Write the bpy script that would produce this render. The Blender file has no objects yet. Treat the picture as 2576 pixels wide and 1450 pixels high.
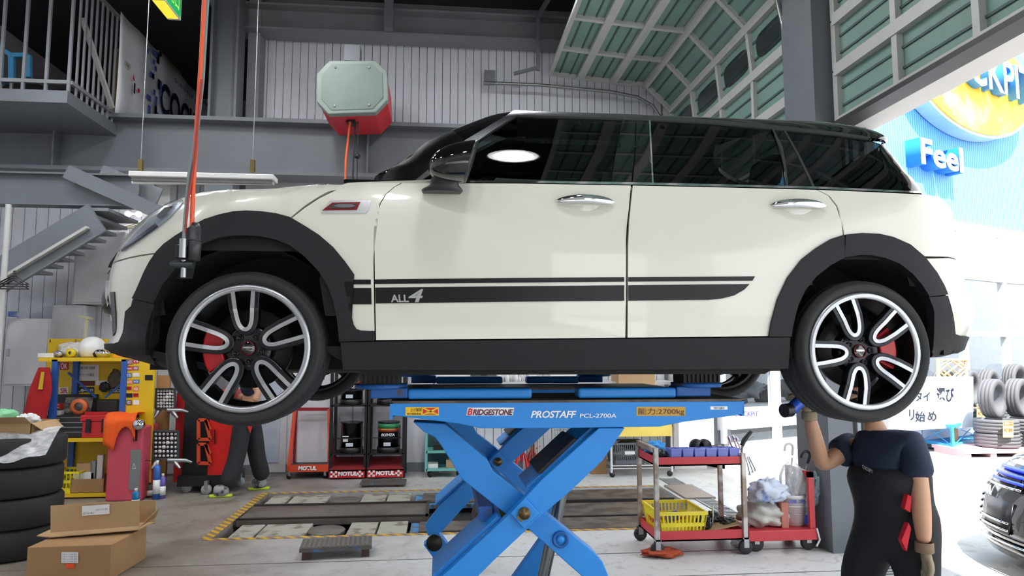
import bpy, bmesh, math, random
from mathutils import Vector, Matrix
random.seed(7)
scene = bpy.context.scene
COL = scene.collection
# ---------------------------------------------------------------- camera, sky, sun, exposure
F = 1750.0
PSI = math.radians(5.7); PIT = math.radians(5.3)
CAM = Vector((0, 0, 1.6))
cam = bpy.data.objects.new('camera', bpy.data.cameras.new('camera'))
COL.objects.link(cam)
cam.location = CAM
cam.rotation_euler = (math.radians(90) + PIT, 0, -PSI)
cam.data.sensor_width = 36
cam.data.lens = F / 2576 * 36
cam.data.clip_start = 0.02
scene.camera = cam
world = bpy.data.worlds.new('sky'); scene.world = world
world.use_nodes = True
bg = world.node_tree.nodes['Background']
bg.inputs[0].default_value = (0.90, 0.95, 1.0, 1)
bg.inputs[1].default_value = 2.4
sun = bpy.data.objects.new('sun', bpy.data.lights.new('sun', 'SUN'))
COL.objects.link(sun)
sun.data.energy = 13.0; sun.data.angle = 0.02
sun.rotation_euler = Vector((0.0, -0.55, 0.83)).to_track_quat('Z', 'Y').to_euler()
scene.view_settings.view_transform = 'Standard'
scene.view_settings.look = 'None'
scene.view_settings.exposure = 0.3
scene.view_settings.gamma = 1
scene.view_settings.use_curve_mapping = False
scene.cycles.use_denoising = True
scene.cycles.max_bounces = 5
scene.cycles.glossy_bounces = 3
scene.cycles.adaptive_threshold = 0.1
scene.cycles.diffuse_bounces = 3
scene.cycles.transparent_max_bounces = 8
scene.cycles.sample_clamp_indirect = 6
scene.cycles.caustics_reflective = False
scene.cycles.caustics_refractive = False

# ---------------------------------------------------------------- helpers
FW = Vector((math.sin(PSI)*math.cos(PIT), math.cos(PSI)*math.cos(PIT), math.sin(PIT)))
RT = Vector((math.cos(PSI), -math.sin(PSI), 0)); UP = RT.cross(FW)
def ray(px, py): return FW + RT*((px-1288)/F) - UP*((py-725)/F)
def at(px, py, Y):            # the place at depth Y that the photograph shows at a pixel
    d = ray(px, py); return CAM + d*(Y/d.y)
def atX(px, py, X):
    d = ray(px, py); return CAM + d*(X/d.x)
def atZ(px, py, z=0.0):
    d = ray(px, py); return CAM + d*((z-CAM.z)/d.z)
def proj(p):
    v = Vector(p)-CAM; w = v.dot(FW)
    return 1288+F*v.dot(RT)/w, 725-F*v.dot(UP)/w
def lin(c):
    c = c/255.0
    return c/12.92 if c <= 0.04045 else ((c+0.055)/1.055)**2.4
def rgb(r, g, b): return (lin(r), lin(g), lin(b), 1)
MATS = {}
def M(name, col=None, rough=.5, metal=0., var=0.06, scale=6., bump=0., bscale=60., coat=0., emit=0., spec=.5, col2=None, thr=None):
    if name in MATS: return MATS[name]
    m = bpy.data.materials.new(name); m.use_nodes = True
    nt = m.node_tree; N = nt.nodes; L = nt.links
    b = N['Principled BSDF']
    c = rgb(*col)
    b.inputs['Roughness'].default_value = rough
    b.inputs['Metallic'].default_value = metal
    b.inputs['Coat Weight'].default_value = coat
    b.inputs['Coat Roughness'].default_value = .03
    b.inputs['Specular IOR Level'].default_value = spec
    tc = N.new('ShaderNodeTexCoord')
    nz = N.new('ShaderNodeTexNoise'); nz.inputs['Scale'].default_value = scale; nz.inputs['Detail'].default_value = 5
    L.new(tc.outputs['Object'], nz.inputs['Vector'])
    rp = N.new('ShaderNodeValToRGB')
    if col2:
        c2 = rgb(*col2); t = thr or .55
        rp.color_ramp.elements[0].position = t-.06; rp.color_ramp.elements[1].position = t+.06
        rp.color_ramp.elements[0].color = c; rp.color_ramp.elements[1].color = c2
    else:
        rp.color_ramp.elements[0].position = .3; rp.color_ramp.elements[1].position = .7
        rp.color_ramp.elements[0].color = (c[0]*(1-var), c[1]*(1-var), c[2]*(1-var), 1)
        rp.color_ramp.elements[1].color = (min(1, c[0]*(1+var)), min(1, c[1]*(1+var)), min(1, c[2]*(1+var)), 1)
    L.new(nz.outputs['Fac'], rp.inputs['Fac'])
    L.new(rp.outputs['Color'], b.inputs['Base Color'])
    if emit:
        L.new(rp.outputs['Color'], b.inputs['Emission Color']); b.inputs['Emission Strength'].default_value = emit
    if bump:
        n2 = N.new('ShaderNodeTexNoise'); n2.inputs['Scale'].default_value = bscale; n2.inputs['Detail'].default_value = 3
        L.new(tc.outputs['Object'], n2.inputs['Vector'])
        bp = N.new('ShaderNodeBump'); bp.inputs['Strength'].default_value = bump; bp.inputs['Distance'].default_value = .01
        L.new(n2.outputs['Fac'], bp.inputs['Height']); L.new(bp.outputs['Normal'], b.inputs['Normal'])
    MATS[name] = m
    return m
def glass_mat(name, tint, ior=1.5, rough=0.0):
    if name in MATS: return MATS[name]
    m = bpy.data.materials.new(name); m.use_nodes = True
    nt = m.node_tree; N = nt.nodes; L = nt.links
    N.remove(N['Principled BSDF']); out = N['Material Output']
    tr = N.new('ShaderNodeBsdfTransparent'); tr.inputs[0].default_value = (*tint, 1)
    gl = N.new('ShaderNodeBsdfGlossy'); gl.inputs['Roughness'].default_value = rough
    fr = N.new('ShaderNodeFresnel'); fr.inputs[0].default_value = ior
    mx = N.new('ShaderNodeMixShader')
    ge = N.new('ShaderNodeNewGeometry'); iv = N.new('ShaderNodeMath'); iv.operation = 'SUBTRACT'; iv.inputs[0].default_value = 1
    mu = N.new('ShaderNodeMath'); mu.operation = 'MULTIPLY'      # thin pane: only its front face mirrors
    L.new(ge.outputs['Backfacing'], iv.inputs[1]); L.new(fr.outputs[0], mu.inputs[0]); L.new(iv.outputs[0], mu.inputs[1])
    L.new(mu.outputs[0], mx.inputs[0]); L.new(tr.outputs[0], mx.inputs[1]); L.new(gl.outputs[0], mx.inputs[2])
    L.new(mx.outputs[0], out.inputs['Surface'])
    MATS[name] = m
    return m

def tag(o, label=None, cat=None, group=None, kind=None):
    if label: o['label'] = label
    if cat: o['category'] = cat
    if group: o['group'] = group
    if kind: o['kind'] = kind
    return o
def thing(name, label, cat, loc=(0, 0, 0), rz=0, group=None, kind=None, parent=None):
    o = bpy.data.objects.new(name, None); COL.objects.link(o)
    o.empty_display_size = .1
    o.location = loc; o.rotation_euler = (0, 0, rz)
    if parent: o.parent = parent
    return tag(o, label, cat, group, kind)
def wmat(o):
    m = Matrix.LocRotScale(o.location, o.rotation_euler, o.scale)
    return wmat(o.parent) @ o.matrix_parent_inverse @ m if o.parent else m
def mobj(name, me, mat, parent=None, W=False, loc=None):
    o = bpy.data.objects.new(name, me); COL.objects.link(o)
    if mat is not None and not me.materials: me.materials.append(mat)
    if loc is not None: o.location = loc
    if parent is not None:
        o.parent = parent
        if W:
            o.matrix_parent_inverse = wmat(parent).inverted()
    return o
def dup(root, loc=None, rz=None, label=None, parent=None):
    r = root.copy(); COL.objects.link(r)
    if loc is not None: r.location = loc
    if rz is not None: r.rotation_euler = (0, 0, rz)
    if label: r['label'] = label
    if parent is not None: r.parent = parent
    for ch in [o for o in root.children]:
        c = ch.copy(); COL.objects.link(c); c.parent = r; c.matrix_parent_inverse = ch.matrix_parent_inverse.copy()
        for g in [o for o in ch.children]:
            d = g.copy(); COL.objects.link(d); d.parent = c; d.matrix_parent_inverse = g.matrix_parent_inverse.copy()
    return r

class MB:
    def __init__(s): s.v = []; s.f = []; s.sm = []
    def add(s, vs, fs, smooth=False):
        b = len(s.v); s.v += [tuple(v) for v in vs]
        for f in fs: s.f.append([i+b for i in f]); s.sm.append(smooth)
        return s
    def box(s, lo, hi):
        x0, y0, z0 = lo; x1, y1, z1 = hi
        if x0 > x1: x0, x1 = x1, x0
        if y0 > y1: y0, y1 = y1, y0
        if z0 > z1: z0, z1 = z1, z0
        return s.add([(x0,y0,z0),(x1,y0,z0),(x1,y1,z0),(x0,y1,z0),(x0,y0,z1),(x1,y0,z1),(x1,y1,z1),(x0,y1,z1)],
                     [(0,3,2,1),(4,5,6,7),(0,1,5,4),(1,2,6,5),(2,3,7,6),(3,0,4,7)])
    def prism(s, pts, vec):
        pts = [Vector(p) for p in pts]; vec = Vector(vec); n = len(pts)
        nrm = Vector((0, 0, 0))
        for i in range(n): nrm += pts[i].cross(pts[(i+1) % n])
        if nrm.dot(vec) > 0: pts.reverse()
        vs = pts+[p+vec for p in pts]
        fs = [list(range(n)), [2*n-1-i for i in range(n)]]+[(i, i+n, (i+1) % n+n, (i+1) % n) for i in range(n)]
        return s.add(vs, fs)
    def bar(s, a, b, w, h=None, up=(0, 0, 1)):
        a = Vector(a); b = Vector(b); h = h or w
        d = (b-a).normalized(); upv = Vector(up)
        if abs(d.dot(upv)) > .98: upv = Vector((0, 1, 0))
        x = d.cross(upv).normalized()*(w/2); y = x.cross(d).normalized()*(h/2)
        return s.prism([a+x+y, a-x+y, a-x-y, a+x-y], b-a)
    def tube(s, path, r, n=8, cap=True, closed=False):
        path = [Vector(p) for p in path]; m = len(path)
        rr = r if isinstance(r, (list, tuple)) else [r]*m
        vs = []; fs = []; prev = None
        for i, p in enumerate(path):
            if closed: t = path[(i+1) % m]-path[i-1]
            else: t = path[min(i+1, m-1)]-path[max(i-1, 0)]
            t.normalize()
            if prev is None:
                a = Vector((0, 0, 1)) if abs(t.z) < .9 else Vector((1, 0, 0))
                x = t.cross(a).normalized()
            else: x = (prev-t*prev.dot(t)).normalized()
            prev = x; y = t.cross(x)
            for k in range(n):
                an = 2*math.pi*k/n
                vs.append(p+(x*math.cos(an)+y*math.sin(an))*rr[i])
        for i in range(m if closed else m-1):
            j = (i+1) % m
            for k in range(n): fs.append((i*n+k, i*n+(k+1) % n, j*n+(k+1) % n, j*n+k))
        s.add(vs, fs, True)
        if cap and not closed:
            s.add(vs[:n], [list(range(n))[::-1]]); s.add(vs[-n:], [list(range(n))])
        return s
    def cyl(s, a, b, r, n=16, r2=None):
        return s.tube([a, b], [r, r if r2 is None else r2], n)
    def lathe(s, prof, n=24, c=(0, 0, 0), axis='z', smooth=True, arc=None):
        vs = []; m = len(prof); cx, cy, cz = c; full = arc is None
        k0 = 0 if full else arc[0]; tot = 2*math.pi if full else arc[1]-arc[0]
        nn = n if full else n+1
        for k in range(nn):
            an = k0+tot*k/n; ca, sa = math.cos(an), math.sin(an)
            for r, h in prof:
                if axis == 'z': vs.append((cx+r*ca, cy+r*sa, cz+h))
                elif axis == 'y': vs.append((cx+r*ca, cy+h, cz+r*sa))
                else: vs.append((cx+h, cy+r*ca, cz+r*sa))
        fs = []
        for k in range(n):
            k2 = (k+1) % nn
            for j in range(m-1):
                q = (k*m+j, k2*m+j, k2*m+j+1, k*m+j+1)
                fs.append(q[::-1] if axis == 'y' else q)
        return s.add(vs, fs, smooth)
    def grid(s, fn, nu, nv, smooth=True, closeu=False):
        vs = [fn(i, j) for i in range(nu) for j in range(nv)]; fs = []
        for i in range(nu if closeu else nu-1):
            i2 = (i+1) % nu
            for j in range(nv-1): fs.append((i*nv+j, i2*nv+j, i2*nv+j+1, i*nv+j+1))
        return s.add(vs, fs, smooth)
    def mesh(s, name='mesh'):
        me = bpy.data.meshes.new(name); me.from_pydata(s.v, [], s.f)
        me.polygons.foreach_set('use_smooth', s.sm); me.update()
        return me
    def build(s, name, mat, parent=None, W=False, bevel=0, seg=2, loc=None, weld=False):
        me = s.mesh(name)
        if weld:
            bm = bmesh.new(); bm.from_mesh(me); bmesh.ops.remove_doubles(bm, verts=bm.verts, dist=1e-5)
            bmesh.ops.recalc_face_normals(bm, faces=bm.faces); bm.to_mesh(me); bm.free()
        o = mobj(name, me, mat, parent, W, loc)
        if bevel:
            b = o.modifiers.new('bevel', 'BEVEL'); b.width = bevel; b.segments = seg; b.limit_method = 'ANGLE'; b.angle_limit = .6
            b.harden_normals = False
        return o
def box(name, lo, hi, mat, parent=None, W=False, bevel=0, seg=2): return MB().box(lo, hi).build(name, mat, parent, W, bevel, seg)
def struct(o): o['kind'] = 'structure'; return o

TEXTC = {}
def text_mesh(txt, shear=0., bold=0., extrude=0.0, spacing=1.0):
    key = (txt, shear, bold, extrude, spacing)
    if key in TEXTC: return TEXTC[key]
    cu = bpy.data.curves.new('lettering', 'FONT'); cu.body = txt; cu.size = 1; cu.shear = shear; cu.offset = bold
    cu.extrude = extrude; cu.resolution_u = 3; cu.space_character = spacing
    ob = bpy.data.objects.new('lettering', cu); COL.objects.link(ob)
    dg = bpy.context.evaluated_depsgraph_get()
    me = bpy.data.meshes.new_from_object(ob.evaluated_get(dg))
    bpy.data.objects.remove(ob); bpy.data.curves.remove(cu)
    vs = [v.co for v in me.vertices]
    x0 = min(v.x for v in vs); x1 = max(v.x for v in vs); y0 = min(v.y for v in vs); y1 = max(v.y for v in vs)
    TEXTC[key] = (me, x0, y0, x1-x0, y1-y0)
    return TEXTC[key]
def text(name, txt, origin, xdir, ydir, mat, parent=None, W=True, shear=0., bold=0., depth=0.0, off=.002, spacing=1.0):
    """lettering filling the parallelogram origin, xdir, ydir (vectors of full width and height); depth along the normal"""
    me0, x0, y0, w, h = text_mesh(txt, shear, bold, 0.5 if depth else 0., spacing)
    me = me0.copy(); me.materials.clear()
    X = Vector(xdir); Yv = Vector(ydir); n = X.cross(Yv).normalized(); o = Vector(origin)+n*off
    for v in me.vertices:
        c = v.co
        v.co = o+X*((c.x-x0)/w)+Yv*((c.y-y0)/h)+n*((c.z+.5)*depth if depth else 0)
    me.name = name
    return mobj(name, me, mat, parent, W)
def quad_plate(name, a, b, c, d, mat, parent=None, W=True, t=.003):
    """thin plate with corners a b c d (counter-clockwise seen from the front), its back at that plane"""
    a, b, c, d = map(Vector, (a, b, c, d)); n = (b-a).cross(d-a).normalized()
    return MB().prism([a, b, c, d], n*t).build(name, mat, parent, W)
# ---------------------------------------------------------------- materials of the building
def floor_mat(name, base, dirt, dark, bright=None, rough=.45):
    m = bpy.data.materials.new(name); m.use_nodes = True
    nt = m.node_tree; N = nt.nodes; L = nt.links; b = N['Principled BSDF']
    tc = N.new('ShaderNodeTexCoord')
    def noise(sc, det, dist=0.):
        n = N.new('ShaderNodeTexNoise'); n.inputs['Scale'].default_value = sc; n.inputs['Detail'].default_value = det
        n.inputs['Distortion'].default_value = dist
        L.new(tc.outputs['Object'], n.inputs['Vector']); return n.outputs['Fac']
    def ramp(f, p0, p1, c0, c1):
        r = N.new('ShaderNodeValToRGB'); r.color_ramp.elements[0].position = p0; r.color_ramp.elements[1].position = p1
        r.color_ramp.elements[0].color = c0; r.color_ramp.elements[1].color = c1; L.new(f, r.inputs['Fac']); return r.outputs['Color']
    def mix(f, a, c):
        x = N.new('ShaderNodeMix'); x.data_type = 'RGBA'; L.new(f, x.inputs[0])
        for v, s in ((a, x.inputs[6]), (c, x.inputs[7])):
            if isinstance(v, tuple): s.default_value = v
            else: L.new(v, s)
        return x.outputs[2]
    k0 = (0, 0, 0, 1); k1 = (1, 1, 1, 1)
    c = mix(ramp(noise(1.1, 6, .6), .42, .62, k0, k1), rgb(*base), rgb(*dirt))
    c = mix(ramp(noise(5.5, 8, 1.2), .56, .74, k0, (.75, .75, .75, 1)), c, rgb(*dark))
    c = mix(ramp(noise(38, 4), .6, .8, k0, (.35, .35, .35, 1)), c, rgb(*dark))
    if bright:    # paint that is worn off towards one side of the hall
        sx = N.new('ShaderNodeSeparateXYZ'); L.new(tc.outputs['Object'], sx.inputs[0])
        mr = N.new('ShaderNodeMapRange'); mr.inputs[1].default_value = -2.2; mr.inputs[2].default_value = .6
        ad = N.new('ShaderNodeMath'); ad.operation = 'MULTIPLY_ADD'; L.new(noise(1.7, 6, .8), ad.inputs[0]); ad.inputs[1].default_value = 3.0; L.new(sx.outputs[0], ad.inputs[2])
        sb = N.new('ShaderNodeMath'); sb.operation = 'SUBTRACT'; L.new(ad.outputs[0], sb.inputs[0]); sb.inputs[1].default_value = 1.5
        L.new(sb.outputs[0], mr.inputs[0])
        c2 = mix(ramp(noise(9, 8, 1.), .55, .75, k0, (.5, .5, .5, 1)), rgb(*bright), rgb(*dirt))
        c = mix(mr.outputs[0], c, c2)
    L.new(c, b.inputs['Base Color'])
    rr = N.new('ShaderNodeMapRange'); L.new(noise(3, 5), rr.inputs[0]); rr.inputs[3].default_value = rough-.12; rr.inputs[4].default_value = rough+.2
    L.new(rr.outputs[0], b.inputs['Roughness'])
    bp = N.new('ShaderNodeBump'); bp.inputs['Strength'].default_value = .15; bp.inputs['Distance'].default_value = .004
    L.new(noise(60, 4), bp.inputs['Height']); L.new(bp.outputs[0], b.inputs['Normal'])
    MATS[name] = m; return m
MFLOOR = floor_mat('workshop concrete', (146, 140, 130), (118, 108, 98), (90, 82, 74), bright=(206, 207, 206), rough=.38)
MAPRON = floor_mat('apron concrete', (205, 202, 196), (188, 184, 178), (150, 146, 140), rough=.6)
MASPH = floor_mat('asphalt', (128, 126, 124), (112, 110, 110), (90, 88, 88), rough=.8)
MSID = M('painted siding', (222, 226, 232), .5, var=.05, scale=3)
MWHITE = M('white wall paint', (226, 226, 232), .6, var=.04, scale=2)
MEXT = M('white exterior paint', (225, 222, 218), .7, var=.03, scale=2)
MSTEEL = M('grey painted steel', (108, 113, 119), .45, var=.06, scale=3)
MSTEEL2 = M('dark grey painted steel', (128, 131, 136), .5, var=.08, scale=3)
MCEIL = M('dark ceiling', (58, 59, 62), .8, var=.15, scale=2)
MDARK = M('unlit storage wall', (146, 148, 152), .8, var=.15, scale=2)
MGROOVE = M('siding groove', (130, 133, 138), .7)
MGREEN = M('green door sheet', (120, 152, 142), .55, var=.1, scale=2)
MRAIL = M('door rail', (185, 186, 182), .4, var=.05)
MRIB = M('door sheet rib', (70, 92, 88), .6)
MBLACKPIT = M('pit steel dark', (34, 32, 32), .6, var=.2)

# ---------------------------------------------------------------- floor with its recesses
WALLY = 9.7; RX = 3.2
PITX0, PITX1, PITY0, PITY1 = -1.96, 2.62, 6.40, 8.32
LX0, LX1, LY0, LY1 = -.75, 1.95, 2.85, 4.78
def holed(name, x0, x1, y0, y1, holes, mat, z=0.):
    xs = sorted({x0, x1, *[h[0] for h in holes], *[h[1] for h in holes]}); ys = sorted({y0, y1, *[h[2] for h in holes], *[h[3] for h in holes]})
    mb = MB()
    for i in range(len(xs)-1):
        for j in range(len(ys)-1):
            cx = (xs[i]+xs[i+1])/2; cy = (ys[j]+ys[j+1])/2
            if any(h[0] < cx < h[1] and h[2] < cy < h[3] for h in holes): continue
            mb.add([(xs[i], ys[j], z), (xs[i+1], ys[j], z), (xs[i+1], ys[j+1], z), (xs[i], ys[j+1], z)], [(0, 1, 2, 3)])
    for h in holes:   # side walls and bottom of each recess
        a, b, c, d, dep = h
        mb.add([(a,c,z),(b,c,z),(b,d,z),(a,d,z),(a,c,z-dep),(b,c,z-dep),(b,d,z-dep),(a,d,z-dep)], [(0,4,5,1),(1,5,6,2),(2,6,7,3),(3,7,4,0),(4,7,6,5)])
    return mb.build(name, mat, weld=False)
floor = tag(struct(holed('floor', -6.8, 3.25, -4.6, WALLY+.2, [(PITX0, PITX1, PITY0, PITY1, .14), (LX0, LX1, LY0, LY1, .75)], MFLOOR)), 'grey worn concrete workshop floor')
# expansion joints
for i, y in enumerate((5.02, 5.62)):
    MB().box((-6.7, y-.006, -.01), (3.2, y+.006, .0012)).build('floor_joint', M('joint filler', (92, 88, 82), .8), floor)
struct(holed('apron', 3.25, 5.37, -14, 40, [], MAPRON))
struct(holed('asphalt_yard', 5.37, 60, -30, 60, [], MASPH))
struct(holed('front_yard', -30, 3.25, -30, -4.6, [], MASPH))
nb = struct(box('unseen_wall_behind', (-26, -15, 0), (3, -13, 6.5), M('unseen wall render', (120, 118, 112), .9)))  # unseen wall added to darken low reflections in the car's side
struct(holed('far_yard', -30, 3.25, WALLY+4.2, 60, [], MASPH))

# ---------------------------------------------------------------- back wall with siding
wall_back = struct(box('wall_back', (-2.7, WALLY, 0), (RX+.1, WALLY+.2, 6.6), MGROOVE))
wl = struct(box('wall_back_storage', (-6.8, WALLY, 0), (-2.7, WALLY+.2, 4.5), MGROOVE))
def siding(parent, x0, x1, z0, z1, pitch, y=WALLY):
    me = MB().box((0, -.018, 0), (pitch-.009, 0, z1-z0)).mesh('siding_panel'); me.materials.append(MSID)
    n = int((x1-x0)/pitch)
    for i in range(n):
        mobj('siding_panel', me, None, parent, loc=(x0+i*pitch, y, z0))
siding(wall_back, -2.68, RX, 4.55, 6.1, .1105)
siding(wall_back, -.1, RX, 0.02, 3.95, .116)
siding(wl, -6.7, -2.75, .02, 3.95, .148)
box('wall_board', (-2.7, WALLY-.03, 0), (-.12, WALLY, 3.95), MWHITE, wall_back)
for x in (-2.3, -1.2): box('board_joint', (x, WALLY-.034, 0), (x+.012, WALLY-.03, 2.6), MGROOVE, wall_back)
struct(box('baseboard_back', (-2.7, WALLY-.05, 0), (RX, WALLY-.03, .12), MSTEEL2))
struct(box('wall_left', (-7.0, -4.6, 0), (-6.8, 14, 6.6), MWHITE))
wf = MB().box((-6.8, -4.8, 3.8), (RX+.5, -4.6, 6.6)).box((-6.8, -4.8, 0), (-5.2, -4.6, 3.8))
struct(wf.build('wall_front', MWHITE))
struct(box('ceiling', (-7, -4.8, 6.6), (RX+.6, 14, 6.8), MCEIL))
# right wall: pillar between the two bays, corner pillars, header over each bay
XO = 3.66
struct(MB().box((3.15, 5.48, 0), (XO, 5.98, 6.6)).build('wall_right', MEXT))
pil = tag(struct(MB().box((3.12, 5.44, 0), (3.33, 5.50, 6.6)).box((3.12, 5.5, 0), (3.15, 5.95, 6.6)).build('wall_right_pillar', MSTEEL)), None)
for (x, w) in ((3.36, .03), (3.43, .05), (3.53, .03)):
    box('guide_rail', (x, 5.42, 0), (x+w, 5.478, 3.5), M('guide rail steel', (140, 146, 148), .35, .6), pil)
struct(MB().box((3.2, 9.5, 0), (XO, WALLY+.2, 6.6)).build('wall_right_corner', MEXT))
struct(MB().box((3.2, -4.8, 0), (XO, -3.2, 6.6)).build('wall_right_front', MEXT))
hd = MB().box((3.34, -3.2, 3.5), (XO, 5.48, 6.6)).box((3.34, 5.98, 3.5), (XO, 9.5, 6.6))
struct(hd.build('trim_1', MEXT))
# ---------------------------------------------------------------- steel frame
def ibeam_x(name, x0, x1, y0, y1, z0, z1, mat, tf=.025, tw=.02, parent=None):
    ym = (y0+y1)/2
    mb = MB().box((x0, y0, z0), (x1, y1, z0+tf)).box((x0, y0, z1-tf), (x1, y1, z1)).box((x0, ym-tw/2, z0+tf), (x1, ym+tw/2, z1-tf))
    return struct(mb.build(name, mat, parent))
big = ibeam_x('steel_beam', -6.8, RX, 8.95, 9.35, 3.86, 4.6, MSTEEL, .05)
for x in (-4.85, -1.0, 1.6):
    box('stiffener', (x, 8.97, 3.9), (x+.02, 9.33, 4.56), MSTEEL, big)
top = ibeam_x('steel_beam', -3.0, RX, 9.25, 9.6, 5.93, 6.3, MSTEEL2, .03)
box('hanger_bracket', (-.82, 9.1, 5.95), (-.7, 9.25, 6.55), MSTEEL, top)
col = MB().box((-3.02, 9.0, 4.6), (-2.99, 9.3, 6.6)).box((-2.70, 9.0, 4.6), (-2.67, 9.3, 6.6)).box((-3.0, 9.13, 4.6), (-2.68, 9.17, 6.6)).box((-3.02, 9.0, 0), (-2.67, 9.3, 3.86))
struct(col.build('steel_column', MSTEEL))
haunch = MB().prism([(-3.02, 9.05, 6.1), (-3.02, 9.05, 6.6), (-3.5, 9.05, 6.6)], (0, .2, 0)).build('haunch', MSTEEL, None)
struct(haunch)
# ceiling purlins and hangers
for i, (y, z) in enumerate(((7.6, 6.35), (5.6, 6.35), (3.6, 6.35), (1.6, 6.35), (-.4, 6.35), (-2.4, 6.35))):
    struct(MB().box((-6.8, y, z), (RX+.1, y+.12, z+.25)).build('roof_purlin', MSTEEL2))
hang = MB().bar((1.28, 9.2, 6.3), (1.28, 9.2, 5.48), .05).bar((1.28, 9.2, 6.25), (1.55, 8.3, 6.5), .05).bar((1.28, 9.2, 5.52), (.95, 9.28, 5.45), .04)
# ---------------------------------------------------------------- sectional doors
def section_door(name, label, path, y0, y1, nst, windows=()):
    d = thing(name, label, None, kind='structure')
    for k in range(len(path)-1):
        (xa, za), (xb, zb) = path[k], path[k+1]
        a = Vector((xa, 0, za)); b = Vector((xb, 0, zb)); L = (b-a); u = L.normalized(); n = Vector((u.z, 0, -u.x))  # n points outwards
        def P(t, y, o): q = a+L*t+n*o; return Vector((q.x, y, q.z))
        step = (y1-y0)/nst
        for j in range(nst):
            ya, yb = y0+j*step, y0+(j+1)*step
            MB().prism([P(0, ya, .03), P(0, yb, .03), P(1, yb, .03), P(1, ya, .03)], n*.012).build('door_panel', MGREEN, d)
            if (k, j) in windows:
                pts = []
                for q in range(20):
                    an = 2*math.pi*q/20; cx = abs(math.cos(an))**.5*math.copysign(1, math.cos(an)); sy = abs(math.sin(an))**.5*math.copysign(1, math.sin(an))
                    pts.append(P(.5+.24*sy, (ya+yb)/2+(yb-ya)*.38*cx, .026))
                MB().prism(pts, n*-.008).build('door_window', M('dark door window', (40, 48, 50), .15), d)
        for t in (.33, .66):
            MB().prism([P(t-.02, y0, .018), P(t-.02, y1, .018), P(t+.02, y1, .018), P(t+.02, y0, .018)], n*.012).build('door_rib', MRIB, d)
        for t, w in ((0.0, .05), (1.0, .05)):
            ln = L.length
            MB().prism([P(t-w/ln*(.0 if t == 0 else 1), y0, -.03), P(t-w/ln*(.0 if t == 0 else 1), y1, -.03), P(t+w/ln*(1 if t == 0 else 0), y1, -.03), P(t+w/ln*(1 if t == 0 else 0), y0, -.03)], n*.06).build('door_rail', MRAIL, d)
        for j in range(nst+1):
            y = y0+j*step
            MB().prism([P(.02, y-.03, -.02), P(.02, y+.03, -.02), P(.98, y+.03, -.02), P(.98, y-.03, -.02)], n*.05).build('door_stile', MRAIL, d)
    return d
p1 = [(3.25, 3.5), (3.25, 3.98), (3.25, 4.5), (3.2, 5.03), (2.85, 5.39), (2.37, 5.42), (1.9, 5.46), (1.45, 5.5)]
d1 = section_door('door_1', 'green panelled sectional overhead door of the far bay, raised', p1, 6.0, 9.35, 4, windows=[(2, 0), (2, 1), (2, 2), (2, 3)])
def track(path, y, par):
    MB().tube([(x-.06, y, z-.06) for x, z in path], .022, 6).build('track', M('galvanised track', (150, 150, 148), .35, .7), par)
trk = [(.6, 5.42), (1.4, 5.42), (2.4, 5.36), (2.8, 5.3), (3.02, 5.18), (3.14, 5.0), (3.2, 4.7), (3.22, 3.5)]
track(trk, 9.42, d1); track(trk, 5.96, d1)
hang.box((.55, 9.35, 5.36), (.7, 9.5, 5.52)).build('track_hanger', MSTEEL, d1)
p2 = [(3.28, 3.5), (3.28, 3.96), (3.28, 4.4), (3.28, 4.86), (3.2, 5.25), (2.87, 5.5), (2.4, 5.53), (1.93, 5.56), (1.46, 5.59), (1.0, 5.62)]
d2 = section_door('door_2', 'dark green panelled sectional overhead door of the near bay, half raised', p2, -3.1, 5.36, 11)
MB().box((3.2, -3.1, 3.46), (3.36, 5.4, 3.5)).build('bottom_seal', M('rubber seal', (40, 40, 42), .5), d2)
# high-bay lamps under the roof (some mirror as bright ovals in the car's side, others are added to brighten)
LAMPM = M('lamp diffuser', (250, 252, 255), .5, emit=92, var=.0)
lamp_body = M('lamp housing', (170, 170, 170), .35, .6)
def lamp(x, y, z, label):
    t = thing('high_bay_lamp', label, 'lamp', (x, y, z), group='high-bay lamps under the roof')
    MB().lathe([(.0, .30), (.07, .3), (.09, .16), (.24, .02), (.25, 0), (.235, .0), (.22, .02), (.09, .14)], 24).build('reflector', lamp_body, t)
    MB().lathe([(.19*math.cos(math.pi/2*k/3), -.19*math.sin(math.pi/2*k/3)*.22) for k in range(4)]+[(.0, .01), (.19, .01), (.19, 0)], 12).build('diffuser', LAMPM, t)
    MB().cyl((0, 0, .3), (0, 0, 6.6-z), .012, 8).build('hanger_rod', lamp_body, t)
for x, y, w_ in ((-2.4, -1.3, 'behind the camera, over its left shoulder'), (-.6, -1.3, 'straight behind the camera'), (-4.4, .3, 'far to the left of the camera, added to brighten that side'), (.62, 1.5, 'mirrored in the front door window'), (-4.4, 3.2, 'over the left side of the hall, added to brighten it'),  # the two left-hand lamps are unseen, added to light that side
                 (-2.6, 5.4, 'above the floor plates, left'), (.6, 5.4, 'above the far side of the car'), (-5.2, 5.6, 'in front of the staircase'), (-3.7, 6.3, 'in front of the workbench, added to brighten it'), (-1.6, 7.0, 'in front of the hose reel box, added to brighten the rear'), (.8, 7.0, 'in front of the back wall, right, added to brighten it')):  # workbench, reel box and back wall lamps are added for light
    lamp(x, y, 5.25 if y < 6 else 5.65, 'round high-bay lamp under the roof '+w_)
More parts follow.
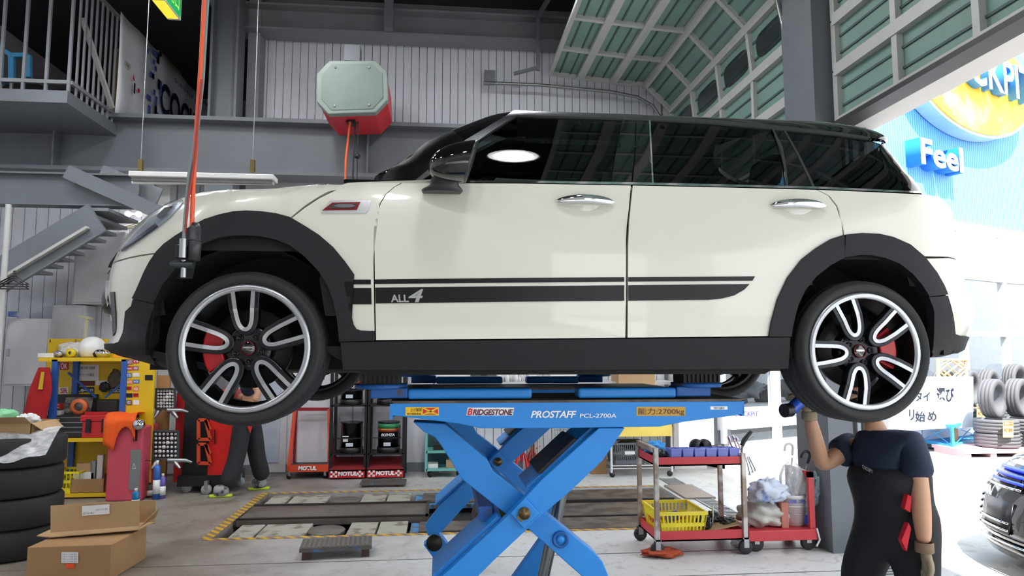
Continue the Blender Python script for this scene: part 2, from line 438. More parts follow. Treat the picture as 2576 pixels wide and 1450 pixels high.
# ---------------------------------------------------------------- the white estate car on the lift
YC = 3.82
def lerp_tab(tab, z):
    """smooth monotone interpolation of a table"""
    n = len(tab)
    if z <= tab[0][0]: return tab[0][1]
    if z >= tab[-1][0]: return tab[-1][1]
    k = 0
    while z > tab[k+1][0]: k += 1
    def sl(i): return (tab[i+1][1]-tab[i][1])/max(1e-6, tab[i+1][0]-tab[i][0])
    def m(i):
        if i == 0: return sl(0)
        if i == n-1: return sl(n-2)
        a, b = sl(i-1), sl(i)
        return 0. if a*b <= 0 else 2*a*b/(a+b)
    h = tab[k+1][0]-tab[k][0]; t = (z-tab[k][0])/h
    return (2*t**3-3*t*t+1)*tab[k][1]+(t**3-2*t*t+t)*h*m(k)+(-2*t**3+3*t*t)*tab[k+1][1]+(t**3-t*t)*h*m(k+1)
class Skin:
    """body surface made of horizontal contours: half width w(z), rounded nose and tail that meet the given outlines"""
    def __init__(s, wtab, front, rear, yc, lf, lr, nf=2.3, mf=2.2, nr=2.6, mr=2.4, yref=.42, solve=True):
        s.wt = wtab; s.yc = yc; s.lf = lf; s.lr = lr; s.e = (nf, mf, nr, mr); s.sh = None
        s.ft = []; s.rt = []
        for side, src, out in ((-1, front, s.ft), (1, rear, s.rt)):
            for px, py, *yr in src:
                z = at(px, py, yc-(yr[0] if yr else yref)).z; w = s.w(z)
                lo, hi = (-3., 1.5) if side < 0 else (.2, 4.2)
                for _ in range(40):
                    mid = (lo+hi)/2; best = None
                    for k in range(25):
                        th = math.pi/2*k/24; x, ww = s.arc(side, mid, w, th)
                        q = proj((x, yc-ww, z))[0]
                        best = q if best is None else (min(best, q) if side < 0 else max(best, q))
                    if best < px: lo = mid
                    else: hi = mid
                out.append((z, (lo+hi)/2))
            out.sort()
    def w(s, z): return lerp_tab(s.wt, z)
    def arc(s, side, xn, w, th):
        L = s.lf if side < 0 else s.lr; n, m = s.e[:2] if side < 0 else s.e[2:]
        t = math.sin(max(0, min(math.pi/2, th))); ww = w*max(0., 1-t**n)**(1/m)
        return (xn+L*(1-t), ww) if side < 0 else (xn-L*(1-t), ww)
    def ends(s, z):
        a = lerp_tab(s.ft, z)+s.lf; b = lerp_tab(s.rt, z)-s.lr
        if a > b: a = b = (a+b)/2
        return a, b
    # q: x along the flank; past the flank it runs on round the nose (q < a) and the tail (q > b)
    def q(s, u, z):
        a, b = s.ends(z)
        if u < 0: return a+s.lf*u*math.pi/2
        if u > 1: return b+s.lr*(u-1)*math.pi/2
        return a+(b-a)*u
    def ev(s, q, z, off=0.):
        w = s.w(z); a, b = s.ends(z)
        if q < a: x, ww = s.arc(-1, a-s.lf, w, (a-q)/s.lf)
        elif q > b: x, ww = s.arc(1, b+s.lr, w, (q-b)/s.lr)
        else: x, ww = q, w
        if s.sh:              # rounded shoulder of the bonnet
            zt, h, r, x0, x1 = s.sh
            t = max(0., min(1., (z-zt+h)/h)); k = max(0., min(1., (x1-x)/(x1-x0))); k = k*k*(3-2*k)
            ww = max(0., ww-k*r*(1-math.sqrt(max(0., 1-t*t))))
        p = Vector((x, s.yc-ww, z))
        if off:
            e = 1e-3
            n = (s.ev(q+e, z)-s.ev(q-e, z)).cross(s.ev(q, z+e)-s.ev(q, z-e))
            if n.length > 1e-12: return p+n.normalized()*off
        return p
    def uv(s, px, py, u=None, z=None):
        p = at(px, py, s.yc-s.w(2.0)*.98)
        best = None
        for start in ((p.x, p.z), (p.x, p.z+.05), (p.x+.1, p.z), (p.x-.15, p.z), (u, z)):
            if start[0] is None: continue
            q, z_ = start
            for _ in range(40):
                z_ = max(s.wt[0][0], min(s.wt[-1][0]-.001, z_))
                q = max(s.q(-.97, z_), min(s.q(1.97, z_), q))
                c = proj(s.ev(q, z_)); ex = px-c[0]; ey = py-c[1]; e = abs(ex)+abs(ey)
                if best is None or e < best[0]: best = (e, q, z_)
                if e < .05: break
                h = 1e-4
                cu = proj(s.ev(q+h, z_)); cz = proj(s.ev(q, z_+h))
                a11 = (cu[0]-c[0])/h; a12 = (cz[0]-c[0])/h; a21 = (cu[1]-c[1])/h; a22 = (cz[1]-c[1])/h
                l = 300.
                b11 = a11*a11+a21*a21+l; b12 = a11*a12+a21*a22; b22 = a12*a12+a22*a22+l
                g1 = a11*ex+a21*ey; g2 = a12*ex+a22*ey; det = b11*b22-b12*b12
                q += max(-.06, min(.06, (g1*b22-g2*b12)/det)); z_ += max(-.03, min(.03, (b11*g2-b12*g1)/det))
            if best[0] < .5: break
        return best[1:]
def panel(name, skin, poly, mat, parent, off=0., thick=.02, nu=.045, nz=.03, px=True, mirror=False):
    uvp = []; n = len(poly)
    for i in range(n):
        q = poly[i]; r = poly[(i+1) % n]
        if len(q) == 3: uvp.append((skin.q(*q[:2]), q[1]) if q[2] == 'uv' else q[:2]); continue
        uvp.append(skin.uv(*q))
        if len(r) == 2:       # follow straight runs of the outline closely
            k = int(math.hypot(r[0]-q[0], r[1]-q[1])/18)
            for j in range(1, k+1):
                t = j/(k+1); uvp.append(skin.uv(q[0]+(r[0]-q[0])*t, q[1]+(r[1]-q[1])*t, u=uvp[-1][0], z=uvp[-1][1]))
    bm = bmesh.new()
    vs = [bm.verts.new((u, 0, z)) for u, z in uvp]
    bm.faces.new(vs); bmesh.ops.triangulate(bm, faces=bm.faces[:], ngon_method='EAR_CLIP')
    us = [q[0] for q in uvp]; zs = [q[1] for q in uvp]
    k = math.ceil(min(us)/nu)
    while k*nu < max(us):
        bmesh.ops.bisect_plane(bm, geom=bm.verts[:]+bm.edges[:]+bm.faces[:], plane_co=(k*nu, 0, 0), plane_no=(1, 0, 0), dist=1e-5); k += 1
    k = math.ceil(min(zs)/nz)
    while k*nz < max(zs):
        bmesh.ops.bisect_plane(bm, geom=bm.verts[:]+bm.edges[:]+bm.faces[:], plane_co=(0, 0, k*nz), plane_no=(0, 0, 1), dist=1e-5); k += 1
    bmesh.ops.remove_doubles(bm, verts=bm.verts, dist=1e-5)
    bmesh.ops.join_triangles(bm, faces=bm.faces, angle_face_threshold=3, angle_shape_threshold=3)
    bmesh.ops.dissolve_degenerate(bm, dist=2e-4, edges=bm.edges[:])
    bm.verts.index_update(); bm.verts.ensure_lookup_table(); bm.normal_update()
    V = []; Fc = []; S = []
    uvs = [(v.co.x, v.co.z) for v in bm.verts]
    out = [skin.ev(u, z, off) for u, z in uvs]
    V += out
    flip = [f for f in bm.faces]
    for f in bm.faces:
        ids = [v.index for v in f.verts]
        if f.normal.y > 0: ids.reverse()
        Fc.append(ids); S.append(True)
    # rim turned inwards
    if thick:
        for e in bm.edges:
            if len(e.link_faces) != 1: continue
            f = e.link_faces[0]; a, b = e.verts
            ids = [v.index for v in f.verts]
            if f.normal.y > 0: ids.reverse()
            i = ids.index(a.index); nxt = ids[(i+1) % len(ids)]
            p, q = (a, b) if nxt == b.index else (b, a)
            ip = skin.ev(p.co.x, p.co.z, off-thick); iq = skin.ev(q.co.x, q.co.z, off-thick)
            n0 = len(V); V += [out[p.index], ip, iq, out[q.index]]
            Fc.append([n0, n0+1, n0+2, n0+3]); S.append(False)
    bm.free()
    if mirror is True:
        n0 = len(V); V += [Vector((v.x, 2*skin.yc-v.y, v.z)) for v in V[:n0]]
        Fc += [[i+n0 for i in f[::-1]] for f in Fc[:]]; S += S[:]
    if mirror == 2:           # a twin on the far side of the car
        m2 = bpy.data.meshes.new(name); m2.from_pydata([(v.x, 2*skin.yc-v.y, v.z) for v in V], [], [f[::-1] for f in Fc])
        m2.polygons.foreach_set('use_smooth', S); m2.update(); mobj(name, m2, mat, parent, True)
    me = bpy.data.meshes.new(name); me.from_pydata([tuple(v) for v in V], [], Fc)
    me.polygons.foreach_set('use_smooth', S); me.update()
    return mobj(name, me, mat, parent, True)

PAINT = M('ivory car paint', (212, 212, 199), .25, var=.0, coat=.8)
GLOSSB = M('gloss black paint', (6, 6, 7), .05, var=.0, coat=1.0)
CLAD = M('black plastic cladding', (25, 27, 30), .6, var=.06, bump=.08, bscale=400, spec=.3)
SATIN = M('satin dark trim', (88, 90, 92), .3, .7)
CHROME = M('chrome', (225, 225, 228), .06, 1., var=0)
DARKIN = M('dark interior', (12, 12, 13), .8)
RUBBER = M('tyre rubber', (31, 31, 32), .7, var=.1, scale=30)
STRIPE = M('black vinyl stripe', (8, 8, 9), .3, spec=.35)
WINGLASS = glass_mat('front window glass', (.16, .21, .19))
PRIVGLASS = glass_mat('privacy glass', (.035, .04, .042))
CLEARLENS = glass_mat('headlamp lens', (.75, .78, .8))

body = Skin([(1.25, .78), (1.40, .84), (1.53, .865), (1.66, .89), (1.80, .90), (2.0, .902), (2.12, .893), (2.22, .880), (2.30, .864), (2.36, .848), (2.42, .83)],
    [(450, 504, .6), (431, 514, .52), (373, 548), (334, 588), (305, 624), (290, 658), (281, 676), (274, 710), (272, 742), (277, 774), (283, 800), (285, 835), (270, 862), (262, 872), (300, 892), (345, 903), (430, 928), (478, 489, .7), (553, 477, .78), (624, 468, .78), (740, 462, .77), (850, 458, .76), (900, 453, .76), (960, 440, .76)],
    [(2316, 487, .65), (2350, 505, .6), (2380, 530, .55), (2395, 560), (2400, 600), (2402, 640), (2412, 700), (2425, 735), (2440, 760), (2452, 790), (2445, 830), (2430, 860), (2425, 876), (2395, 890), (2340, 898), (2280, 905), (2290, 480, .7), (2230, 470, .75)],
    YC, .62, .55)
car = thing('car', 'ivory white estate car with black roof and black side stripes raised on the blue lift', 'car', (.53, YC, 1.29))
ZT = body.ft[-3][0]+.003
body.sh = (ZT+.012, .10, .06, -.75, -.3)
zb = lambda px, py: body.uv(px, py)[1]
arch_out = [(730, 548), (696, 539), (660, 534), (621, 532), (589, 534), (553, 542), (517, 554), (481, 573), (445, 595), (416, 616), (397, 636)]
hood_line = [(875, 460), (840, 475), (797, 496), (761, 521), (730, 548)]
zbump = zb(300, 654)
hood = panel('bonnet', body, hood_line+arch_out[1:]+[(375, 638), (350, 642), (325, 647), (304, 653)]+[(-.95, zbump, 'uv'), (-.95, ZT, 'uv')]+[(-.6, ZT, 'uv'), (-.3, ZT, 'uv'), (-.0, ZT, 'uv')], PAINT, car, mirror=True)
fender_rear = [(876, 461), (930, 460), (1009, 460), (990, 471), (969, 489), (955, 512), (946, 540), (941, 567), (939, 620), (940, 700), (941, 760), (942, 833), (908, 832), (897, 828), (890, 817), (883, 789), (875, 763), (868, 735), (865, 710), (864, 701), (870, 695), (892, 692), (868, 658), (840, 624), (804, 593), (768, 570), (733, 550), (766, 524), (802, 500), (845, 479)]
fend = panel('front_fender', body, fender_rear, PAINT, car)
front_door_low = [(1013, 461), (1300, 462), (1587, 467), (1583, 505), (1577, 557), (1574, 620), (1573, 850), (1260, 853), (946, 856), (944, 760), (943, 700), (942, 620), (944, 567), (949, 540), (958, 512), (972, 489), (993, 471)]
fdoor = panel('door', body, front_door_low, PAINT, car); fdoor['label'] = 'front passenger door'
rear_door_low = [(1592, 467), (1820, 472), (2054, 478), (2083, 493), (2103, 519), (2117, 560), (2120, 592), (2087, 603), (2051, 625), (2015, 653), (1979, 700), (1954, 754), (1938, 811), (1932, 846), (1760, 848), (1579, 850), (1580, 620), (1583, 557), (1588, 505)]
rdoor = panel('door', body, rear_door_low, PAINT, car); rdoor['label'] = 'rear passenger door'
zq = zb(2360, 648)
quarter = panel('rear_quarter', body, [(2058, 478), (2200, 484), (2309, 489)]+[(1.5, zb(2309, 489)+.004, 'uv'), (1.95, zb(2309, 489)+.004, 'uv'), (1.95, zq+.004, 'uv')]+[(2385, 646), (2327, 645), (2287, 616), (2244, 598), (2208, 590), (2165, 588), (2124, 592), (2121, 560), (2107, 519), (2087, 493)], PAINT, car, mirror=True)
zr2 = zb(2415, 845)
rb = panel('rear_bumper', body, [(2330, 651), (2387, 650), (1.95, zq-.004, 'uv'), (1.95, zr2, 'uv')]+[(2413, 845), (2400, 841), (2397, 811), (2391, 782), (2381, 743), (2370, 718), (2352, 686)], PAINT, car, mirror=True)
zl = zb(300, 864)
fb = panel('front_bumper', body, [(395, 640), (375, 642), (350, 646), (325, 651), (304, 657), (-.95, zbump-.006, 'uv'), (-.95, zl, 'uv')]+[(300, 864), (311, 858), (314, 824), (318, 784), (332, 774), (338, 752), (341, 746), (354, 717), (366, 688), (381, 659)], PAINT, car, mirror=True)
# cladding
in_f = [(391, 763), (413, 717), (445, 677), (480, 640), (503, 620), (517, 613), (553, 600), (589, 595), (621, 594), (660, 597), (696, 605), (732, 620), (768, 647), (804, 685), (825, 720), (840, 760), (849, 806), (854, 859)]
cl1 = panel('wheel_arch_cladding', body, arch_out[::-1]+[(768, 570), (804, 593), (840, 624), (868, 658), (892, 692), (870, 694), (864, 701), (865, 710), (868, 735), (875, 763), (883, 789), (890, 817), (897, 828), (908, 833), (942, 834), (943, 857)]+in_f[::-1]+[(338, 751), (341, 746), (354, 717), (366, 688), (381, 659)], CLAD, car, off=.012, thick=.06, mirror=2)
cl2 = panel('bumper_corner', body, [(337, 753), (391, 765), (381, 806), (379, 860), (381, 893), (400, 922), (360, 908), (320, 897), (285, 889), (-.95, zb(285, 889), 'uv'), (-.95, zl-.004, 'uv'), (290, 866), (311, 859), (314, 824), (318, 784), (332, 774)], CLAD, car, off=.006, thick=.05, mirror=True)
in_r = [(1988, 847), (1993, 811), (2004, 772), (2022, 732), (2051, 696), (2087, 668), (2122, 649), (2158, 643), (2187, 643), (2223, 650), (2259, 664), (2291, 689), (2316, 718), (2334, 747)]
out_r = [(1932, 847), (1938, 811), (1954, 754), (1979, 700), (2015, 653), (2051, 625), (2087, 603), (2121, 592)]
cl3 = panel('wheel_arch_cladding', body, out_r+in_r[::-1][7:], CLAD, car, off=.012, thick=.06, mirror=2)
cl4 = panel('wheel_arch_cladding', body, [(2124, 592), (2165, 588), (2208, 590), (2244, 598), (2287, 617), (2323, 648), (2352, 686), (2370, 718), (2380, 742)]+in_r[::-1][:8], CLAD, car, off=.012, thick=.06, mirror=2)
cl5 = panel('bumper_corner', body, [(2381, 745), (2391, 782), (2397, 811), (2400, 840), (2413, 845), (1.95, zr2-.004, 'uv'), (1.95, zb(2400, 886), 'uv'), (2400, 886), (2366, 894), (2338, 896), (2345, 872), (2351, 840), (2351, 811), (2345, 775), (2334, 748)], CLAD, car, off=.008, thick=.05, mirror=True)
sill = panel('side_sill', body, [(857, 861), (1200, 857), (1578, 853), (1987, 849), (1982, 928), (1600, 930), (1200, 931), (863, 931)], CLAD, car, off=.004, thick=.12, mirror=2)
# inner shell behind the gaps, floor pan and wheel wells
sh = MB()
for side in (0, 1):
    zz = [1.50, 1.62, 1.75, 1.9, 2.02, 2.12, 2.2, 2.28, 2.33]
    uu = [-1+.05*i for i in range(61)]
    def g(i, j):
        p = body.ev(body.q(max(-.97, min(1.97, uu[i])), zz[j]), zz[j], -.03)
        if side: p.y = 2*YC-p.y
        return p
    grid = [[g(i, j) for j in range(len(zz))] for i in range(61)]
    for i in range(60):
        for j in range(len(zz)-1):
            q = [grid[i][j], grid[i+1][j], grid[i+1][j+1], grid[i][j+1]]
            c = sum(q, Vector())/4
            if any((c.x-wx)**2+(c.z-1.64)**2 < .385**2 for wx in (-.794, 1.86)): continue
            sh.add(q, [(0, 1, 2, 3)])
sh.build('inner_body', DARKIN, car, True)
fl = MB().box((-.42, 3.02, 1.56), (1.5, 2*YC-3.02, 1.62))
fl.box((-1.35, 3.4, 1.52), (-.42, 2*YC-3.4, 1.66)).box((1.5, 3.34, 1.55), (2.45, 2*YC-3.34, 1.66)).build('floor_pan', DARKIN, car, True)
for wx in (-.794, 1.86):
    for sgn in (0, 1):
        y0, y1 = (2.95, 3.32) if not sgn else (2*YC-2.95, 2*YC-3.32)
        prof = []
        mb = MB(); n = 22
        pts = [(wx+.40*math.cos(math.pi*(-.04+1.08*k/n)), 1.64+.40*math.sin(math.pi*(-.04+1.08*k/n))) for k in range(n+1)]
        for k in range(n):
            (xa, za), (xb_, zb_) = pts[k], pts[k+1]
            mb.add([(xa, y0, za), (xb_, y0, zb_), (xb_, y1, zb_), (xa, y1, za)], [(0, 1, 2, 3)], True)
        mb.add([(x, y1, z) for x, z in pts], [list(range(n+1))])
        mb.build('wheel_well', DARKIN, car, True)
# front under-tray below the bumper
MB().prism([body.ev(body.q(-.15, 1.52), 1.52)+Vector((0, .05, 0))]+[body.ev(body.q(u, 1.60), 1.60, -.02) for u in (-.3, -.5, -.7, -.9)]+[Vector((-1.3, YC, 1.56)), Vector((-1.1, YC, 1.53))], (0, 0, -.03)).build('under_tray', CLAD, car, True)
# bumper air slot and grille bulge
panel('air_slot', body, [(279, 735), (289, 735), (293, 790), (293, 835), (286, 846), (283, 800)], M('slot black', (14, 10, 14), .3), car, off=.004, thick=.01)
gx = body.ev(body.q(-.93, zb(285, 745)), zb(285, 745)).x
MB().lathe([(0.001, -.02), (.05, -.018), (.075, -.005), (.08, .03)], 20, (gx+.062, YC-.45, zb(285, 745)), 'x').build('grille_bulge', GLOSSB, car, True)  # rounded black bulge of the grille, no lamp in it
# headlamp
hl = panel('headlamp', body, [(462, 509), (431, 548), (395, 577), (348, 609), (306, 634), (312, 622), (340, 590), (379, 551), (436, 516)], M('headlamp chrome bowl', (150, 153, 160), .25, .4), car, off=.004, thick=.01, nu=.02, nz=.015)
panel('lens', body, [(464, 508), (431, 550), (395, 579), (348, 611), (304, 636), (310, 622), (338, 590), (377, 550), (434, 515)], CLEARLENS, hl, off=.018, thick=.012, nu=.02, nz=.015)
panel('lamp_reflector', body, [(440, 522), (425, 540), (405, 552), (398, 548), (418, 526)], CHROME, hl, off=.010, thick=.006)
panel('light_strip', body, [(400, 571), (345, 610), (310, 632), (318, 622), (350, 598), (395, 566)], M('daytime strip', (70, 74, 96), .2, .5), hl, off=.010, thick=.006)
# stripes and badge
for q in ([(869, 704), (933, 704), (933, 716), (870, 716)], [(873, 725), (934, 725), (935, 766), (883, 766)]): panel('stripe', body, q, STRIPE, fend, off=.003, thick=0)
for q in ([(943, 703.7), (1260, 700), (1570, 698), (1570, 709), (1260, 712), (943, 715)], [(944, 724), (1260, 721), (1570, 718), (1570, 757), (1260, 760), (945, 764)]): panel('stripe', body, q, STRIPE, fdoor, off=.003, thick=0)
for q in ([(1580, 698), (1740, 697), (1899, 695.6), (1892, 707), (1740, 708), (1580, 709)], [(1580, 718), (1740, 716.5), (1885, 715), (1872, 729), (1846, 744), (1816, 751.5), (1782, 755), (1680, 756), (1580, 757)]): panel('stripe', body, q, STRIPE, rdoor, off=.003, thick=0)
def on_body(px, py, off): u, z = body.uv(px, py); return body.ev(u, z, off)
BADGE = M('badge silver', (190, 192, 194), .25, .8)
o = on_body(984, 761, .004); text('badge', 'ALL', o, on_body(1030, 761, .004)-o, on_body(990, 742, .004)-o+Vector((-.02, 0, 0)), BADGE, fdoor, shear=.25, bold=.03, depth=.004)
o = on_body(1026, 761, .004); text('badge', '4', o, on_body(1062, 761, .004)-o, on_body(1030, 728, .004)-o, BADGE, fdoor, shear=.15, bold=.02, depth=.004)
# handles with their cups
def handle(px, py, wpx, parent):
    c = on_body(px, py, 0); hw = (on_body(px+wpx/2, py, 0)-on_body(px-wpx/2, py, 0)).length/2
    cup = MB().lathe([(.0, .012), (.035, .010), (.055, .004), (.064, .0)], 24, (0, 0, 0), 'y').build('cup', PAINT, parent, True)
    for v in cup.data.vertices: v.co = Vector((v.co.x*1.0+c.x, c.y-.003-v.co.y*.4, v.co.z*.9+c.z-.012))
    n = 20
    mb = MB()
    def fn(i, j):
        t = -1+2*i/n; r = max(.0, 1-abs(t)**3.2)**.5; a = 2*math.pi*j/12
        z = .014*math.cos(math.pi*t/2)*.6; yy = -.012-.022*math.cos(math.pi*t/2)
        return (c.x+t*hw, c.y+yy+.010*r*math.cos(a), c.z+z+.019*r*math.sin(a))
    mb.grid(fn, n+1, 13)
    mb.build('handle', CHROME, parent, True)
handle(1471, 509, 148, fdoor); handle(2006, 519, 140, rdoor)
# side repeater
rp = panel('side_repeater', body, [(808, 537), (832, 506), (934, 506), (928, 529), (920, 537)], M('clear repeater rim', (205, 205, 208), .15, .3), fend, off=.006, thick=.01, nu=.02)
panel('repeater_inset', body, [(812, 531), (837, 512), (907, 511), (898, 530)], M('dark red lens', (120, 18, 26), .15), fend, off=.010, thick=.004, nu=.02)
panel('repeater_inset', body, [(826, 527), (841, 515), (899, 515), (890, 527)], M('dark mesh', (40, 24, 28), .4), fend, off=.0125, thick=.003, nu=.02)
el = [(868+27*math.cos(a*math.pi/8), 521+4.2*math.sin(a*math.pi/8)) for a in range(16)]
panel('repeater_badge', body, el, CHROME, fend, off=.015, thick=.003, nu=.02)

# ---------------------------------------------------------------- greenhouse
gh = Skin([(2.30, .845), (2.345, .832), (2.45, .795), (2.55, .752), (2.65, .70), (2.70, .668), (2.735, .63), (2.765, .57), (2.79, .47), (2.81, .33), (2.822, .16), (2.826, .03)],
    [(925, 462, .45), (955, 454, .4), (1000, 421, .36), (1038, 394, .34), (1085, 367, .34), (1129, 344, .34), (1192, 304, .36), (1234, 283, .4), (1266, 271, .44), (1312, 265, .47), (1400, 263, .48)],
    [(2316, 487, .65), (2290, 460, .62), (2262, 428, .6), (2240, 400, .58), (2228, 383, .57), (2227, 375, .56), (2235, 365, .55), (2224, 356, .54), (2189, 342, .53), (2119, 325, .52), (1979, 300, .5), (1805, 281, .48), (1650, 271, .46)],
    YC, .34, .26, 3., 2.6, 3.4, 2.8, yref=.55)
ZTOP = 2.8255
def guv(px, py): return gh.uv(px, py)
strip_top = [(1168, 356), (1230, 319), (1294, 281), (1598, 291), (1780, 303), (1965, 319), (2100, 334), (2189, 347), (2228, 362)]
us = [gh.uv(*q) for q in strip_top]
roof = panel('roof', gh, [(*u, 'q') for u in us]+[(us[-1][0], 2.70, 'q'), (us[5][0], ZTOP, 'q'), (us[2][0]+.1, ZTOP, 'q'), (us[0][0]-.13, 2.72, 'q')], GLOSSB, car, thick=.03, nu=.03, nz=.012, mirror=True)
ap_top = gh.uv(1168, 356)
apil = panel('pillar', gh, [(1058, 458), (1100, 428), (1168, 357), (*us[0], 'q'), (us[0][0]-.13, 2.72, 'q'), (guv(1085, 385)[0]-.10, guv(1085, 385)[1], 'q'), (guv(1020, 427)[0]-.10, guv(1020, 427)[1], 'q'), (guv(985, 455)[0]-.12, 2.325, 'q'), (985, 462)], M('satin black pillar', (9, 9, 10), .5, spec=.08), car, thick=.03, nu=.03, nz=.015, mirror=2)
wz0 = 2.345
wpoly = [(-.97, 2.335, 'uv'), (guv(985, 455)[0]-.12, 2.325, 'q'), (guv(1020, 427)[0]-.10, guv(1020, 427)[1], 'q'), (guv(1085, 385)[0]-.10, guv(1085, 385)[1], 'q'), (us[0][0]-.13, 2.72, 'q'), (-.97, 2.74, 'uv')]
wind = panel('windscreen', gh, wpoly, glass_mat('windscreen glass', (.03, .045, .04)), car, off=-.006, thick=.004, nu=.03, nz=.02, mirror=True)
# header panel closing roof front
panel('roof_header', gh, [(us[2][0]+.1, ZTOP, 'q'), (us[0][0]-.13, 2.72, 'q'), (-.97, 2.74, 'uv'), (-.97, ZTOP, 'uv')], GLOSSB, car, thick=.02, nu=.03, nz=.012, mirror=True)
strip = panel('window_trim', gh, strip_top[:1]+[(1230, 319), (1294, 281), (1598, 291), (1780, 303), (1965, 319), (2100, 334), (2189, 347), (2182, 352), (2100, 341), (1937, 326), (1780, 312), (1598, 302), (1300, 292), (1240, 330), (1190, 365), (1062, 455), (1042, 458), (1100, 410)], SATIN, car, off=.006, thick=.02, nu=.02, nz=.012)
g1 = panel('window_glass', gh, [(1064, 459), (1130, 409), (1196, 362), (1300, 293), (1566, 301), (1550, 380), (1537, 460), (1300, 460)], WINGLASS, fdoor, off=-.004, thick=.005, nu=.04, nz=.03)
bp = panel('pillar', gh, [(1566, 301), (1598, 302), (1597, 380), (1588, 463), (1537, 461), (1550, 380)], GLOSSB, fdoor, off=.001, thick=.02)
bp2 = panel('pillar', gh, [(1600, 302), (1632, 304), (1641, 463), (1591, 464), (1599, 380)], GLOSSB, rdoor, off=.001, thick=.02)
g2 = panel('window_glass', gh, [(1634, 304), (1780, 312), (1940, 326), (1955, 348), (1964, 372), (1972, 415), (1978, 470), (1800, 466), (1642, 463)], PRIVGLASS, rdoor, off=-.002, thick=.005, nu=.04, nz=.03)
panel('glass_edge', gh, [(1632, 304), (1636, 304), (1644, 462), (1640, 462)], CHROME, rdoor, off=.003, thick=.006)
cp = panel('pillar', gh, [(1941, 327), (1967, 321), (2005, 390), (2047, 474), (1979, 471), (1973, 415), (1965, 372), (1956, 348)], GLOSSB, car, off=.001, thick=.02)
panel('glass_edge', gh, [(1942, 327), (1946, 327), (1962, 358), (1969, 376), (1977, 420), (1982, 471), (1977, 471), (1972, 420), (1964, 376), (1958, 358)], SATIN, car, off=.004, thick=.006)
panel('glass_edge', gh, [(1966, 322), (1971, 322), (2009, 388), (2051, 474), (2045, 474), (2004, 390)], SATIN, car, off=.004, thick=.006)
qz = guv(2300, 483)[1]
g3 = panel('quarter_glass', gh, [(1971, 322), (2100, 340), (2182, 352), (2214, 362), (2216, 380), (2236, 408), (2262, 440), (2292, 482), (2170, 478), (2051, 475), (2009, 388)], PRIVGLASS, car, off=-.001, thick=.005, nu=.04, nz=.03)
panel('tailgate_frame', gh, [(2216, 363), (2228, 363), (1.95, guv(2228, 363)[1], 'uv'), (1.95, qz, 'uv'), (2294, 483), (2262, 440), (2236, 408), (2217, 380)], GLOSSB, car, off=0, thick=.02, nu=.04, nz=.02, mirror=True)
belt = panel('belt_trim', gh, [(1000, 457.5), (1300, 458.5), (1590, 462), (2056, 473), (2312, 485), (2314, 489.5), (2056, 478.5), (1590, 468), (1300, 463.5), (1000, 461)], CHROME, car, off=.012, thick=.02, nu=.03)
# far side of the greenhouse
panel('far_side_glass', gh, [(1064, 459), (1196, 362), (1300, 293), (1598, 302), (1940, 326), (2182, 352), (2214, 362), (2236, 408), (2292, 482), (1800, 468), (1300, 462)], PRIVGLASS, car, off=-.002, thick=.005, nu=.05).data.transform(Matrix.Translation((0, 2*YC, 0)) @ Matrix.Scale(-1, 4, (0, 1, 0)))
cw0 = at(866, 459, 3.02).x; cw1 = at(1000, 458, 3.02).x
MB().box((cw0, 3.0, 2.325), (cw1, 2*YC-3.0, at(900, 453.5, 3.02).z)).build('cowl_panel', M('satin black pillar'), car, True, bevel=.006)
panel('grille', body, [(-.97, 1.74, 'uv'), (-.72, 1.76, 'uv'), (-.64, 1.86, 'uv'), (-.66, 1.98, 'uv'), (-.74, 2.06, 'uv'), (-.97, 2.07, 'uv')], GLOSSB, car, off=.006, thick=.01, nu=.04, mirror=True)
panel('grille_surround', body, [(-.97, 2.07, 'uv'), (-.74, 2.06, 'uv'), (-.66, 1.98, 'uv'), (-.64, 1.86, 'uv'), (-.72, 1.76, 'uv'), (-.97, 1.74, 'uv'), (-.97, 1.725, 'uv'), (-.71, 1.745, 'uv'), (-.62, 1.86, 'uv'), (-.64, 1.985, 'uv'), (-.73, 2.075, 'uv'), (-.97, 2.085, 'uv')], CHROME, car, off=.012, thick=.012, nu=.04, mirror=True)
# cabin: dash, seats, wheel
INT = M('cabin trim', (26, 26, 28), .7)
MB().box((-.30, 3.15, 1.9), (.0, 4.5, 2.36)).build('dashboard', INT, car, True, bevel=.05)
def seat(x, y):
    s = thing('seat', None, None, (x, y, 1.75), parent=None); s.parent = car; s.matrix_parent_inverse = Matrix.Translation(car.location).inverted()
    MB().box((-.25, -.24, 0), (.25, .24, .16)).build('seat_base', INT, s, bevel=.06)
    MB().prism([(.2, -.23, .1), (.36, -.23, .1), (.46, -.23, .68), (.34, -.23, .68)], (0, .46, 0)).build('backrest', INT, s, bevel=.05)
    MB().prism([(.36, -.12, .70), (.46, -.12, .70), (.48, -.12, .86), (.39, -.12, .86)], (0, .24, 0)).build('headrest', INT, s, bevel=.03)
for x, y in ((.45, 3.42), (.45, 4.22), (1.25, 3.42), (1.25, 4.22)): seat(x, y)
MB().lathe([(.17+.016*math.cos(a*math.pi/4), .016*math.sin(a*math.pi/4)) for a in range(9)], 24, (.14, 4.2, 2.3), 'x').build('steering_wheel', INT, car, True)
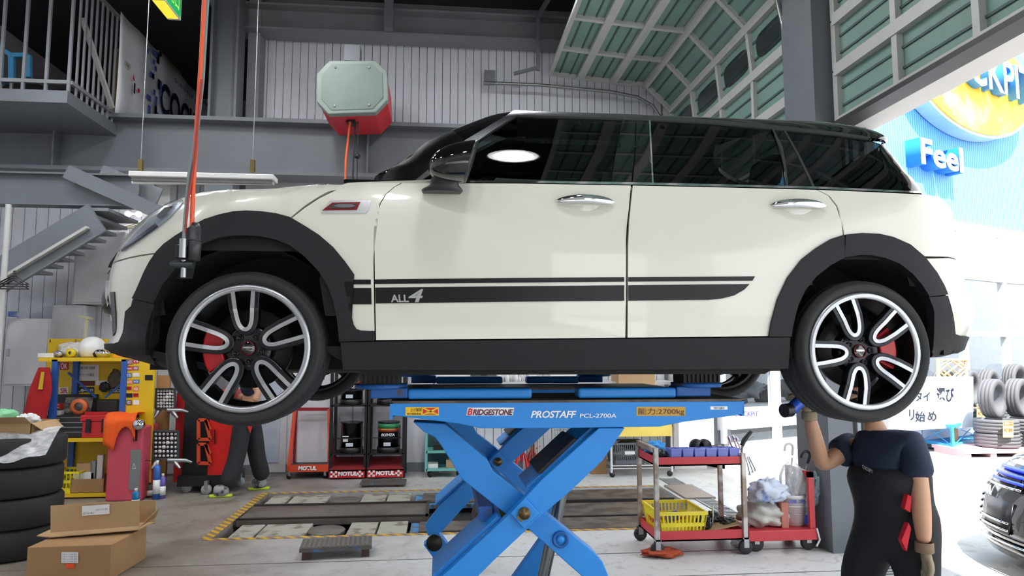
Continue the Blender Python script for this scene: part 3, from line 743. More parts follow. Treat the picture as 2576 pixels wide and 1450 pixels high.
# door mirror
mir = thing('door_mirror', None, None, (0, 0, 0)); mir.parent = car; mir.matrix_parent_inverse = Matrix.Translation(car.location).inverted()
mc = at(1148, 406, 2.83)
def mfn(i, j):
    # nose of the housing points forwards (-x), flat face backwards
    t = i/16; th = t*math.pi/2
    rx = -.118*math.cos(th)**1.0; rr = math.sin(th)**.75
    a = 2*math.pi*j/28
    cs, sn = math.cos(a), math.sin(a)
    zz = .085*rr*(abs(sn)**.9)*math.copysign(1, sn); yy = .105*rr*(abs(cs)**.9)*math.copysign(1, cs)
    return (mc.x+.055+rx*1.4+zz*.30, mc.y+yy, mc.z+zz+rx*.10)
MB().grid(mfn, 17, 29).build('mirror_housing', GLOSSB, mir)
def mf2(i, j):
    a = 2*math.pi*j/28; r = (1.0, 1.0, .93, .9, 0)[i]; dx = (0, .009, .012, .008, .008)[i]
    cs, sn = math.cos(a), math.sin(a); zz = .085*r*(abs(sn)**.9)*math.copysign(1, sn); yy = .105*r*(abs(cs)**.9)*math.copysign(1, cs)
    return (mc.x+.055+dx+zz*.30, mc.y+yy, mc.z+zz)
MB().grid(mf2, 5, 29).build('mirror_bezel', M('mirror bezel', (44, 45, 47), .4), mir)
b0 = at(1111, 486, 2.93); b1 = at(1120, 448, 2.86)
def mb_(i, j):
    t = i/6; a = 2*math.pi*j/20; c = b0.lerp(b1, t); rx = (.082, .088, .080, .066, .060, .058, .056)[i]; ry = (.07, .07, .06, .055, .05, .05, .05)[i]
    return (c.x+rx*math.cos(a), c.y+ry*math.sin(a), c.z+.004*math.sin(a))
mbb = MB().grid(mb_, 7, 21); mbb.add([mb_(0, j) for j in range(20)], [list(range(20))]); mbb.build('mirror_foot', M('mirror foot plastic', (34, 35, 37), .4), mir)

# ---------------------------------------------------------------- wheels
WR = .3165; RIM = .259
GUN = M('gunmetal spoke', (46, 47, 50), .22, .8)
MACH = M('machined alloy face', (176, 179, 183), .3, .9, var=.02)
BARREL = M('rim barrel', (38, 38, 40), .35, .7)
LUG = M('dark lug', (12, 12, 13), .4)
def tyre_mesh(R=WR, r=RIM, w=.225, axis='y', treads=True, grooves=True):
    h = w/2
    prof = [(r-.004, -h*.80), (r+.006, -h*.93), (r+(R-r)*.55, -h*1.03), (R-.018, -h*.97), (R-.004, -h*.82)]
    for g in (-.5, 0, .5) if grooves else ():
        prof += [(R, h*(g-.05)), (R-.005, h*(g-.04)), (R-.005, h*(g+.04)), (R, h*(g+.05))]
    prof += [(R-.004, h*.82), (R-.018, h*.97), (r+(R-r)*.55, h*1.03), (r+.006, h*.93), (r-.004, h*.80), (r-.02, h*.6), (r-.02, -h*.6), (r-.004, -h*.80)]
    mb = MB().lathe(prof, 72, (0, 0, 0), axis)
    if treads and axis == 'y':
        for k in range(64):
            for sg in (-1, 1):
                a = 2*math.pi*(k+.5*(sg > 0))/64; a2 = a+.012
                q = []
                for aa, hh, rr in ((a, .70, R+.0005), (a2, .70, R+.0005), (a2+.02, .98, R-.016), (a+.02, .98, R-.016)):
                    q.append((rr*math.cos(aa), sg*h*hh, rr*math.sin(aa)))
                mb.add(q, [(0, 1, 2, 3), (3, 2, 1, 0)])
    return mb
def arc_path(pts, n):  # resample by cubic
    out = []
    for k in range(len(pts)-1):
        p0 = pts[max(k-1, 0)]; p1 = pts[k]; p2 = pts[k+1]; p3 = pts[min(k+2, len(pts)-1)]
        for i in range(n):
            t = i/n
            out.append(tuple(.5*((2*p1[d])+(-p0[d]+p2[d])*t+(2*p0[d]-5*p1[d]+4*p2[d]-p3[d])*t*t+(-p0[d]+3*p1[d]-3*p2[d]+p3[d])*t**3) for d in range(len(p1))))
    out.append(tuple(pts[-1])); return out
def make_wheel(x, y, z, ang, label, caliper_ang, near=True):
    t = thing('wheel', None, None, (x, y, z)); t['label'] = label
    t.parent = car; t.matrix_parent_inverse = Matrix.Translation(car.location).inverted()
    h = .1125
    tyre_mesh().build('tyre', RUBBER, t)
    # face towards -y
    MB().lathe([(RIM+.002, -h*.86), (RIM+.002, -h*.92), (RIM-.004, -h*.98), (RIM-.022, -h*.97), (RIM-.026, -h*.9)], 72, (0, 0, 0), 'y').build('rim_lip', MACH, t)
    MB().lathe([(RIM-.017, -h*.93), (RIM-.022, -h*.5), (RIM-.035, h*.2), (RIM-.03, h*.9), (RIM, h*.95), (RIM+.002, -h*.9)], 60, (0, 0, 0), 'y').build('rim_barrel', BARREL, t)
    for k in range(5):
        a0 = ang-k*2*math.pi/5
        # U loop: (radial, lateral)
        half = [(.246, .041), (.20, .037), (.15, .032), (.11, .026), (.086, .015), (.078, 0.)]
        loop = half+[(r, -l) for r, l in half[-2::-1]]
        loop = arc_path([(r, l) for r, l in loop], 4)
        def Wp(r, l, yy): return Vector((r*math.cos(a0)-l*math.sin(a0), yy, r*math.sin(a0)+l*math.cos(a0)))
        m = len(loop)
        def strip(yf, dep, wi, wo, mb):
            vs = []
            for i in range(m):
                p = Vector(loop[i]); q = Vector(loop[min(i+1, m-1)])-Vector(loop[max(i-1, 0)]); q.normalize(); nrm = Vector((q.y, -q.x))
                # nrm points outwards from the loop
                if nrm.dot(Vector((p.x-.17, p.y))) < 0 and abs(p.y) > .012: nrm = -nrm
                if abs(p.y) <= .012: nrm = Vector((-1, 0)) if nrm.x > 0 else nrm
                dish = .035*max(0, (.16-p.x)/.16)+.0
                A = p-nrm*wi; B = p+nrm*wo
                yo = yf+dish
                vs += [Wp(A.x, A.y, yo), Wp(B.x, B.y, yo), Wp(B.x, B.y, yo+dep), Wp(A.x, A.y, yo+dep)]
            fs = []
            for i in range(m-1):
                for k2 in range(4):
                    fs.append((i*4+k2, i*4+(k2+1) % 4, (i+1)*4+(k2+1) % 4, (i+1)*4+k2))
            fs += [(0, 1, 2, 3), (m*4-1, m*4-2, m*4-3, m*4-4)]
            mb.add(vs, fs)
        mb = MB(); strip(-h*.90, .045, .008, .026, mb); mb.build('spoke', GUN, t, bevel=.004, weld=True)
        mb = MB(); strip(-h*.90-.004, .005, .0075, .0085, mb); mb.build('spoke_face', MACH, t, weld=True)
    MB().lathe([(.0, -.052), (.058, -.052), (.085, -.058), (.098, -.046), (.098, .0), (0, .0)], 40, (0, 0, 0), 'y').build('hub', GUN, t)
    for k in range(5):
        a = ang-math.pi/5-k*2*math.pi/5
        c = (.054*math.cos(a), -.050, .054*math.sin(a))
        MB().lathe([(0, -.003), (.009, -.003), (.0095, -.014), (.013, -.014), (.014, -.002)], 14, c, 'y').build('lug_nut', LUG, t)
    MB().lathe([(0, -.064), (.026, -.063), (.030, -.060), (.031, -.05)], 28, (0, 0, 0), 'y').build('centre_cap', GLOSSB, t)
    MB().lathe([(.0265, -.0645), (.0295, -.0635), (.0295, -.060), (.0265, -.062)], 28, (0, 0, 0), 'y').build('cap_ring', M('dark red ring', (120, 24, 34), .3), t)
    MB().prism([(.02*math.cos(2*math.pi*q/16), -.0655, .004*math.sin(2*math.pi*q/16)+.003) for q in range(16)], (0, .002, 0)).build('cap_wings', CHROME, t)
    MB().lathe([(.05, -.005), (.05, .0), (.165, .0), (.165, .022), (.05, .022)], 48, (0, 0, 0), 'y').build('brake_disc', M('brake disc iron', (120, 118, 116), .35, .9), t)
    if caliper_ang is not None:
        ca = caliper_ang; pts = []
        for q in range(11): aa = ca-.55+1.1*q/10; pts.append((.185*math.cos(aa), -.05, .185*math.sin(aa)))
        for q in range(11): aa = ca+.55-1.1*q/10; pts.append((.105*math.cos(aa), -.05, .105*math.sin(aa)))
        MB().prism(pts, (0, .09, 0)).build('brake_caliper', M('red caliper paint', (196, 22, 34), .3), t, bevel=.006)
    MB().lathe([(0, .0), (.05, .02), (.06, .12), (0, .16)], 20, (0, 0, 0), 'y').build('hub_carrier', DARKIN, t)
    return t
make_wheel(-.794, 2.92+.1125*.9, 1.617, math.radians(94), 'front wheel with red brake caliper', math.radians(182))
make_wheel(1.862, 2.92+.1125*.9, 1.606, math.radians(112), 'rear wheel with black and silver twin spokes', math.radians(5))
for x, lab in ((-.794, 'front wheel on the far side'), (1.862, 'rear wheel on the far side')):
    w = make_wheel(x, 2*YC-3.02, 1.611, 1.2, lab, None)
    w.rotation_euler = (0, 0, math.pi)
for x in (-.794, 1.862):
    MB().cyl((x+.02, 3.2, 1.6), (x+.02, 2*YC-3.2, 1.6), .035, 10).cyl((x+.03, 3.28, 1.62), (x+.0, 3.36, 2.0), .04, 10).build('axle', DARKIN, car, True)
MB().cyl((-.9, YC, 1.53), (2.3, YC+.1, 1.53), .04, 10).build('exhaust_pipe', M('exhaust steel', (70, 66, 62), .5, .7), car, True)
# ---------------------------------------------------------------- the blue scissor lift
BLUE = M('blue lift paint', (30, 132, 214), .45, var=.05, scale=4)
BLUE2 = M('worn blue lift paint', (20, 86, 160), .5, col2=(70, 66, 60), thr=.66, scale=14)
PLATE = M('rusty worn plate', (96, 84, 74), .6, col2=(70, 62, 56), thr=.5, scale=9)
BLACKP = M('black rubber pad', (20, 20, 21), .6, var=.1)
BRASS = M('brass pin', (120, 104, 70), .4, .8)
lift = thing('scissor_lift', 'bright blue hydraulic scissor lift holding up the white car', 'lift', (.6, 3.8, -.75))
YN = 3.06
def poly3(pts, Y): return [at(x, y, Y) for x, y in pts]
front = [(981, 1014), (1872, 1010), (1874, 1042), (1850, 1046), (1720, 1062), (1660, 1074), (1400, 1078), (1210, 1078), (1150, 1066), (1040, 1052), (980, 1045)]
def platform(Y, label):
    dy = Y-YN
    t = thing('platform', None, None); t['label'] = label; t.parent = lift; t.matrix_parent_inverse = wmat(lift).inverted()
    pts = [p+Vector((0, dy, 0)) for p in poly3(front, YN)]
    MB().prism(pts, (0, .012, 0)).build('skirt', BLUE, t, bevel=.003)
    MB().prism([p+Vector((0, .56, 0)) for p in pts], (0, -.012, 0)).build('skirt', BLUE, t, bevel=.003)
    x0 = pts[0].x; x1 = pts[1].x; z = pts[0].z
    MB().box((x0, Y, z-.004), (x1, Y+.56, z+.006)).build('deck', PLATE, t)
    MB().box((x0, Y, z-.07), (x0+.012, Y+.56, z)).build('end_plate', BLUE, t); MB().box((x1-.012, Y, z-.07), (x1, Y+.56, z)).build('end_plate', BLUE, t)
    return t, z
pn, ZP = platform(YN, 'near platform with lettering')
DYF = 1.42
pf, _ = platform(YN+DYF-.36, 'far platform')
# lettering on the near skirt
def pq(x0, y0, x1, y1, Y=YN): a = at(x0, y1, Y); b = at(x1, y1, Y); c = at(x1, y0, Y); d = at(x0, y0, Y); return a, b, c, d
def lett(txt, x0, y0, x1, y1, mat, par, off=.003, **k):
    a, b, c, d = pq(x0, y0, x1, y1); return text('lettering', txt, a, b-a, d-a, mat, par, off=off, **k)
WHT = M('white print', (235, 238, 240), .5); MAROON = M('maroon print', (96, 20, 50), .5); REDP = M('red print', (214, 30, 36), .5); BLK = M('black print', (16, 16, 18), .6); YEL = M('yellow sticker', (238, 190, 20), .5); OCH = M('ochre sticker', (196, 150, 50), .5)
def stick(x0, y0, x1, y1, mat, par, t=.0012, Y=YN, skew=0):
    a, b, c, d = pq(x0, y0, x1, y1, Y); s_ = Vector(((b-a).x*skew, 0, 0))
    return quad_plate('sticker', a, b, c+s_, d+s_, mat, par, t=t)
stick(1020, 1025, 1062, 1046, YEL, pn); stick(1062, 1025, 1104, 1046, YEL, pn); stick(1064, 1027, 1102, 1044, REDP, pn, .0018)
lett('上げ厳禁', 1032, 1027, 1061, 1036, BLK, pn); lett('最大積載重量', 1024, 1039, 1059, 1044, BLK, pn)
for (xa, ya, xb, yb) in ((1064, 1044, 1102, 1027), (1064, 1027, 1102, 1044)):
    a, b = at(xa, ya, YN-.002), at(xb, yb, YN-.002); MB().bar(a, b, .003, .006).build('sticker', YEL, pn, True)
stick(1072, 1034, 1094, 1043, OCH, pn, .0022)
stick(1173, 1026, 1290, 1046, WHT, pn, .0012, skew=.03)
lett('B', 1175, 1028, 1189, 1045, REDP, pn, shear=.25, bold=.03); lett('RIDGESTONE', 1189, 1030, 1291, 1045, MAROON, pn, shear=.25, bold=.03, spacing=.95)
lett('PROSTAFF', 1335, 1034, 1450, 1052, WHT, pn, shear=.25, bold=.025, spacing=.95); lett('PCL-2700A', 1458, 1041, 1550, 1051.5, WHT, pn, shear=.1, bold=.015)
stick(1601, 1024, 1724, 1047, OCH, pn); lett('能力:2700kg', 1605, 1027, 1721, 1046, M('brown print', (70, 30, 30), .5), pn)
stick(1787, 1023, 1830, 1031, WHT, pn); lett('特許出願中', 1795, 1024.5, 1822, 1030, BLK, pn)
# support arms with rubber blocks
def arm(x0, x1, y, xr, parent, dark=False):
    t = thing('support_arm', None, None); t.parent = lift; t.matrix_parent_inverse = wmat(lift).inverted()
    L = x1-x0; s_ = 1 if xr > x1 else -1
    base = ZP+.012
    MB().box((x0, y, base), (x1, y+.10, base+.045)).build('arm_beam', BLUE, t, True, bevel=.012, seg=3)
    xe = x1 if s_ > 0 else x0
    MB().box((min(xe, xe+s_*.16), y+.0, base+.005), (max(xe, xe+s_*.16), y+.12, base+.05)).build('arm_end', BLUE2, t, True, bevel=.006)
    cx = xe+s_*.12
    MB().lathe([(0, 0), (.11, 0), (.115, .006), (.115, .02), (.0, .02)], 28, (cx, y+.08, base+.045)).build('arm_plate', BLUE2, t, True)
    n = 22; mb = MB(); h0, h1 = base+.065, 1.53
    mb.box((cx-.085, y+.01, h0), (cx+.085, y+.15, h1))
    for k in range(9):
        xx = cx-.08+k*.02; mb.box((xx-.005, y+.002, h0+.005), (xx+.005, y+.012, h1-.012))
    mb.build('rubber_block', BLACKP, t, True)
    return t
xa0, xa1 = at(1060, 1000, YN).x, at(1340, 1000, YN).x
xb0, xb1 = at(1457, 1000, YN).x, at(1690, 1000, YN).x
arm(xa0-.06, xa1, YN+.02, -9, lift); arm(xb0, xb1+.03, YN+.02, 9, lift)
arm(xa0+.05, xa1, YN+DYF+.1, -9, lift); arm(xb0-.05, xb1-.12, YN+DYF+.1, 9, lift)
# scissor arms
armA = [(1039, 1062), (1120, 1066), (1225, 1156), (1240, 1185), (1316, 1243), (1367, 1287), (1497, 1392), (1516, 1414), (1530, 1447), (1540, 1500), (1500, 1500), (1463, 1450), (1326, 1329), (1262, 1286), (1163, 1207), (1108, 1119), (1094, 1101), (1066, 1087)]
armB = [(1501, 1074), (1565, 1074), (1541, 1109), (1510, 1155), (1430, 1231), (1364, 1287), (1331, 1318), (1240, 1403), (1193, 1450), (1110, 1545), (1060, 1560), (1050, 1520), (1103, 1450), (1279, 1287), (1320, 1243), (1361, 1200)]
YA = YN+.20; YB = YN+.04
def scissor(dy, label, far=False):
    t = thing('scissor_linkage', None, None); t['label'] = label; t.parent = lift; t.matrix_parent_inverse = wmat(lift).inverted()
    D = Vector((0, dy, 0))
    MB().prism([p+D for p in poly3(armA, YN+.1)], (0, .12, 0)).build('scissor_arm', BLUE, t, bevel=.004)
    MB().prism([p+D for p in poly3(armB, YN+.06)], (0, -.05, 0)).build('scissor_arm', BLUE, t, bevel=.004)
    for seg in ([(1501, 1076), (1490, 1072), (1322, 1228), (1335, 1228)], [(1262, 1303), (1250, 1300), (1085, 1452), (1103, 1452)]):
        MB().prism([p+D for p in poly3(seg, YN+.058)], (0, .30, 0)).build('arm_flange', BLUE, t, bevel=.003)
    MB().prism([p+D for p in poly3([(1452, 1107), (1444, 1104), (1352, 1190), (1362, 1192)], YN+.056)], (0, .31, 0)).build('rubber_strip', BLACKP, t)
    MB().prism([p+D for p in poly3([(1283, 1290), (1320, 1250), (1357, 1290), (1317, 1329)], YN+.008)], (0, -.02, 0)).build('pivot_plate', BLUE, t, bevel=.003)
    c = at(1318, 1290, YN)+D
    MB().lathe([(0, -.035), (.012, -.035), (.012, -.028), (.026, -.026), (.026, -.01)], 20, (c.x, c.y, c.z), 'y').build('pivot_pin', BRASS, t)
    if not far:
        e = at(1304, 1305, YN); MB().bar(e+Vector((0, -.018, 0)), c+Vector((0, -.018, 0)), .03, .008, up=(0, 1, 0)).build('lock_plate', BRASS, t)
        g = at(1410, 1358, YN+.095)
        MB().lathe([(.026, -.006), (.03, -.01), (.036, -.008), (.038, 0)], 24, (g.x, g.y, g.z), 'y').build('arm_eye', BLUE2, t); MB().lathe([(0, -.008), (.016, -.008), (.018, 0)], 20, (g.x, g.y, g.z), 'y').build('arm_eye_pin', BLUE, t)
    # knees and the lower pair of arms going down into the recess
    kl = at(1072, 1545, YN+.06)+D; kr = at(1515, 1455, YN+.1)+D
    kl.z = kr.z = .42
    MB().lathe([(0, -.07), (.05, -.07), (.05, -.05), (.03, -.05)], 20, (kl.x+.02, kl.y, kl.z), 'y').build('knee_pin', M('greasy pin', (44, 42, 30), .5, .5), t)
    MB().bar(kl+Vector((0, .08, .0)), Vector((kr.x+.05, kl.y+.08, -.68)), .09, .12).build('scissor_arm', BLUE, t, bevel=.004)
    MB().bar(kr+Vector((0, .0, .0)), Vector((kl.x-.05, kr.y, -.68)), .07, .12).build('scissor_arm', BLUE, t, bevel=.004)
    return t
scissor(0, 'near scissor linkage'); scissor(DYF, 'far scissor linkage', True)
MB().box((-.6, 3.0, -.75), (1.8, 3.3, -.66)).build('base_frame', BLUE2, lift, True); MB().box((-.6, 4.3, -.75), (1.8, 4.65, -.66)).build('base_frame', BLUE2, lift, True)
a = Vector((.28, 3.55, -.5)); b = Vector((.62, 3.55, .95))
MB().cyl(a, a.lerp(b, .62), .055, 16).build('hydraulic_cylinder', M('beige cylinder', (150, 140, 104), .45), lift, True)
MB().cyl(a.lerp(b, .6), b, .03, 14).build('piston_rod', M('piston steel', (120, 122, 124), .25, .9), lift, True)
MB().bar((.2, 3.2, .88), (.2, 4.6, .88), .06).build('cross_shaft', BLUE2, lift, True)
# ---------------------------------------------------------------- things along the back of the hall
def pspan(x0, y0, x1, y1, Y):
    ym = (y0+y1)/2; xm = (x0+x1)/2
    return at(x0, ym, Y).x, at(x1, ym, Y).x, at(xm, y1, Y).z, at(xm, y0, Y).z
def pbox(name, x0, y0, x1, y1, Y, dep, mat, parent=None, bevel=0, z0=None):
    xa, xb, za, zb_ = pspan(x0, y0, x1, y1, Y)
    if z0 is not None: za = z0
    return MB().box((xa, Y, za), (xb, Y+dep, zb_)).build(name, mat, parent, parent is not None, bevel)
def ptext(txt, x0, y0, x1, y1, Y, mat, par, **k):
    a = at(x0, y1, Y); b = at(x1, y1, Y); d = at(x0, y0, Y); k.setdefault('off', .003)
    return text('lettering', txt, a, b-a, d-a, mat, par, **k)
def pthing(name, label, cat, px, py, Y=None, group=None, z=None):
    p = at(px, py, Y) if Y else atZ(px, py)
    return thing(name, label, cat, (p.x, p.y, p.z if z is None else z), group=group)
CARDB = M('corrugated cardboard', (178, 146, 106), .8, var=.05, scale=5)
CARDB2 = M('brown cardboard', (158, 122, 84), .8, var=.06, scale=5)
YELP = M('yellow painted steel', (226, 186, 20), .45, var=.06)
BLUEP = M('blue painted steel', (44, 92, 168), .45, var=.06)
REDM = M('red painted steel', (196, 34, 40), .4, var=.06)
ORM = M('orange painted steel', (214, 74, 40), .45, var=.06)
BLKM = M('black painted steel', (24, 24, 26), .4, var=.1)
GREYM = M('cabinet grey', (208, 208, 212), .5, var=.05)
TEAL = M('teal painted steel', (110, 180, 172), .45, var=.05)
ORCORD = M('orange hose', (232, 96, 40), .5); BLKH = M('black hose', (26, 27, 32), .5)
GALV = M('galvanised steel', (170, 172, 174), .35, .8)
WPL = M('white plastic', (228, 228, 226), .4)
def clear_film(name='clear plastic film'):
    if name in MATS: return MATS[name]
    m = bpy.data.materials.new(name); m.use_nodes = True; nt = m.node_tree; N = nt.nodes; L = nt.links
    b = N['Principled BSDF']; b.inputs['Base Color'].default_value = (.8, .82, .84, 1); b.inputs['Roughness'].default_value = .25
    tr = N.new('ShaderNodeBsdfTransparent'); mx = N.new('ShaderNodeMixShader'); nz = N.new('ShaderNodeTexNoise'); nz.inputs['Scale'].default_value = 9
    mr = N.new('ShaderNodeMapRange'); mr.inputs[1].default_value = .35; mr.inputs[2].default_value = .7; mr.inputs[3].default_value = .42; mr.inputs[4].default_value = .72
    L.new(nz.outputs[0], mr.inputs[0]); L.new(mr.outputs[0], mx.inputs[0]); L.new(tr.outputs[0], mx.inputs[1]); L.new(b.outputs[0], mx.inputs[2]); L.new(mx.outputs[0], N['Material Output'].inputs['Surface'])
    MATS[name] = m; return m
FILM = clear_film()
def crumple(name, c, size, mat, parent=None, W=False, seed=1, amp=.25, n=18):
    """crumpled cloth, bag or rag: a closed lumpy sheet"""
    from mathutils import noise
    mb = MB()
    def fn(i, j):
        th = math.pi*i/n; ph = 2*math.pi*j/(2*n); d = Vector((math.sin(th)*math.cos(ph), math.sin(th)*math.sin(ph), math.cos(th)))
        k = 1+amp*(noise.noise(d*2.2+Vector((seed, 0, 0)))*1.2+abs(noise.noise(d*5+Vector((0, seed, 0))))*.9-.3)
        return (c[0]+d.x*size[0]*k, c[1]+d.y*size[1]*k, max(c[2]-size[2]*.98, c[2]+d.z*size[2]*k))
    mb.grid(fn, n+1, 2*n+1)
    return mb.build(name, mat, parent, W, weld=True)
# --- hose reel box on the big beam
RY = 8.05
reel = pthing('hose_reel_box', 'grey and red eight-sided hose reel box hung high on the beam', 'hose reel', 890, 285, 8.45)
octo = [(796, 185), (828, 152), (945, 152), (974, 180), (976, 250), (945, 283), (825, 287), (796, 255)]
pts = [at(x, y, RY) for x, y in octo]
MB().prism(pts, (0, .12, 0)).build('cover_frame', M('grey green plastic', (128, 140, 132), .5), reel, True, bevel=.012)
cen = sum(pts, Vector())/8
MB().prism([cen+(p-cen)*.86+Vector((0, -.008, 0)) for p in pts], (0, .012, 0)).build('cover_plate', M('dull green plate', (112, 124, 116), .5), reel, True)
for k in (1, 2, 5, 6):
    q = cen+(pts[k]-cen)*.72; MB().lathe([(0, -.012), (.012, -.012), (.014, 0)], 12, (q.x, RY-.008, q.z), 'y').build('bolt', GALV, reel, True)
MB().prism([cen+(p-cen)*.97+Vector((0, .12, 0)) for p in pts], (0, .73, 0)).build('reel_housing', M('red plastic housing', (206, 40, 52), .45), reel, True, bevel=.01)
pbox('bracket', 866, 112, 905, 152, 8.3, .2, MSTEEL, reel)
MB().bar((cen.x, 8.75, cen.z+.3), (cen.x, 9.0, cen.z+.3), .1, .03).build('bracket', MSTEEL, reel, True)
hx = at(884, 310, 8.35)
MB().box((hx.x-.05, hx.y-.05, hx.z-.01), (hx.x+.05, hx.y+.1, hx.z+.05)).build('hose_guide', BLKM, reel, True)
def cord(name, label, pts, r, mat, cat='hose', group=None):
    o = MB().tube(pts, r, 8).build(name, mat); return tag(o, label, cat, group)
cord('air_hose', 'orange hose hanging from the red hose reel box', [(hx.x-.01, 8.3, hx.z), (hx.x-.05, 8.3, 3.9), (hx.x-.06, 8.3, 2.2)], .014, ORCORD)
cord('air_hose', 'black hose hanging from the red hose reel box', [(hx.x+.05, 8.3, hx.z), (hx.x+.04, 8.3, 3.9), (hx.x+.02, 8.3, 2.2)], .010, BLKH)
t = thing('pull_cord', 'thin black cord with a ball stopper below the hose reel', 'cord', (hx.x+.09, 8.28, 2.2))
MB().tube([(hx.x+.09, 8.28, hx.z), (hx.x+.085, 8.28, 2.2)], .007, 6).build('cord', BLKH, t, True)
p = at(893, 393, 8.28); MB().lathe([(.035*math.sin(math.pi*k/8), -.035*math.cos(math.pi*k/8)) for k in range(9)], 14, (hx.x+.09, 8.28, p.z)).build('stopper_ball', BLKM, t, True)
# --- fluorescent fixture
FY = 6.6
fx = pthing('fluorescent_fixture', 'long white fluorescent light fixture hung in front of the grey beam', 'lamp', 505, 448, FY)
pbox('housing', 322, 434, 688, 447, FY, .18, WPL, fx, .008); pbox('lamp_tray', 330, 447, 684, 458, FY+.04, .10, M('lamp tray', (140, 140, 138), .5), fx)
a = at(332, 460, FY+.09); b = at(688, 462, FY+.09); MB().cyl(a, b, .016, 12).build('tube', M('unlit tube glass', (225, 228, 228), .3), fx, True)
for px in (353, 635):
    q = at(px, 434, FY+.09); MB().tube([q, (q.x, q.y, 6.35)], .004, 6).build('hanger_wire', GALV, fx, True)
    MB().box((q.x-.02, q.y-.02, q.z), (q.x+.02, q.y+.02, q.z+.12)).build('clamp', M('brass clamp', (110, 96, 56), .4, .7), fx, True)
# --- exit sign
ex = thing('exit_sign', 'hanging emergency exit light with green side and yellow underside', 'sign', (-2.97, 7.4, 5.27))
MB().box((-3.06, 7.15, 5.27), (-2.92, 7.75, 5.58)).build('sign_box', M('sign housing', (190, 190, 180), .5), ex, True, bevel=.01)
quad_plate('sign_face', (-2.92, 7.18, 5.29), (-2.92, 7.72, 5.29), (-2.92, 7.72, 5.56), (-2.92, 7.18, 5.56), M('green sign light', (30, 170, 90), .4, emit=.35), ex)
text('lettering', '非常口', (-2.916, 7.26, 5.34), (0, .4, 0), (0, 0, .17), M('yellow sign print', (220, 240, 120), .5, emit=.4), ex)
quad_plate('lens', (-3.05, 7.7, 5.27), (-2.93, 7.7, 5.27), (-2.93, 7.3, 5.27), (-3.05, 7.3, 5.27), M('yellow lens', (236, 214, 60), .4, emit=.8), ex)
MB().cyl((-2.99, 7.45, 5.58), (-2.99, 7.45, 6.6), .012, 8).build('rod', GALV, ex, True)
# --- mezzanine
struct(box('mezzanine_deck', (-6.8, 7.95, 4.36), (-4.17, 14, 4.5), MSTEEL))
struct(box('storage_floor', (-4.17, 9.35, 4.36), (-2.7, 14, 4.46), MDARK))
struct(box('wall_storage', (-6.8, 13.9, 0), (3.3, 14.1, 6.6), MDARK)); struct(box('wall_storage_side', (-2.66, 9.4, 4.5), (-2.5, 14, 6.6), MDARK))
rail = thing('guard_rail', 'grey metal guard rail with upright bars around the mezzanine', 'railing', (-5, 8, 4.5))
for z in (4.62, 5.9): MB().bar((-6.8, 8.02, z), (-4.18, 8.02, z), .04).bar((-4.18, 8.02, z), (-4.18, 9.1, z), .04).build('rail', MSTEEL2, rail, True)
for i in range(11): MB().bar((-6.6+i*.24, 8.02, 4.5), (-6.6+i*.24, 8.02, 5.9), .03).build('upright', MSTEEL2, rail, True)
for i in range(8): MB().bar((-4.18, 8.14+i*.125, 4.5), (-4.18, 8.14+i*.125, 5.9), .022).build('upright', MSTEEL2, rail, True)
a = at(207, 45, 8.3); b = at(282, 272, 8.75); MB().bar(a, b, .06, .03).build('brace', M('pale steel', (160, 160, 156), .5), rail, True)
BX = -4.13
ban = thing('banner', 'white shop banner with dark blue lettering tied along the mezzanine edge', 'banner', (BX, 11, 4.6))
nb_ = 40; bw = MB()
def bfn(i, j):
    y = 9.0+4.2*i/nb_; z = 4.62+1.33*j/6
    return (BX+.02*math.sin(i*.9+j*.4)*(1-.5*j/6)-.01, y, z)
bw.grid(bfn, nb_+1, 7); bw.build('banner_cloth', M('white banner cloth', (246, 246, 250), .8, var=.02), ban, True)
o_ = ban.children[-1].modifiers.new('thick', 'SOLIDIFY'); o_.thickness = .006
NAVY = M('navy banner print', (24, 30, 66), .7); BLUEB = M('blue banner print', (88, 110, 190), .7)
text('lettering', 'COCKPIT', (BX+.012, 10.25, 5.08), (0, 2.2, 0), (0, 0, .48), NAVY, ban, bold=.03, off=.012)
text('lettering', 'SUMMER FAIR', (BX+.012, 10.75, 5.72), (0, 1.3, 0), (0, 0, .07), BLUEB, ban, off=.012)
random.seed(3)
for k in range(34):
    yy = 9.74+random.random()*.5; zz = 4.9+random.random()*.98
    yy = round(yy/.07)*.07; zz = round(zz/.07)*.07
    MB().box((BX+.024, yy, zz), (BX+.028, yy+.07, zz+.07)).build('checker_print', BLUEB, ban, True)
for k, c in enumerate(((80, 130, 190), (60, 60, 66), (200, 60, 70), (210, 180, 80), (80, 150, 100))):
    y = 9.14+.055*k; z = 5.33-(.028 if k > 2 else 0)
    if k > 2: y = 9.168+.055*(k-3)
    MB().lathe([(.024, 0), (.028, 0), (.028, .003), (.024, .003)], 18, (BX+.022, y, z), 'x').build('ring_emblem', M('ring%d' % k, c, .7), ban, True)
MB().prism([(BX+.024, 9.36, 5.2), (BX+.024, 9.42, 5.2), (BX+.024, 9.36, 5.27)], (.004, 0, 0)).build('emblem', REDP, ban, True); MB().box((BX+.024, 9.4, 5.03), (BX+.028, 9.44, 5.17)).build('emblem', NAVY, ban, True); MB().lathe([(0, 0), (.03, 0), (.03, .004), (0, .004)], 14, (BX+.022, 9.55, 5.12), 'x').build('emblem', REDP, ban, True)
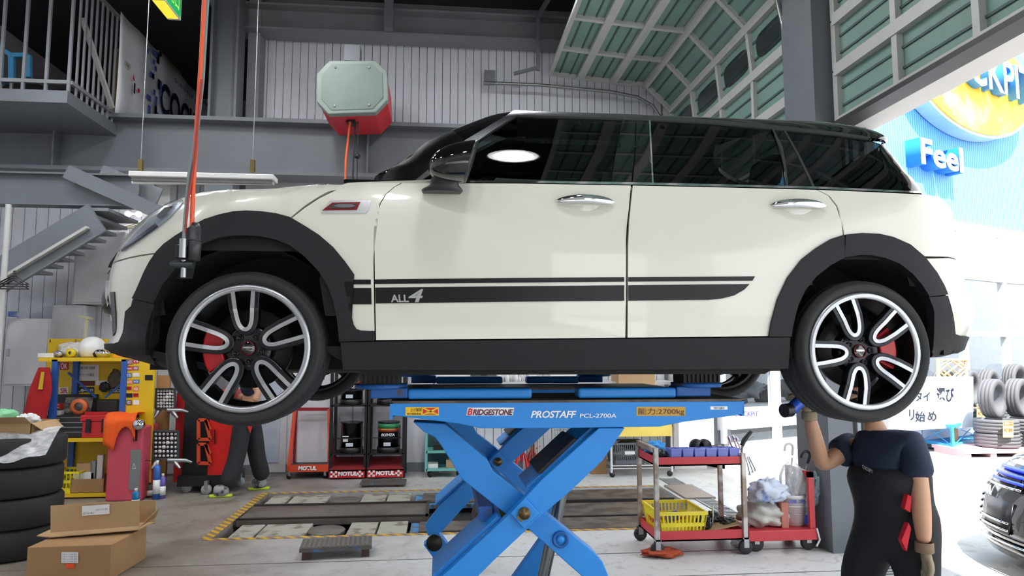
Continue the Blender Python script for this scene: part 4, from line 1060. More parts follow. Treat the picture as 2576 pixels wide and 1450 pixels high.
for i, (y0, y1, z1) in enumerate(((10.6, 11.5, 6.15), (11.6, 13.2, 5.75))):
    t = thing('cardboard_box', ('tall brown cardboard box behind the shop banner', 'long brown cardboard box at the far end of the shop banner')[i], 'box', (-4.6, (y0+y1)/2, 4.5))
    MB().box((-4.95, y0, 4.5), (-4.28, y1, z1)).build('carton', CARDB2, t, True, bevel=.01); MB().box((-4.281, (y0+y1)/2-.18, z1-.35), (-4.272, (y0+y1)/2+.1, z1-.25)).build('hand_hole', M('hand hole', (70, 50, 34), .9), t, True)
# blue frame, tyre and bag on the deck
bf = thing('blue_rack', 'light blue metal frame standing on the mezzanine behind the rail', 'frame', (-5.6, 8.5, 4.5))
BL2 = M('light blue metal', (70, 150, 196), .45)
for (q0, q1) in (((0, 120), (30, 140)), ((30, 140), (72, 140)), ((72, 140), (72, 195)), ((30, 140), (30, 205)), ((0, 205), (30, 205)), ((0, 120), (0, 205))):
    MB().bar(at(*q0, 8.6), at(*q1, 8.6), .06, .05).build('frame_bar', BL2, bf, True)
q = at(30, 205, 8.6); MB().bar(q, (q.x, q.y, 4.5), .03).build('frame_leg', GALV, bf, True)
for i, px in enumerate((95, 160)):
    q = at(px, 190, 10.2); R_ = .42
    t = tag(tyre_mesh(R_, .27, .25, 'x' if i == 2 else 'y', False, False).build('tyre', RUBBER, None, loc=(q.x, 10.0+i*.3, 4.5+R_)), ('black tyre leaning at the left of the mezzanine', 'black tyre in the middle of the mezzanine', 'black tyre beside the shop banner')[i], 'tyre', 'tyres on the mezzanine')
# --- girder, brace and stair below the mezzanine
g2 = ibeam_x('steel_beam', -6.8, -3.55, 8.3, 8.5, 3.28, 3.66, MSTEEL, .02)
MB().bar(at(168, 432, 8.25), at(402, 536, 8.25), .16, .05, up=(0, 1, 0)).build('brace', MSTEEL, g2); MB().bar(at(250, 440, 8.6), at(400, 500, 8.6), .25, .03, up=(0, 1, 0)).build('brace', MSTEEL2, g2)
for k in range(7):
    q = at(225+k*14, 452+k*7.2, 8.5); MB().lathe([(0, -.03), (.02, -.03), (.02, 0)], 8, (q.x, 8.58, q.z), 'y').build('bolt', GALV, g2)
st = thing('staircase', 'grey steel staircase climbing to the mezzanine', 'stairs', (-5.6, 8.6, 0))
for yy, dz in ((8.0, 0.), (8.85, .0)):
    MB().bar(at(246, 548, yy), at(-80, 742, yy), .05, .36, up=(0, 0, 1)).build('stringer', MSTEEL, st, True)
    MB().bar(at(-80, 742, yy), Vector((at(-80, 742, yy).x-.5, yy, .1)), .05, .30).build('stringer', MSTEEL, st, True)
MB().bar(at(226, 542, 7.97)+Vector((0, 0, -.14)), at(-90, 730, 7.97)+Vector((0, 0, -.14)), .12, .03).build('stringer_flange', MRAIL, st, True)
for k in range(9):
    q = at(236-k*30, 524+k*18, 8.0); MB().box((q.x-.13, 8.05, q.z-.02), (q.x+.13, 8.82, q.z+.015)).build('tread', MSTEEL2, st, True)
pole = thing('coat_pole', 'thin pale steel pole at the left edge with coat hangers', 'pole', (at(22, 700, 7.6).x, 7.6, 0))
q = at(22, 515, 7.6); MB().cyl((q.x, 7.6, 0), (q.x, 7.6, q.z), .028, 12).build('pole_tube', M('pale pole', (190, 190, 188), .4), pole, True)
for k in range(3):
    c = at(28, 700+k*6, 7.5); tag(MB().tube([(c.x-.13, 7.5, c.z-.06), (c.x+.16, 7.52, c.z-.06), (c.x+.02, 7.5, c.z+.03), (c.x-.13, 7.5, c.z-.06)], .008, 6).tube([(c.x+.02, 7.5, c.z+.03), (c.x+.02, 7.5, c.z+.07), (c.x, 7.57, c.z+.08)], .006, 6).build('coat_hanger', BLKM), ('topmost', 'middle', 'lowest')[k]+' black coat hanger hooked on the pale pole', 'hanger', 'coat hangers')
# --- wall cabinets
def cabinet(x0, y0, x1, y1, Y, dep, label, handle=None):
    t = pthing('wall_cabinet', label, 'cabinet', (x0+x1)/2, y1, Y)
    pbox('cabinet_body', x0, y0, x1, y1, Y, dep, GREYM, t, .006); pbox('cabinet_door', x0+4, y0+5, x1-5, y1-5, Y-.015, .015, GREYM, t, .004)
    if handle: pbox('handle', *handle, Y-.03, .02, GALV, t)
    return t
cabinet(185, 583, 310, 766, 9.35, .33, 'large grey steel cabinet fixed to the wall left of the car')
cabinet(12, 802, 122, 972, 9.2, .4, 'low grey steel cabinet with a small silver handle', (15, 878, 22, 896))
cabinet(126, 768, 208, 975, 9.35, .3, 'narrow grey cabinet beside the low steel cabinet')
tag(pbox('tissue_box', 19, 784, 45, 797, 9.3, .12, M('blue white carton', (120, 150, 205), .6, col2=(235, 235, 235), thr=.5, scale=3), None, .004), 'small blue and white box on the low grey cabinet', 'box')
mct = pthing('mop_head_tool', 'yellow headed brush standing behind the workbench', 'brush', 212, 850, 8.95)
MB().bar(at(218, 800, 8.95), (at(218, 800, 8.95).x, 8.95, 0), .03).build('brush_handle', M('cream plastic', (220, 214, 180), .5), mct, True); MB().bar(at(198, 795, 8.95), at(232, 802, 8.95), .05, .03).build('brush_head', M('cream plastic', (220, 214, 180), .5), mct, True)
t = thing('twin_spotlight', 'pair of lit bulbs on the wall above the headlamp', 'lamp', at(335, 540, 9.5))
for px in (322, 349):
    c = at(px, 539, 9.45); MB().lathe([(.04*math.sin(math.pi*k/8), -.04*math.cos(math.pi*k/8)) for k in range(9)], 14, c).build('bulb', M('lit bulb', (255, 250, 255), .4, emit=16, var=0), t, True)
MB().bar(at(322, 539, 9.5), at(349, 539, 9.5), .03).build('lamp_bar', GALV, t, True)
for k, (y0, y1) in enumerate(((562, 574), (566, 579), (572, 576))):
    tag(MB().tube([at(190, y1+2, 9.5), at(240, y0+6, 9.45), at(300, y1, 9.5), at(345, y0, 9.5), at(380, y0-14, 9.5)], .014, 6).build('conduit_cable', M('cream cable', (196, 188, 168), .6)), ('upper', 'middle', 'lower')[k]+' cream cable looping along the wall above the grey cabinet', 'cable', 'wall cables')
eb = pthing('switch_box', 'white electrical box on the wall above the bonnet', 'electrical box', 420, 510, 9.5)
pbox('box_body', 401, 462, 428, 513, 9.45, .2, WPL, eb, .006); pbox('meter', 374, 466, 390, 511, 9.5, .1, BLKM, eb)

# --- workbench at the left: yellow shelves on blue posts
BY0, BY1 = 8.25, 8.75
wb = pthing('workbench', 'yellow shelf workbench on blue posts covered with stickers', 'workbench', 190, 1253)
def zat(py, px=200, Y=BY0): return at(px, py, Y).z
wx0 = at(90, 1000, BY0).x; wx1 = at(312, 1000, BY0).x
for nm, py in (('shelf', 905), ('shelf', 1108), ('shelf', 1247)):
    x0 = wx0 if py < 1000 else at(146, 1100, BY0).x-.3
    MB().box((x0, BY0, zat(py)-.02), (wx1, BY1, zat(py)+.02)).build(nm, YELP, wb, True)
MB().box((at(120, 880, 8.75).x, BY1, zat(1247)), (wx1, BY1+.02, at(200, 853, 8.77).z)).build('back_panel', YELP, wb, True)
sp = MB().box((at(313, 900, BY0).x, BY0+.02, 0.02), (at(385, 1000, BY0).x, BY0+.05, zat(898))).build('side_panel', YELP, wb, True)
for px in (132, 308):
    x = at(px, 1000, BY0).x
    for yy in (BY0, BY1-.05): MB().box((x-.03, yy, 0), (x+.03, yy+.05, zat(905))).build('post', BLUEP, wb, True)
for px in (132, 308):
    x = at(px, 1000, BY0).x; s_ = 1 if px < 200 else -1
    MB().bar((x, BY0+.3, zat(940)), (x+s_*.32, BY0+.3, zat(1005)), .02).build('brace', BLUEP, wb, True)
STK = [M('sticker%d' % i, c, .5) for i, c in enumerate(((200, 30, 40), (235, 235, 235), (40, 40, 44), (60, 110, 190), (90, 160, 90), (230, 120, 40), (160, 60, 110)))]
def stk(x0, y0, x1, y1, Y, m, par, txt=None, tm=None):
    a, b, c, d = pq(x0, y0, x1, y1, Y); quad_plate('sticker', a, b, c, d, m, par, t=.002)
    if txt: ptext(txt, x0+2, y0+2, x1-2, y1-2, Y-.002, tm, par, bold=.02)
PY = BY1-.004
stk(151, 912, 172, 931, PY, STK[0], wb, 'OK', WHT); stk(193, 918, 249, 958, PY, WPL, wb); ptext('作業手順 点検表', 198, 922, 240, 930, PY-.003, BLK, wb); ptext('チェック項目', 200, 940, 236, 947, PY-.003, BLK, wb)
stk(197, 959, 238, 971, PY, STK[2], wb, 'TOOLE ICE', STK[0]); stk(193, 974, 237, 988, PY, STK[2], wb, 'Le-on', WHT); stk(241, 958, 300, 970, PY, STK[1], wb); stk(275, 977, 308, 990, PY, STK[2], wb, 'CUSCO', WHT); stk(150, 975, 172, 992, PY, STK[1], wb, 'SR', STK[0])
ptext('1', 125, 855, 128, 862, PY, BLK, wb); ptext('2', 188, 855, 193, 862, PY, BLK, wb)
random.seed(5)
for r in range(9):
    for cidx in range(2):
        x0 = 318+cidx*17; y0 = 905+r*17
        if random.random() < .9: stk(x0, y0, x0+13+random.random()*3, y0+8+random.random()*6, BY0+.018, random.choice(STK), wb, random.choice((None, 'KYB', 'NGK', 'ENDLESS', 'ion', 'RAYS')), random.choice((WHT, BLK)))
stk(365, 944, 384, 957, BY0+.018, BLK, wb)
# things on the workbench
hm = pthing('helmet', 'white open-face helmet on the top shelf of the workbench', 'helmet', 232, 903, 8.45)
hc = at(232, 878, 8.5)
def hfn(i, j):
    th = math.pi*.72*i/12; a = 2*math.pi*j/24; r = .135
    return (hc.x+r*math.sin(th)*math.cos(a)*1.05, hc.y+r*math.sin(th)*math.sin(a)*1.1, hc.z+r*math.cos(th)*1.05)
MB().grid(hfn, 13, 25).build('helmet_shell', WPL, hm, True)
crumple('visor', (hc.x+.10, hc.y-.05, hc.z-.05), (.07, .08, .05), M('dark visor', (24, 24, 28), .15), hm, True, amp=.1)
tag(pbox('plastic_tray', 94, 889, 134, 904, 8.35, .2, WPL, None, .006, z0=zat(905)+.02), 'shallow white tray at the left end of the top shelf', 'tray')
c = at(185, 890, 8.5); tag(crumple('plastic_bag', (c.x, 8.5, zat(905)+.11), (.16, .12, .09), FILM, seed=4), 'crumpled clear plastic bag on the top shelf of the workbench', 'bag')
c = at(148, 893, 8.4); tag(crumple('foil_packet', (c.x, 8.4, zat(905)+.06), (.06, .05, .04), M('foil', (170, 168, 172), .25, .6), seed=9), 'silvery foil packet beside the white tray', 'packet')
c = at(183, 893, 8.4); tag(MB().lathe([(.02, -.025), (.05, -.025), (.05, .025), (.02, .025), (.02, -.025)], 20, (c.x, 8.36, zat(905)+.072), 'y').build('tape_roll', M('yellow tape', (214, 190, 30), .5)), 'yellow tape roll standing on the top shelf', 'tape')
c = at(258, 898, 8.4); tag(MB().lathe([(0, 0), (.06, 0), (.085, .04), (.09, .07), (.085, .07), (.05, .01)], 24, (c.x, 8.42, zat(905)+.02)).build('steel_bowl', CHROME), 'shiny steel bowl beside the white helmet', 'bowl')
tag(pbox('parts_box', 284, 893, 313, 907, 8.3, .12, M('orange box', (236, 160, 20), .5), None, .004, z0=zat(905)+.02), 'small orange box at the right end of the top shelf', 'box')
tc_ = pthing('tool_chest', 'black tool chest with silver lined drawers and raised lid', 'tool chest', 145, 1105, 8.35)
zs = zat(1108)+.02
xa, xb = at(88, 1070, 8.3).x, at(212, 1070, 8.3).x
MB().box((xa, 8.3, zs), (xb, 8.68, zat(1048))).build('chest_body', BLKM, tc_, True, bevel=.006)
for k in range(4):
    z_ = zs+.012+k*(zat(1048)-zs-.03)/4; MB().box((xa+.01, 8.285, z_), (xb-.01, 8.3, z_+.05)).build('drawer', M('drawer black', (34, 34, 36), .3), tc_, True); MB().box((xa+.01, 8.28, z_+.05), (xb-.01, 8.288, z_+.056)).build('drawer_pull', GALV, tc_, True)
MB().box((at(122, 1000, 8.6).x, 8.64, zat(1048)), (at(238, 1000, 8.6).x, 8.70, at(180, 993, 8.65).z)).build('chest_lid', BLKM, tc_, True)
quad_plate('lid_photo', *[at(x, y, 8.635) for x, y in ((158, 1040), (228, 1040), (236, 1000), (166, 1000))], M('faded poster', (150, 146, 132), .6, col2=(90, 86, 84), thr=.52, scale=12), tc_)
for i, (x0, y0, x1, y1, col_, lb) in enumerate(((120, 1016, 131, 1047, (90, 120, 170), 'blue spray can in the open tool chest'), (133, 1016, 152, 1030, (200, 40, 46), 'red TC carton in the open tool chest'), (118, 1034, 152, 1047, (220, 214, 210), 'white and red carton in the open tool chest'))):
    t = pthing('supply_box', lb, 'box', (x0+x1)/2, y1, 8.45); pbox('carton', x0, y0, x1, y1, 8.42+.02*(i == 1), .08, M('supply%d' % i, col_, .5), t, .003, z0=zat(1048)+.001 if i != 1 else zat(1030, 140, 8.44))
    if i == 1: ptext('TC', 136, 1018, 149, 1027, 8.44, WHT, t)
c = at(208, 1030, 8.5); tag(MB().lathe([(.05, -.02), (.09, -.02), (.09, .02), (.05, .02), (.05, -.02)], 24, (c.x, 8.42, zat(1048)+.092), 'y').build('hose_coil', M('orange coil', (222, 110, 60), .5)), 'orange hose coil leaning in the open tool chest', 'hose')
tb = pthing('tool_box', 'red plastic tool box with black clasps on the middle shelf', 'tool box', 245, 1105, 8.3)
MB().box((at(206, 1080, 8.28).x, 8.28, zs), (at(276, 1080, 8.28).x, 8.55, zat(1062))).build('box_body', REDM, tb, True, bevel=.01); MB().box((at(201, 1055, 8.27).x, 8.27, zat(1062)), (at(288, 1055, 8.27).x, 8.56, zat(1046))).build('box_lid', REDM, tb, True, bevel=.01)
for px in (222, 262): x = at(px, 1070, 8.27).x; MB().box((x-.025, 8.26, zat(1090)), (x+.025, 8.28, zat(1056))).build('clasp', BLKM, tb, True)
MB().bar(at(215, 1040, 8.4), at(275, 1040, 8.4), .03).build('box_handle', REDM, tb, True)
tcase = tag(MB().box((at(243, 1020, 8.6).x, 8.58, zs), (at(296, 1020, 8.6).x, 8.7, at(270, 1006, 8.6).z)).build('tool_case', M('black case', (40, 40, 42), .5), None, bevel=.02), 'black plastic tool case standing behind the red tool box', 'case')
c = at(283, 955, 8.6); tag(crumple('hanging_gloves', (c.x, 8.66, c.z), (.07, .04, .11), M('dirty gloves', (96, 84, 72), .8), seed=12, amp=.35), 'dirty work gloves hung on the yellow back panel', 'gloves')
c = at(255, 975, 8.6); tag(crumple('earmuffs', (c.x, 8.68, c.z), (.06, .03, .06), M('black earmuff', (36, 34, 38), .6), seed=15, amp=.3), 'black ear defenders hung on the yellow back panel', 'earmuffs')
rj = pthing('red_jacket', 'red work jacket with yellow tag hung beside the workbench', 'jacket', 100, 1050, 8.2)
def jf(i, j):
    t_ = i/10; w_ = .05+.10*t_+.02*math.sin(5*t_); a = 2*math.pi*j/16; c = at(110-22*t_, 925+135*t_, 8.15)
    return (c.x+w_*math.cos(a)*(1+.12*math.sin(3*a+4*t_)), c.y+.06*math.sin(a), c.z)
MB().grid(jf, 11, 17).build('jacket_cloth', M('red cloth', (170, 22, 28), .8, var=.15), rj, True); quad_plate('jacket_tag', *[at(x, y, 8.07) for x, y in ((96, 980), (107, 980), (112, 936), (104, 936))], M('yellow tag', (206, 178, 40), .6), rj)
# lower shelf of the bench
z2 = zat(1247)+.02
bk = pthing('basket', 'yellow plastic basket on the bottom shelf of the workbench', 'basket', 160, 1240, 8.3)
def slat_basket(t, x0, y0, z0, w, d, h, mat, flare=.03, nx=7, ny=4):
    """open basket with slotted walls: top rim, floor, corner posts and slats"""
    for (a, b, c_, e) in ((0, 0, 1, 0), (1, 0, 1, 1), (1, 1, 0, 1), (0, 1, 0, 0)):
        P = lambda u, v, k: Vector((x0+u*w+(u*2-1)*flare*k, y0+v*d+(v*2-1)*flare*k, z0+h*k))
        A0, A1, B0, B1 = P(a, b, 0), P(a, b, 1), P(c_, e, 0), P(c_, e, 1)
        MB().bar(A1, B1, .018, .025).build('rim', mat, t, True); MB().bar(A0.lerp(A1, .12), B0.lerp(B1, .12), .006, .05).build('lower_band', mat, t, True); MB().bar(A0.lerp(A1, .55), B0.lerp(B1, .55), .006, .03).build('middle_band', mat, t, True)
        n = nx if a != c_ else ny
        for k in range(n+1): MB().bar(A0.lerp(B0, k/n), A1.lerp(B1, k/n), .012, .006).build('slat', mat, t, True)
    MB().box((x0, y0, z0), (x0+w, y0+d, z0+.008)).build('basket_floor', mat, t, True)
YBK = M('yellow basket plastic', (232, 214, 40), .45)
slat_basket(bk, at(128, 1240, 8.3).x, 8.3, z2, .28, .3, .22, YBK, .02)
cx_ = pthing('open_carton', 'open cardboard box full of oddments on the bottom shelf', 'box', 222, 1240, 8.3)
xa, xb = at(178, 1220, 8.28).x, at(262, 1220, 8.28).x
for lo, hi in (((xa, 8.28, z2), (xb, 8.285, z2+.15)), ((xa, 8.6, z2), (xb, 8.605, z2+.15)), ((xa, 8.28, z2), (xa+.005, 8.6, z2+.15)), ((xb-.005, 8.28, z2), (xb, 8.6, z2+.15)), ((xa, 8.28, z2), (xb, 8.6, z2+.005))): MB().box(lo, hi).build('carton_wall', CARDB2, cx_, True)
for i, (x0, y0, x1, y1, m_, lb) in enumerate(((192, 1166, 228, 1196, CARDB, 'square brown carton poking out of the oddments box'), (183, 1190, 236, 1212, WPL, 'white torn packet in the oddments box'), (243, 1146, 258, 1205, M('grey bar', (190, 186, 180), .5), 'pale upright bar in the oddments box'), (229, 1160, 240, 1206, M('chrome bar', (150, 150, 150), .3, .7), 'thin metal bar in the oddments box'))):
    tag(pbox('oddment', x0, y0, x1, y1, 8.34+.05*(i == 0), .06, m_, None, .004, z0=z2+.01), lb, 'oddment')
# --- pink machine with orange cloth
PK = 8.05
pm = pthing('coolant_machine', 'faded red upright service machine with grey front panel and round gauge', 'machine', 300, 1262)
xa, xb, xc = at(266, 1200, PK).x, at(326, 1200, PK).x, at(355, 1200, PK).x
MB().box((xa, PK, .0), (xc, PK+.42, at(300, 1075, PK).z)).build('machine_body', M('faded red enamel', (196, 74, 92), .5, var=.05), pm, True, bevel=.02)
MB().box((xb, PK-.006, .12), (xc-.01, PK, at(330, 1132, PK).z)).build('front_panel', M('dull panel', (130, 132, 132), .5, .3), pm, True); MB().box((xb+.02, PK-.008, at(335, 1110, PK).z), (xb+.06, PK, at(335, 1068, PK).z)).build('switch_plate', BLKM, pm, True)
c = at(351, 1068, PK); MB().lathe([(0, -.06), (.05, -.055), (.06, -.03), (.06, 0)], 22, (c.x, PK, c.z), 'y').build('gauge', CHROME, pm, True)
ptext('△', 333, 1165, 342, 1180, PK-.008, WHT, pm)
oc = MB()
def ofn(i, j):
    u = i/14; v = j/10; x = xa-.03+(xc-xa+.0)*u*.86; zt = at(300, 1052, PK).z
    if v < .5: return (x, PK+.3-.34*v*2, zt+.02*math.sin(6*u+5*v)+.03)
    return (x+.02*math.sin(9*u), PK-.035-.01*math.sin(8*u+3*v), zt-.02-(.22+.1*math.sin(5*u+1)-.05*math.cos(9*u))*(v-.5)*2)
oc.grid(ofn, 15, 11); o = oc.build('orange_cloth', M('orange cloth', (240, 92, 20), .8)); tag(o, 'orange cloth draped over the faded red service machine', 'cloth'); s_ = o.modifiers.new('thick', 'SOLIDIFY'); s_.thickness = .006
# --- stack of tyres with carton and film
TY = 6.1; TX = at(147, 1230, TY).x-.345
for k in range(4):
    R_ = .345; w_ = .225
    o = MB(); tm_ = tyre_mesh(R_, .22, w_, 'z', False, False)
    o = tm_.build('tyre', RUBBER, None, loc=(TX+.015*(k % 2), TY, w_*1.03/2+.004+k*w_*1.035)); tag(o, ('bottom', 'second lowest', 'third', 'topmost')[k]+' tyre of the black stack at the left edge', 'tyre', 'stack of four tyres')
TZ = 4*.225*1.035+.01
bxo = thing('open_carton', 'open cardboard box on top of the tyre stack', 'box', (TX, TY, TZ))
xa, xb = at(-60, 1085, 5.9).x, at(78, 1085, 5.9).x
for lo, hi in (((xa, 5.9, TZ), (xb, 5.905, TZ+.10)), ((xa, 6.3, TZ), (xb, 6.305, TZ+.10)), ((xb-.005, 5.9, TZ), (xb, 6.3, TZ+.10)), ((xa, 5.9, TZ), (xb, 6.3, TZ+.005))): MB().box(lo, hi).build('carton_wall', CARDB, bxo, True)
MB().prism([(xb, 5.9, TZ+.1), (xb, 6.25, TZ+.1), (xb+.08, 6.22, TZ+.04), (xb+.08, 5.92, TZ+.04)], (0, 0, .005)).build('carton_flap', CARDB, bxo, True); MB().prism([(xa, 5.9, TZ+.1), (xb, 5.9, TZ+.1), (xb-.0, 5.8, TZ+.16), (xa, 5.8, TZ+.16)], (0, .005, 0)).build('carton_flap', CARDB, bxo, True)
tag(crumple('green_packet', (xb-.32, 6.1, TZ+.13), (.10, .09, .07), M('pale green wrap', (130, 200, 150), .5), seed=21), 'pale green crumpled packet in the box on the tyres', 'packet'); tag(crumple('white_packet', (xb-.15, 6.12, TZ+.10), (.08, .07, .06), WPL, seed=22, amp=.4), 'white crumpled paper in the box on the tyres', 'paper')
fl_ = MB()
def ff(i, j):
    u = i/14; v = j/8; x = TX-.1+.52*u; y = TY-.36+.10*v+.2*u*v
    z = TZ+.02-.30*max(0, (1-v)-.3)*(1-.4*abs(u-.6))+.05*u*u+.014*math.sin(11*u+6*v)
    return (x, y, max(z, TZ-.25))
fl_.grid(ff, 15, 9); o = fl_.build('plastic_film', FILM); tag(o, 'clear plastic sheet spilling over the edge of the tyre stack', 'film')
# --- two cardboard boxes on the floor
b1 = thing('cardboard_box', 'large closed cardboard box on the floor with an orange sticker', 'box', (atZ(170, 1449).x, 5.3, 0))
A = atZ(62, 1462); X0 = at(66, 1420, 5.3).x; X1 = at(275, 1420, 5.3).x; ZH = at(170, 1375, 5.3).z
quadb = [Vector((X0, 5.3, 0)), Vector((X1, 5.32, 0)), Vector((X1+.03, 5.84, 0)), Vector((X0+.02, 5.8, 0))]
MB().prism(quadb, (0, 0, ZH)).build('carton', CARDB2, b1, True, bevel=.006)
stk2 = lambda x0, y0, x1, y1, m_, par, Y: quad_plate('label_sticker', *pq(x0, y0, x1, y1, Y), m_, par, t=.002)
stk2(155, 1390, 197, 1417, M('white label', (226, 226, 228), .6), b1, 5.302); stk2(166, 1419, 187, 1430, M('orange label', (240, 80, 40), .6), b1, 5.302)
for k in range(4): ptext('品名 タイヤ部品 数量', 158, 1393+k*6, 194, 1397+k*6, 5.299, M('grey print', (120, 120, 124), .6), b1)
b2 = thing('cardboard_box', 'flat open cardboard box with white label lying on the larger box', 'box', (at(230, 1340, 5.5).x, 5.7, ZH))
P = lambda x, y, Y: at(x, y, Y)
MB().prism([P(127, 1341, 5.5), P(350, 1324, 5.62), P(350, 1260, 5.62), P(127, 1273, 5.5)], (0, .006, 0)).build('carton_wall', CARDB, b2, True)
bl, br = P(127, 1341, 5.5), P(350, 1324, 5.62); zb2 = ZH+.012
MB().prism([(bl.x, 5.5, zb2), (br.x, 5.62, zb2+.01), (br.x+.02, 5.86, zb2+.01), (bl.x+.0, 5.8, zb2)], (0, 0, .006)).build('carton_floor', CARDB, b2, True)
MB().prism([(bl.x, 5.8, zb2), (br.x+.02, 5.86, zb2), (br.x+.02, 5.86, zb2+.18), (bl.x, 5.8, zb2+.18)], (0, .006, 0)).build('carton_wall', CARDB, b2, True)
MB().prism([(bl.x, 5.5, zb2), (bl.x-.12, 5.55, zb2+.0), (bl.x-.12, 5.78, zb2), (bl.x, 5.8, zb2)], (0, 0, .006)).build('carton_flap', CARDB, b2, True)
MB().prism([(br.x, 5.62, zb2+.03), (br.x+.05, 5.7, zb2+.1), (br.x+.05, 5.84, zb2+.12), (br.x+.02, 5.86, zb2+.05)], (.006, 0, 0)).build('carton_flap', CARDB2, b2, True)
a_, b_, c_, d_ = P(207, 1298, 5.53), P(276, 1293, 5.57), P(276, 1269, 5.57), P(207, 1274, 5.53); nn = Vector((0, -.004, 0))
quad_plate('label_sticker', a_+nn, b_+nn, c_+nn, d_+nn, M('white label', (226, 226, 228), .6), b2, t=.002)
text('lettering', '送り状 福山', a_+nn*1.6+(b_-a_)*.05+(d_-a_)*.1, (b_-a_)*.4, (d_-a_)*.25, M('grey print', (120, 120, 124), .6), b2); text('lettering', 'お届け先 品名 部品', a_+nn*1.6+(b_-a_)*.52+(d_-a_)*.45, (b_-a_)*.42, (d_-a_)*.2, M('grey print', (120, 120, 124), .6), b2)
# --- spray cans
def can(px, py, h, r, colm, cap, label):
    p = atZ(px, py); t = thing('spray_can', label, 'spray can', p, group='spray cans on the floor')
    MB().lathe([(0, 0), (r, 0), (r, h*.80), (r*.8, h*.86), (r*.45, h*.88), (0, h*.88)], 18).build('can_body', colm, t); MB().lathe([(0, h*.88), (r*.4, h*.88), (r*.4, h), (0, h)], 12).build('nozzle', cap, t)
    MB().lathe([(r*1.005, h*.15), (r*1.01, h*.15), (r*1.01, h*.5), (r*1.005, h*.5)], 18).build('can_label', WPL, t); return t
t = can(392, 1257, .42, .036, M('blue can', (60, 110, 190), .3, .3), WPL, 'tall blue spray can with a white cap on the floor'); MB().tube([(0, 0, .41), (-.14, 0, .42)], .004, 6).build('straw', BLKM, t)
can(407, 1255, .27, .036, M('purple can', (110, 100, 180), .3, .3), WPL, 'shorter violet spray can with a white cap')
can(340, 1285, .22, .036, M('teal can', (40, 120, 170), .3, .3), WPL, 'small blue spray can beside the faded red machine'); can(376, 1252, .16, .034, M('brown can', (90, 80, 70), .5), BLKM, 'small dark can behind the tall blue spray can')
# --- wheel alignment unit with target boards
al = thing('alignment_machine', 'red and black wheel alignment cabinet on casters', 'machine', (at(510, 1205, 8.5).x, 8.5, 0))
AY = 8.45
xa, xb, xc = at(455, 1150, AY).x, at(523, 1150, AY).x, at(582, 1150, AY).x; zt = at(500, 985, AY).z
MB().box((xa, AY+.05, .16), (xb, AY+.5, zt)).build('cabinet_side', BLKM, al, True); MB().box((xb, AY, .16), (xc, AY+.5, zt)).build('cabinet_door', M('bright red enamel', (222, 34, 30), .35), al, True, bevel=.006); MB().box((xa-.02, AY-.03, .08), (xc+.02, AY+.52, .2)).build('plinth', BLKM, al, True)
MB().box((at(440, 1100, 8.6).x, 8.6, .1), (at(462, 1100, 8.6).x, 8.85, at(450, 985, 8.9).z)).build('red_post', REDM, al, True); MB().bar(at(541, 1082, AY-.02), at(541, 1117, AY-.02), .012).build('door_handle', CHROME, al, True)
for y0, y1 in ((1057, 1106), (1118, 1166)):
    for (a, b) in (((500, y0), (518, y0)), ((518, y0), (530, (y0+y1)/2)), ((530, y1), (500, y1)), ((500, y0), (500, y1)), ((518, y0), (530, y1))): MB().bar(at(*a, AY-.03), at(*b, AY-.03), .035, .03, up=(0, 1, 0)).build('orange_holder', ORM, al, True)
for px, py in ((520, 8.36), (603, 8.8), (470, 8.5)):
    p = at(px, 1215, py); MB().lathe([(0, -.02), (.055, -.02), (.055, .02), (0, .02)], 16, (p.x, p.y, .055), 'y').build('caster_wheel', M('grey caster tyre', (170, 176, 176), .4), al, True); MB().box((p.x-.02, p.y-.03, .06), (p.x+.02, p.y+.03, .15)).build('caster_fork', GALV, al, True)
def target(x0, y0, x1, y1, Y, label):
    t = pthing('alignment_target', label, 'target board', (x0+x1)/2, y1, Y, group='wheel alignment targets')
    pbox('board', x0, y0, x1, y1, Y, .03, M('target black', (22, 20, 34), .5), t); 
    fr = M('target frame', (70, 72, 74), .5)
    for a, b in (((x0, y0), (x1, y0)), ((x1, y0), (x1, y1)), ((x1, y1), (x0, y1)), ((x0, y1), (x0, y0))): MB().bar(at(*a, Y), at(*b, Y), .02, .03, up=(0, 1, 0)).build('board_frame', fr, t, True)
    for i in range(6):
        for j in range(6):
            c = at(x0+(x1-x0)*(i+.7)/6.4, y0+(y1-y0)*(j+.7)/6.4, Y)
            r = .021 if (i+j) % 5 == 0 and 0 < i < 5 and 0 < j < 5 else .0145
            MB().lathe([(0, -.004), (r, -.004), (r, 0)], 12, (c.x, c.y, c.z), 'y').build('target_dot', WPL, t, True)
    for s_ in (-1, 1):
        xm = (x0+x1)/2+s_*(x1-x0)*.28
        MB().tube([at(xm, y1-2, Y+.06), at(xm+s_*8, y1+12, Y-.02), at(xm+s_*18, y1+24, Y-.05)], [.03, .026, .014], 8).build('clamp_arm', GALV, t, True)
    MB().tube([at((x0+x1)/2+6, y1+4, Y), at(x1+18, y1+4, Y), at(x1+34, y1+9, Y)], [.03, .022, .012], 8).build('clamp_arm', GALV, t, True); MB().cyl(at((x0+x1)/2, y1-10, Y+.03), at((x0+x1)/2, y1-10, Y+.35), .03, 10).build('clamp_stem', BLKM, t, True)
target(392, 979, 440, 1029, 8.5, 'upper dotted wheel alignment target board on its clamp'); target(385, 1085, 449, 1155, 8.3, 'lower and larger dotted wheel alignment target board on its clamp')
tp_ = tag(MB().box((at(393, 1000, 8.9).x, 8.9, 0), (at(425, 1000, 8.9).x, 8.95, at(400, 945, 8.9).z)).build('wood_panel', M('plywood', (190, 140, 90), .7, var=.1, scale=3)), 'light plywood board leaning behind the alignment targets', 'board')
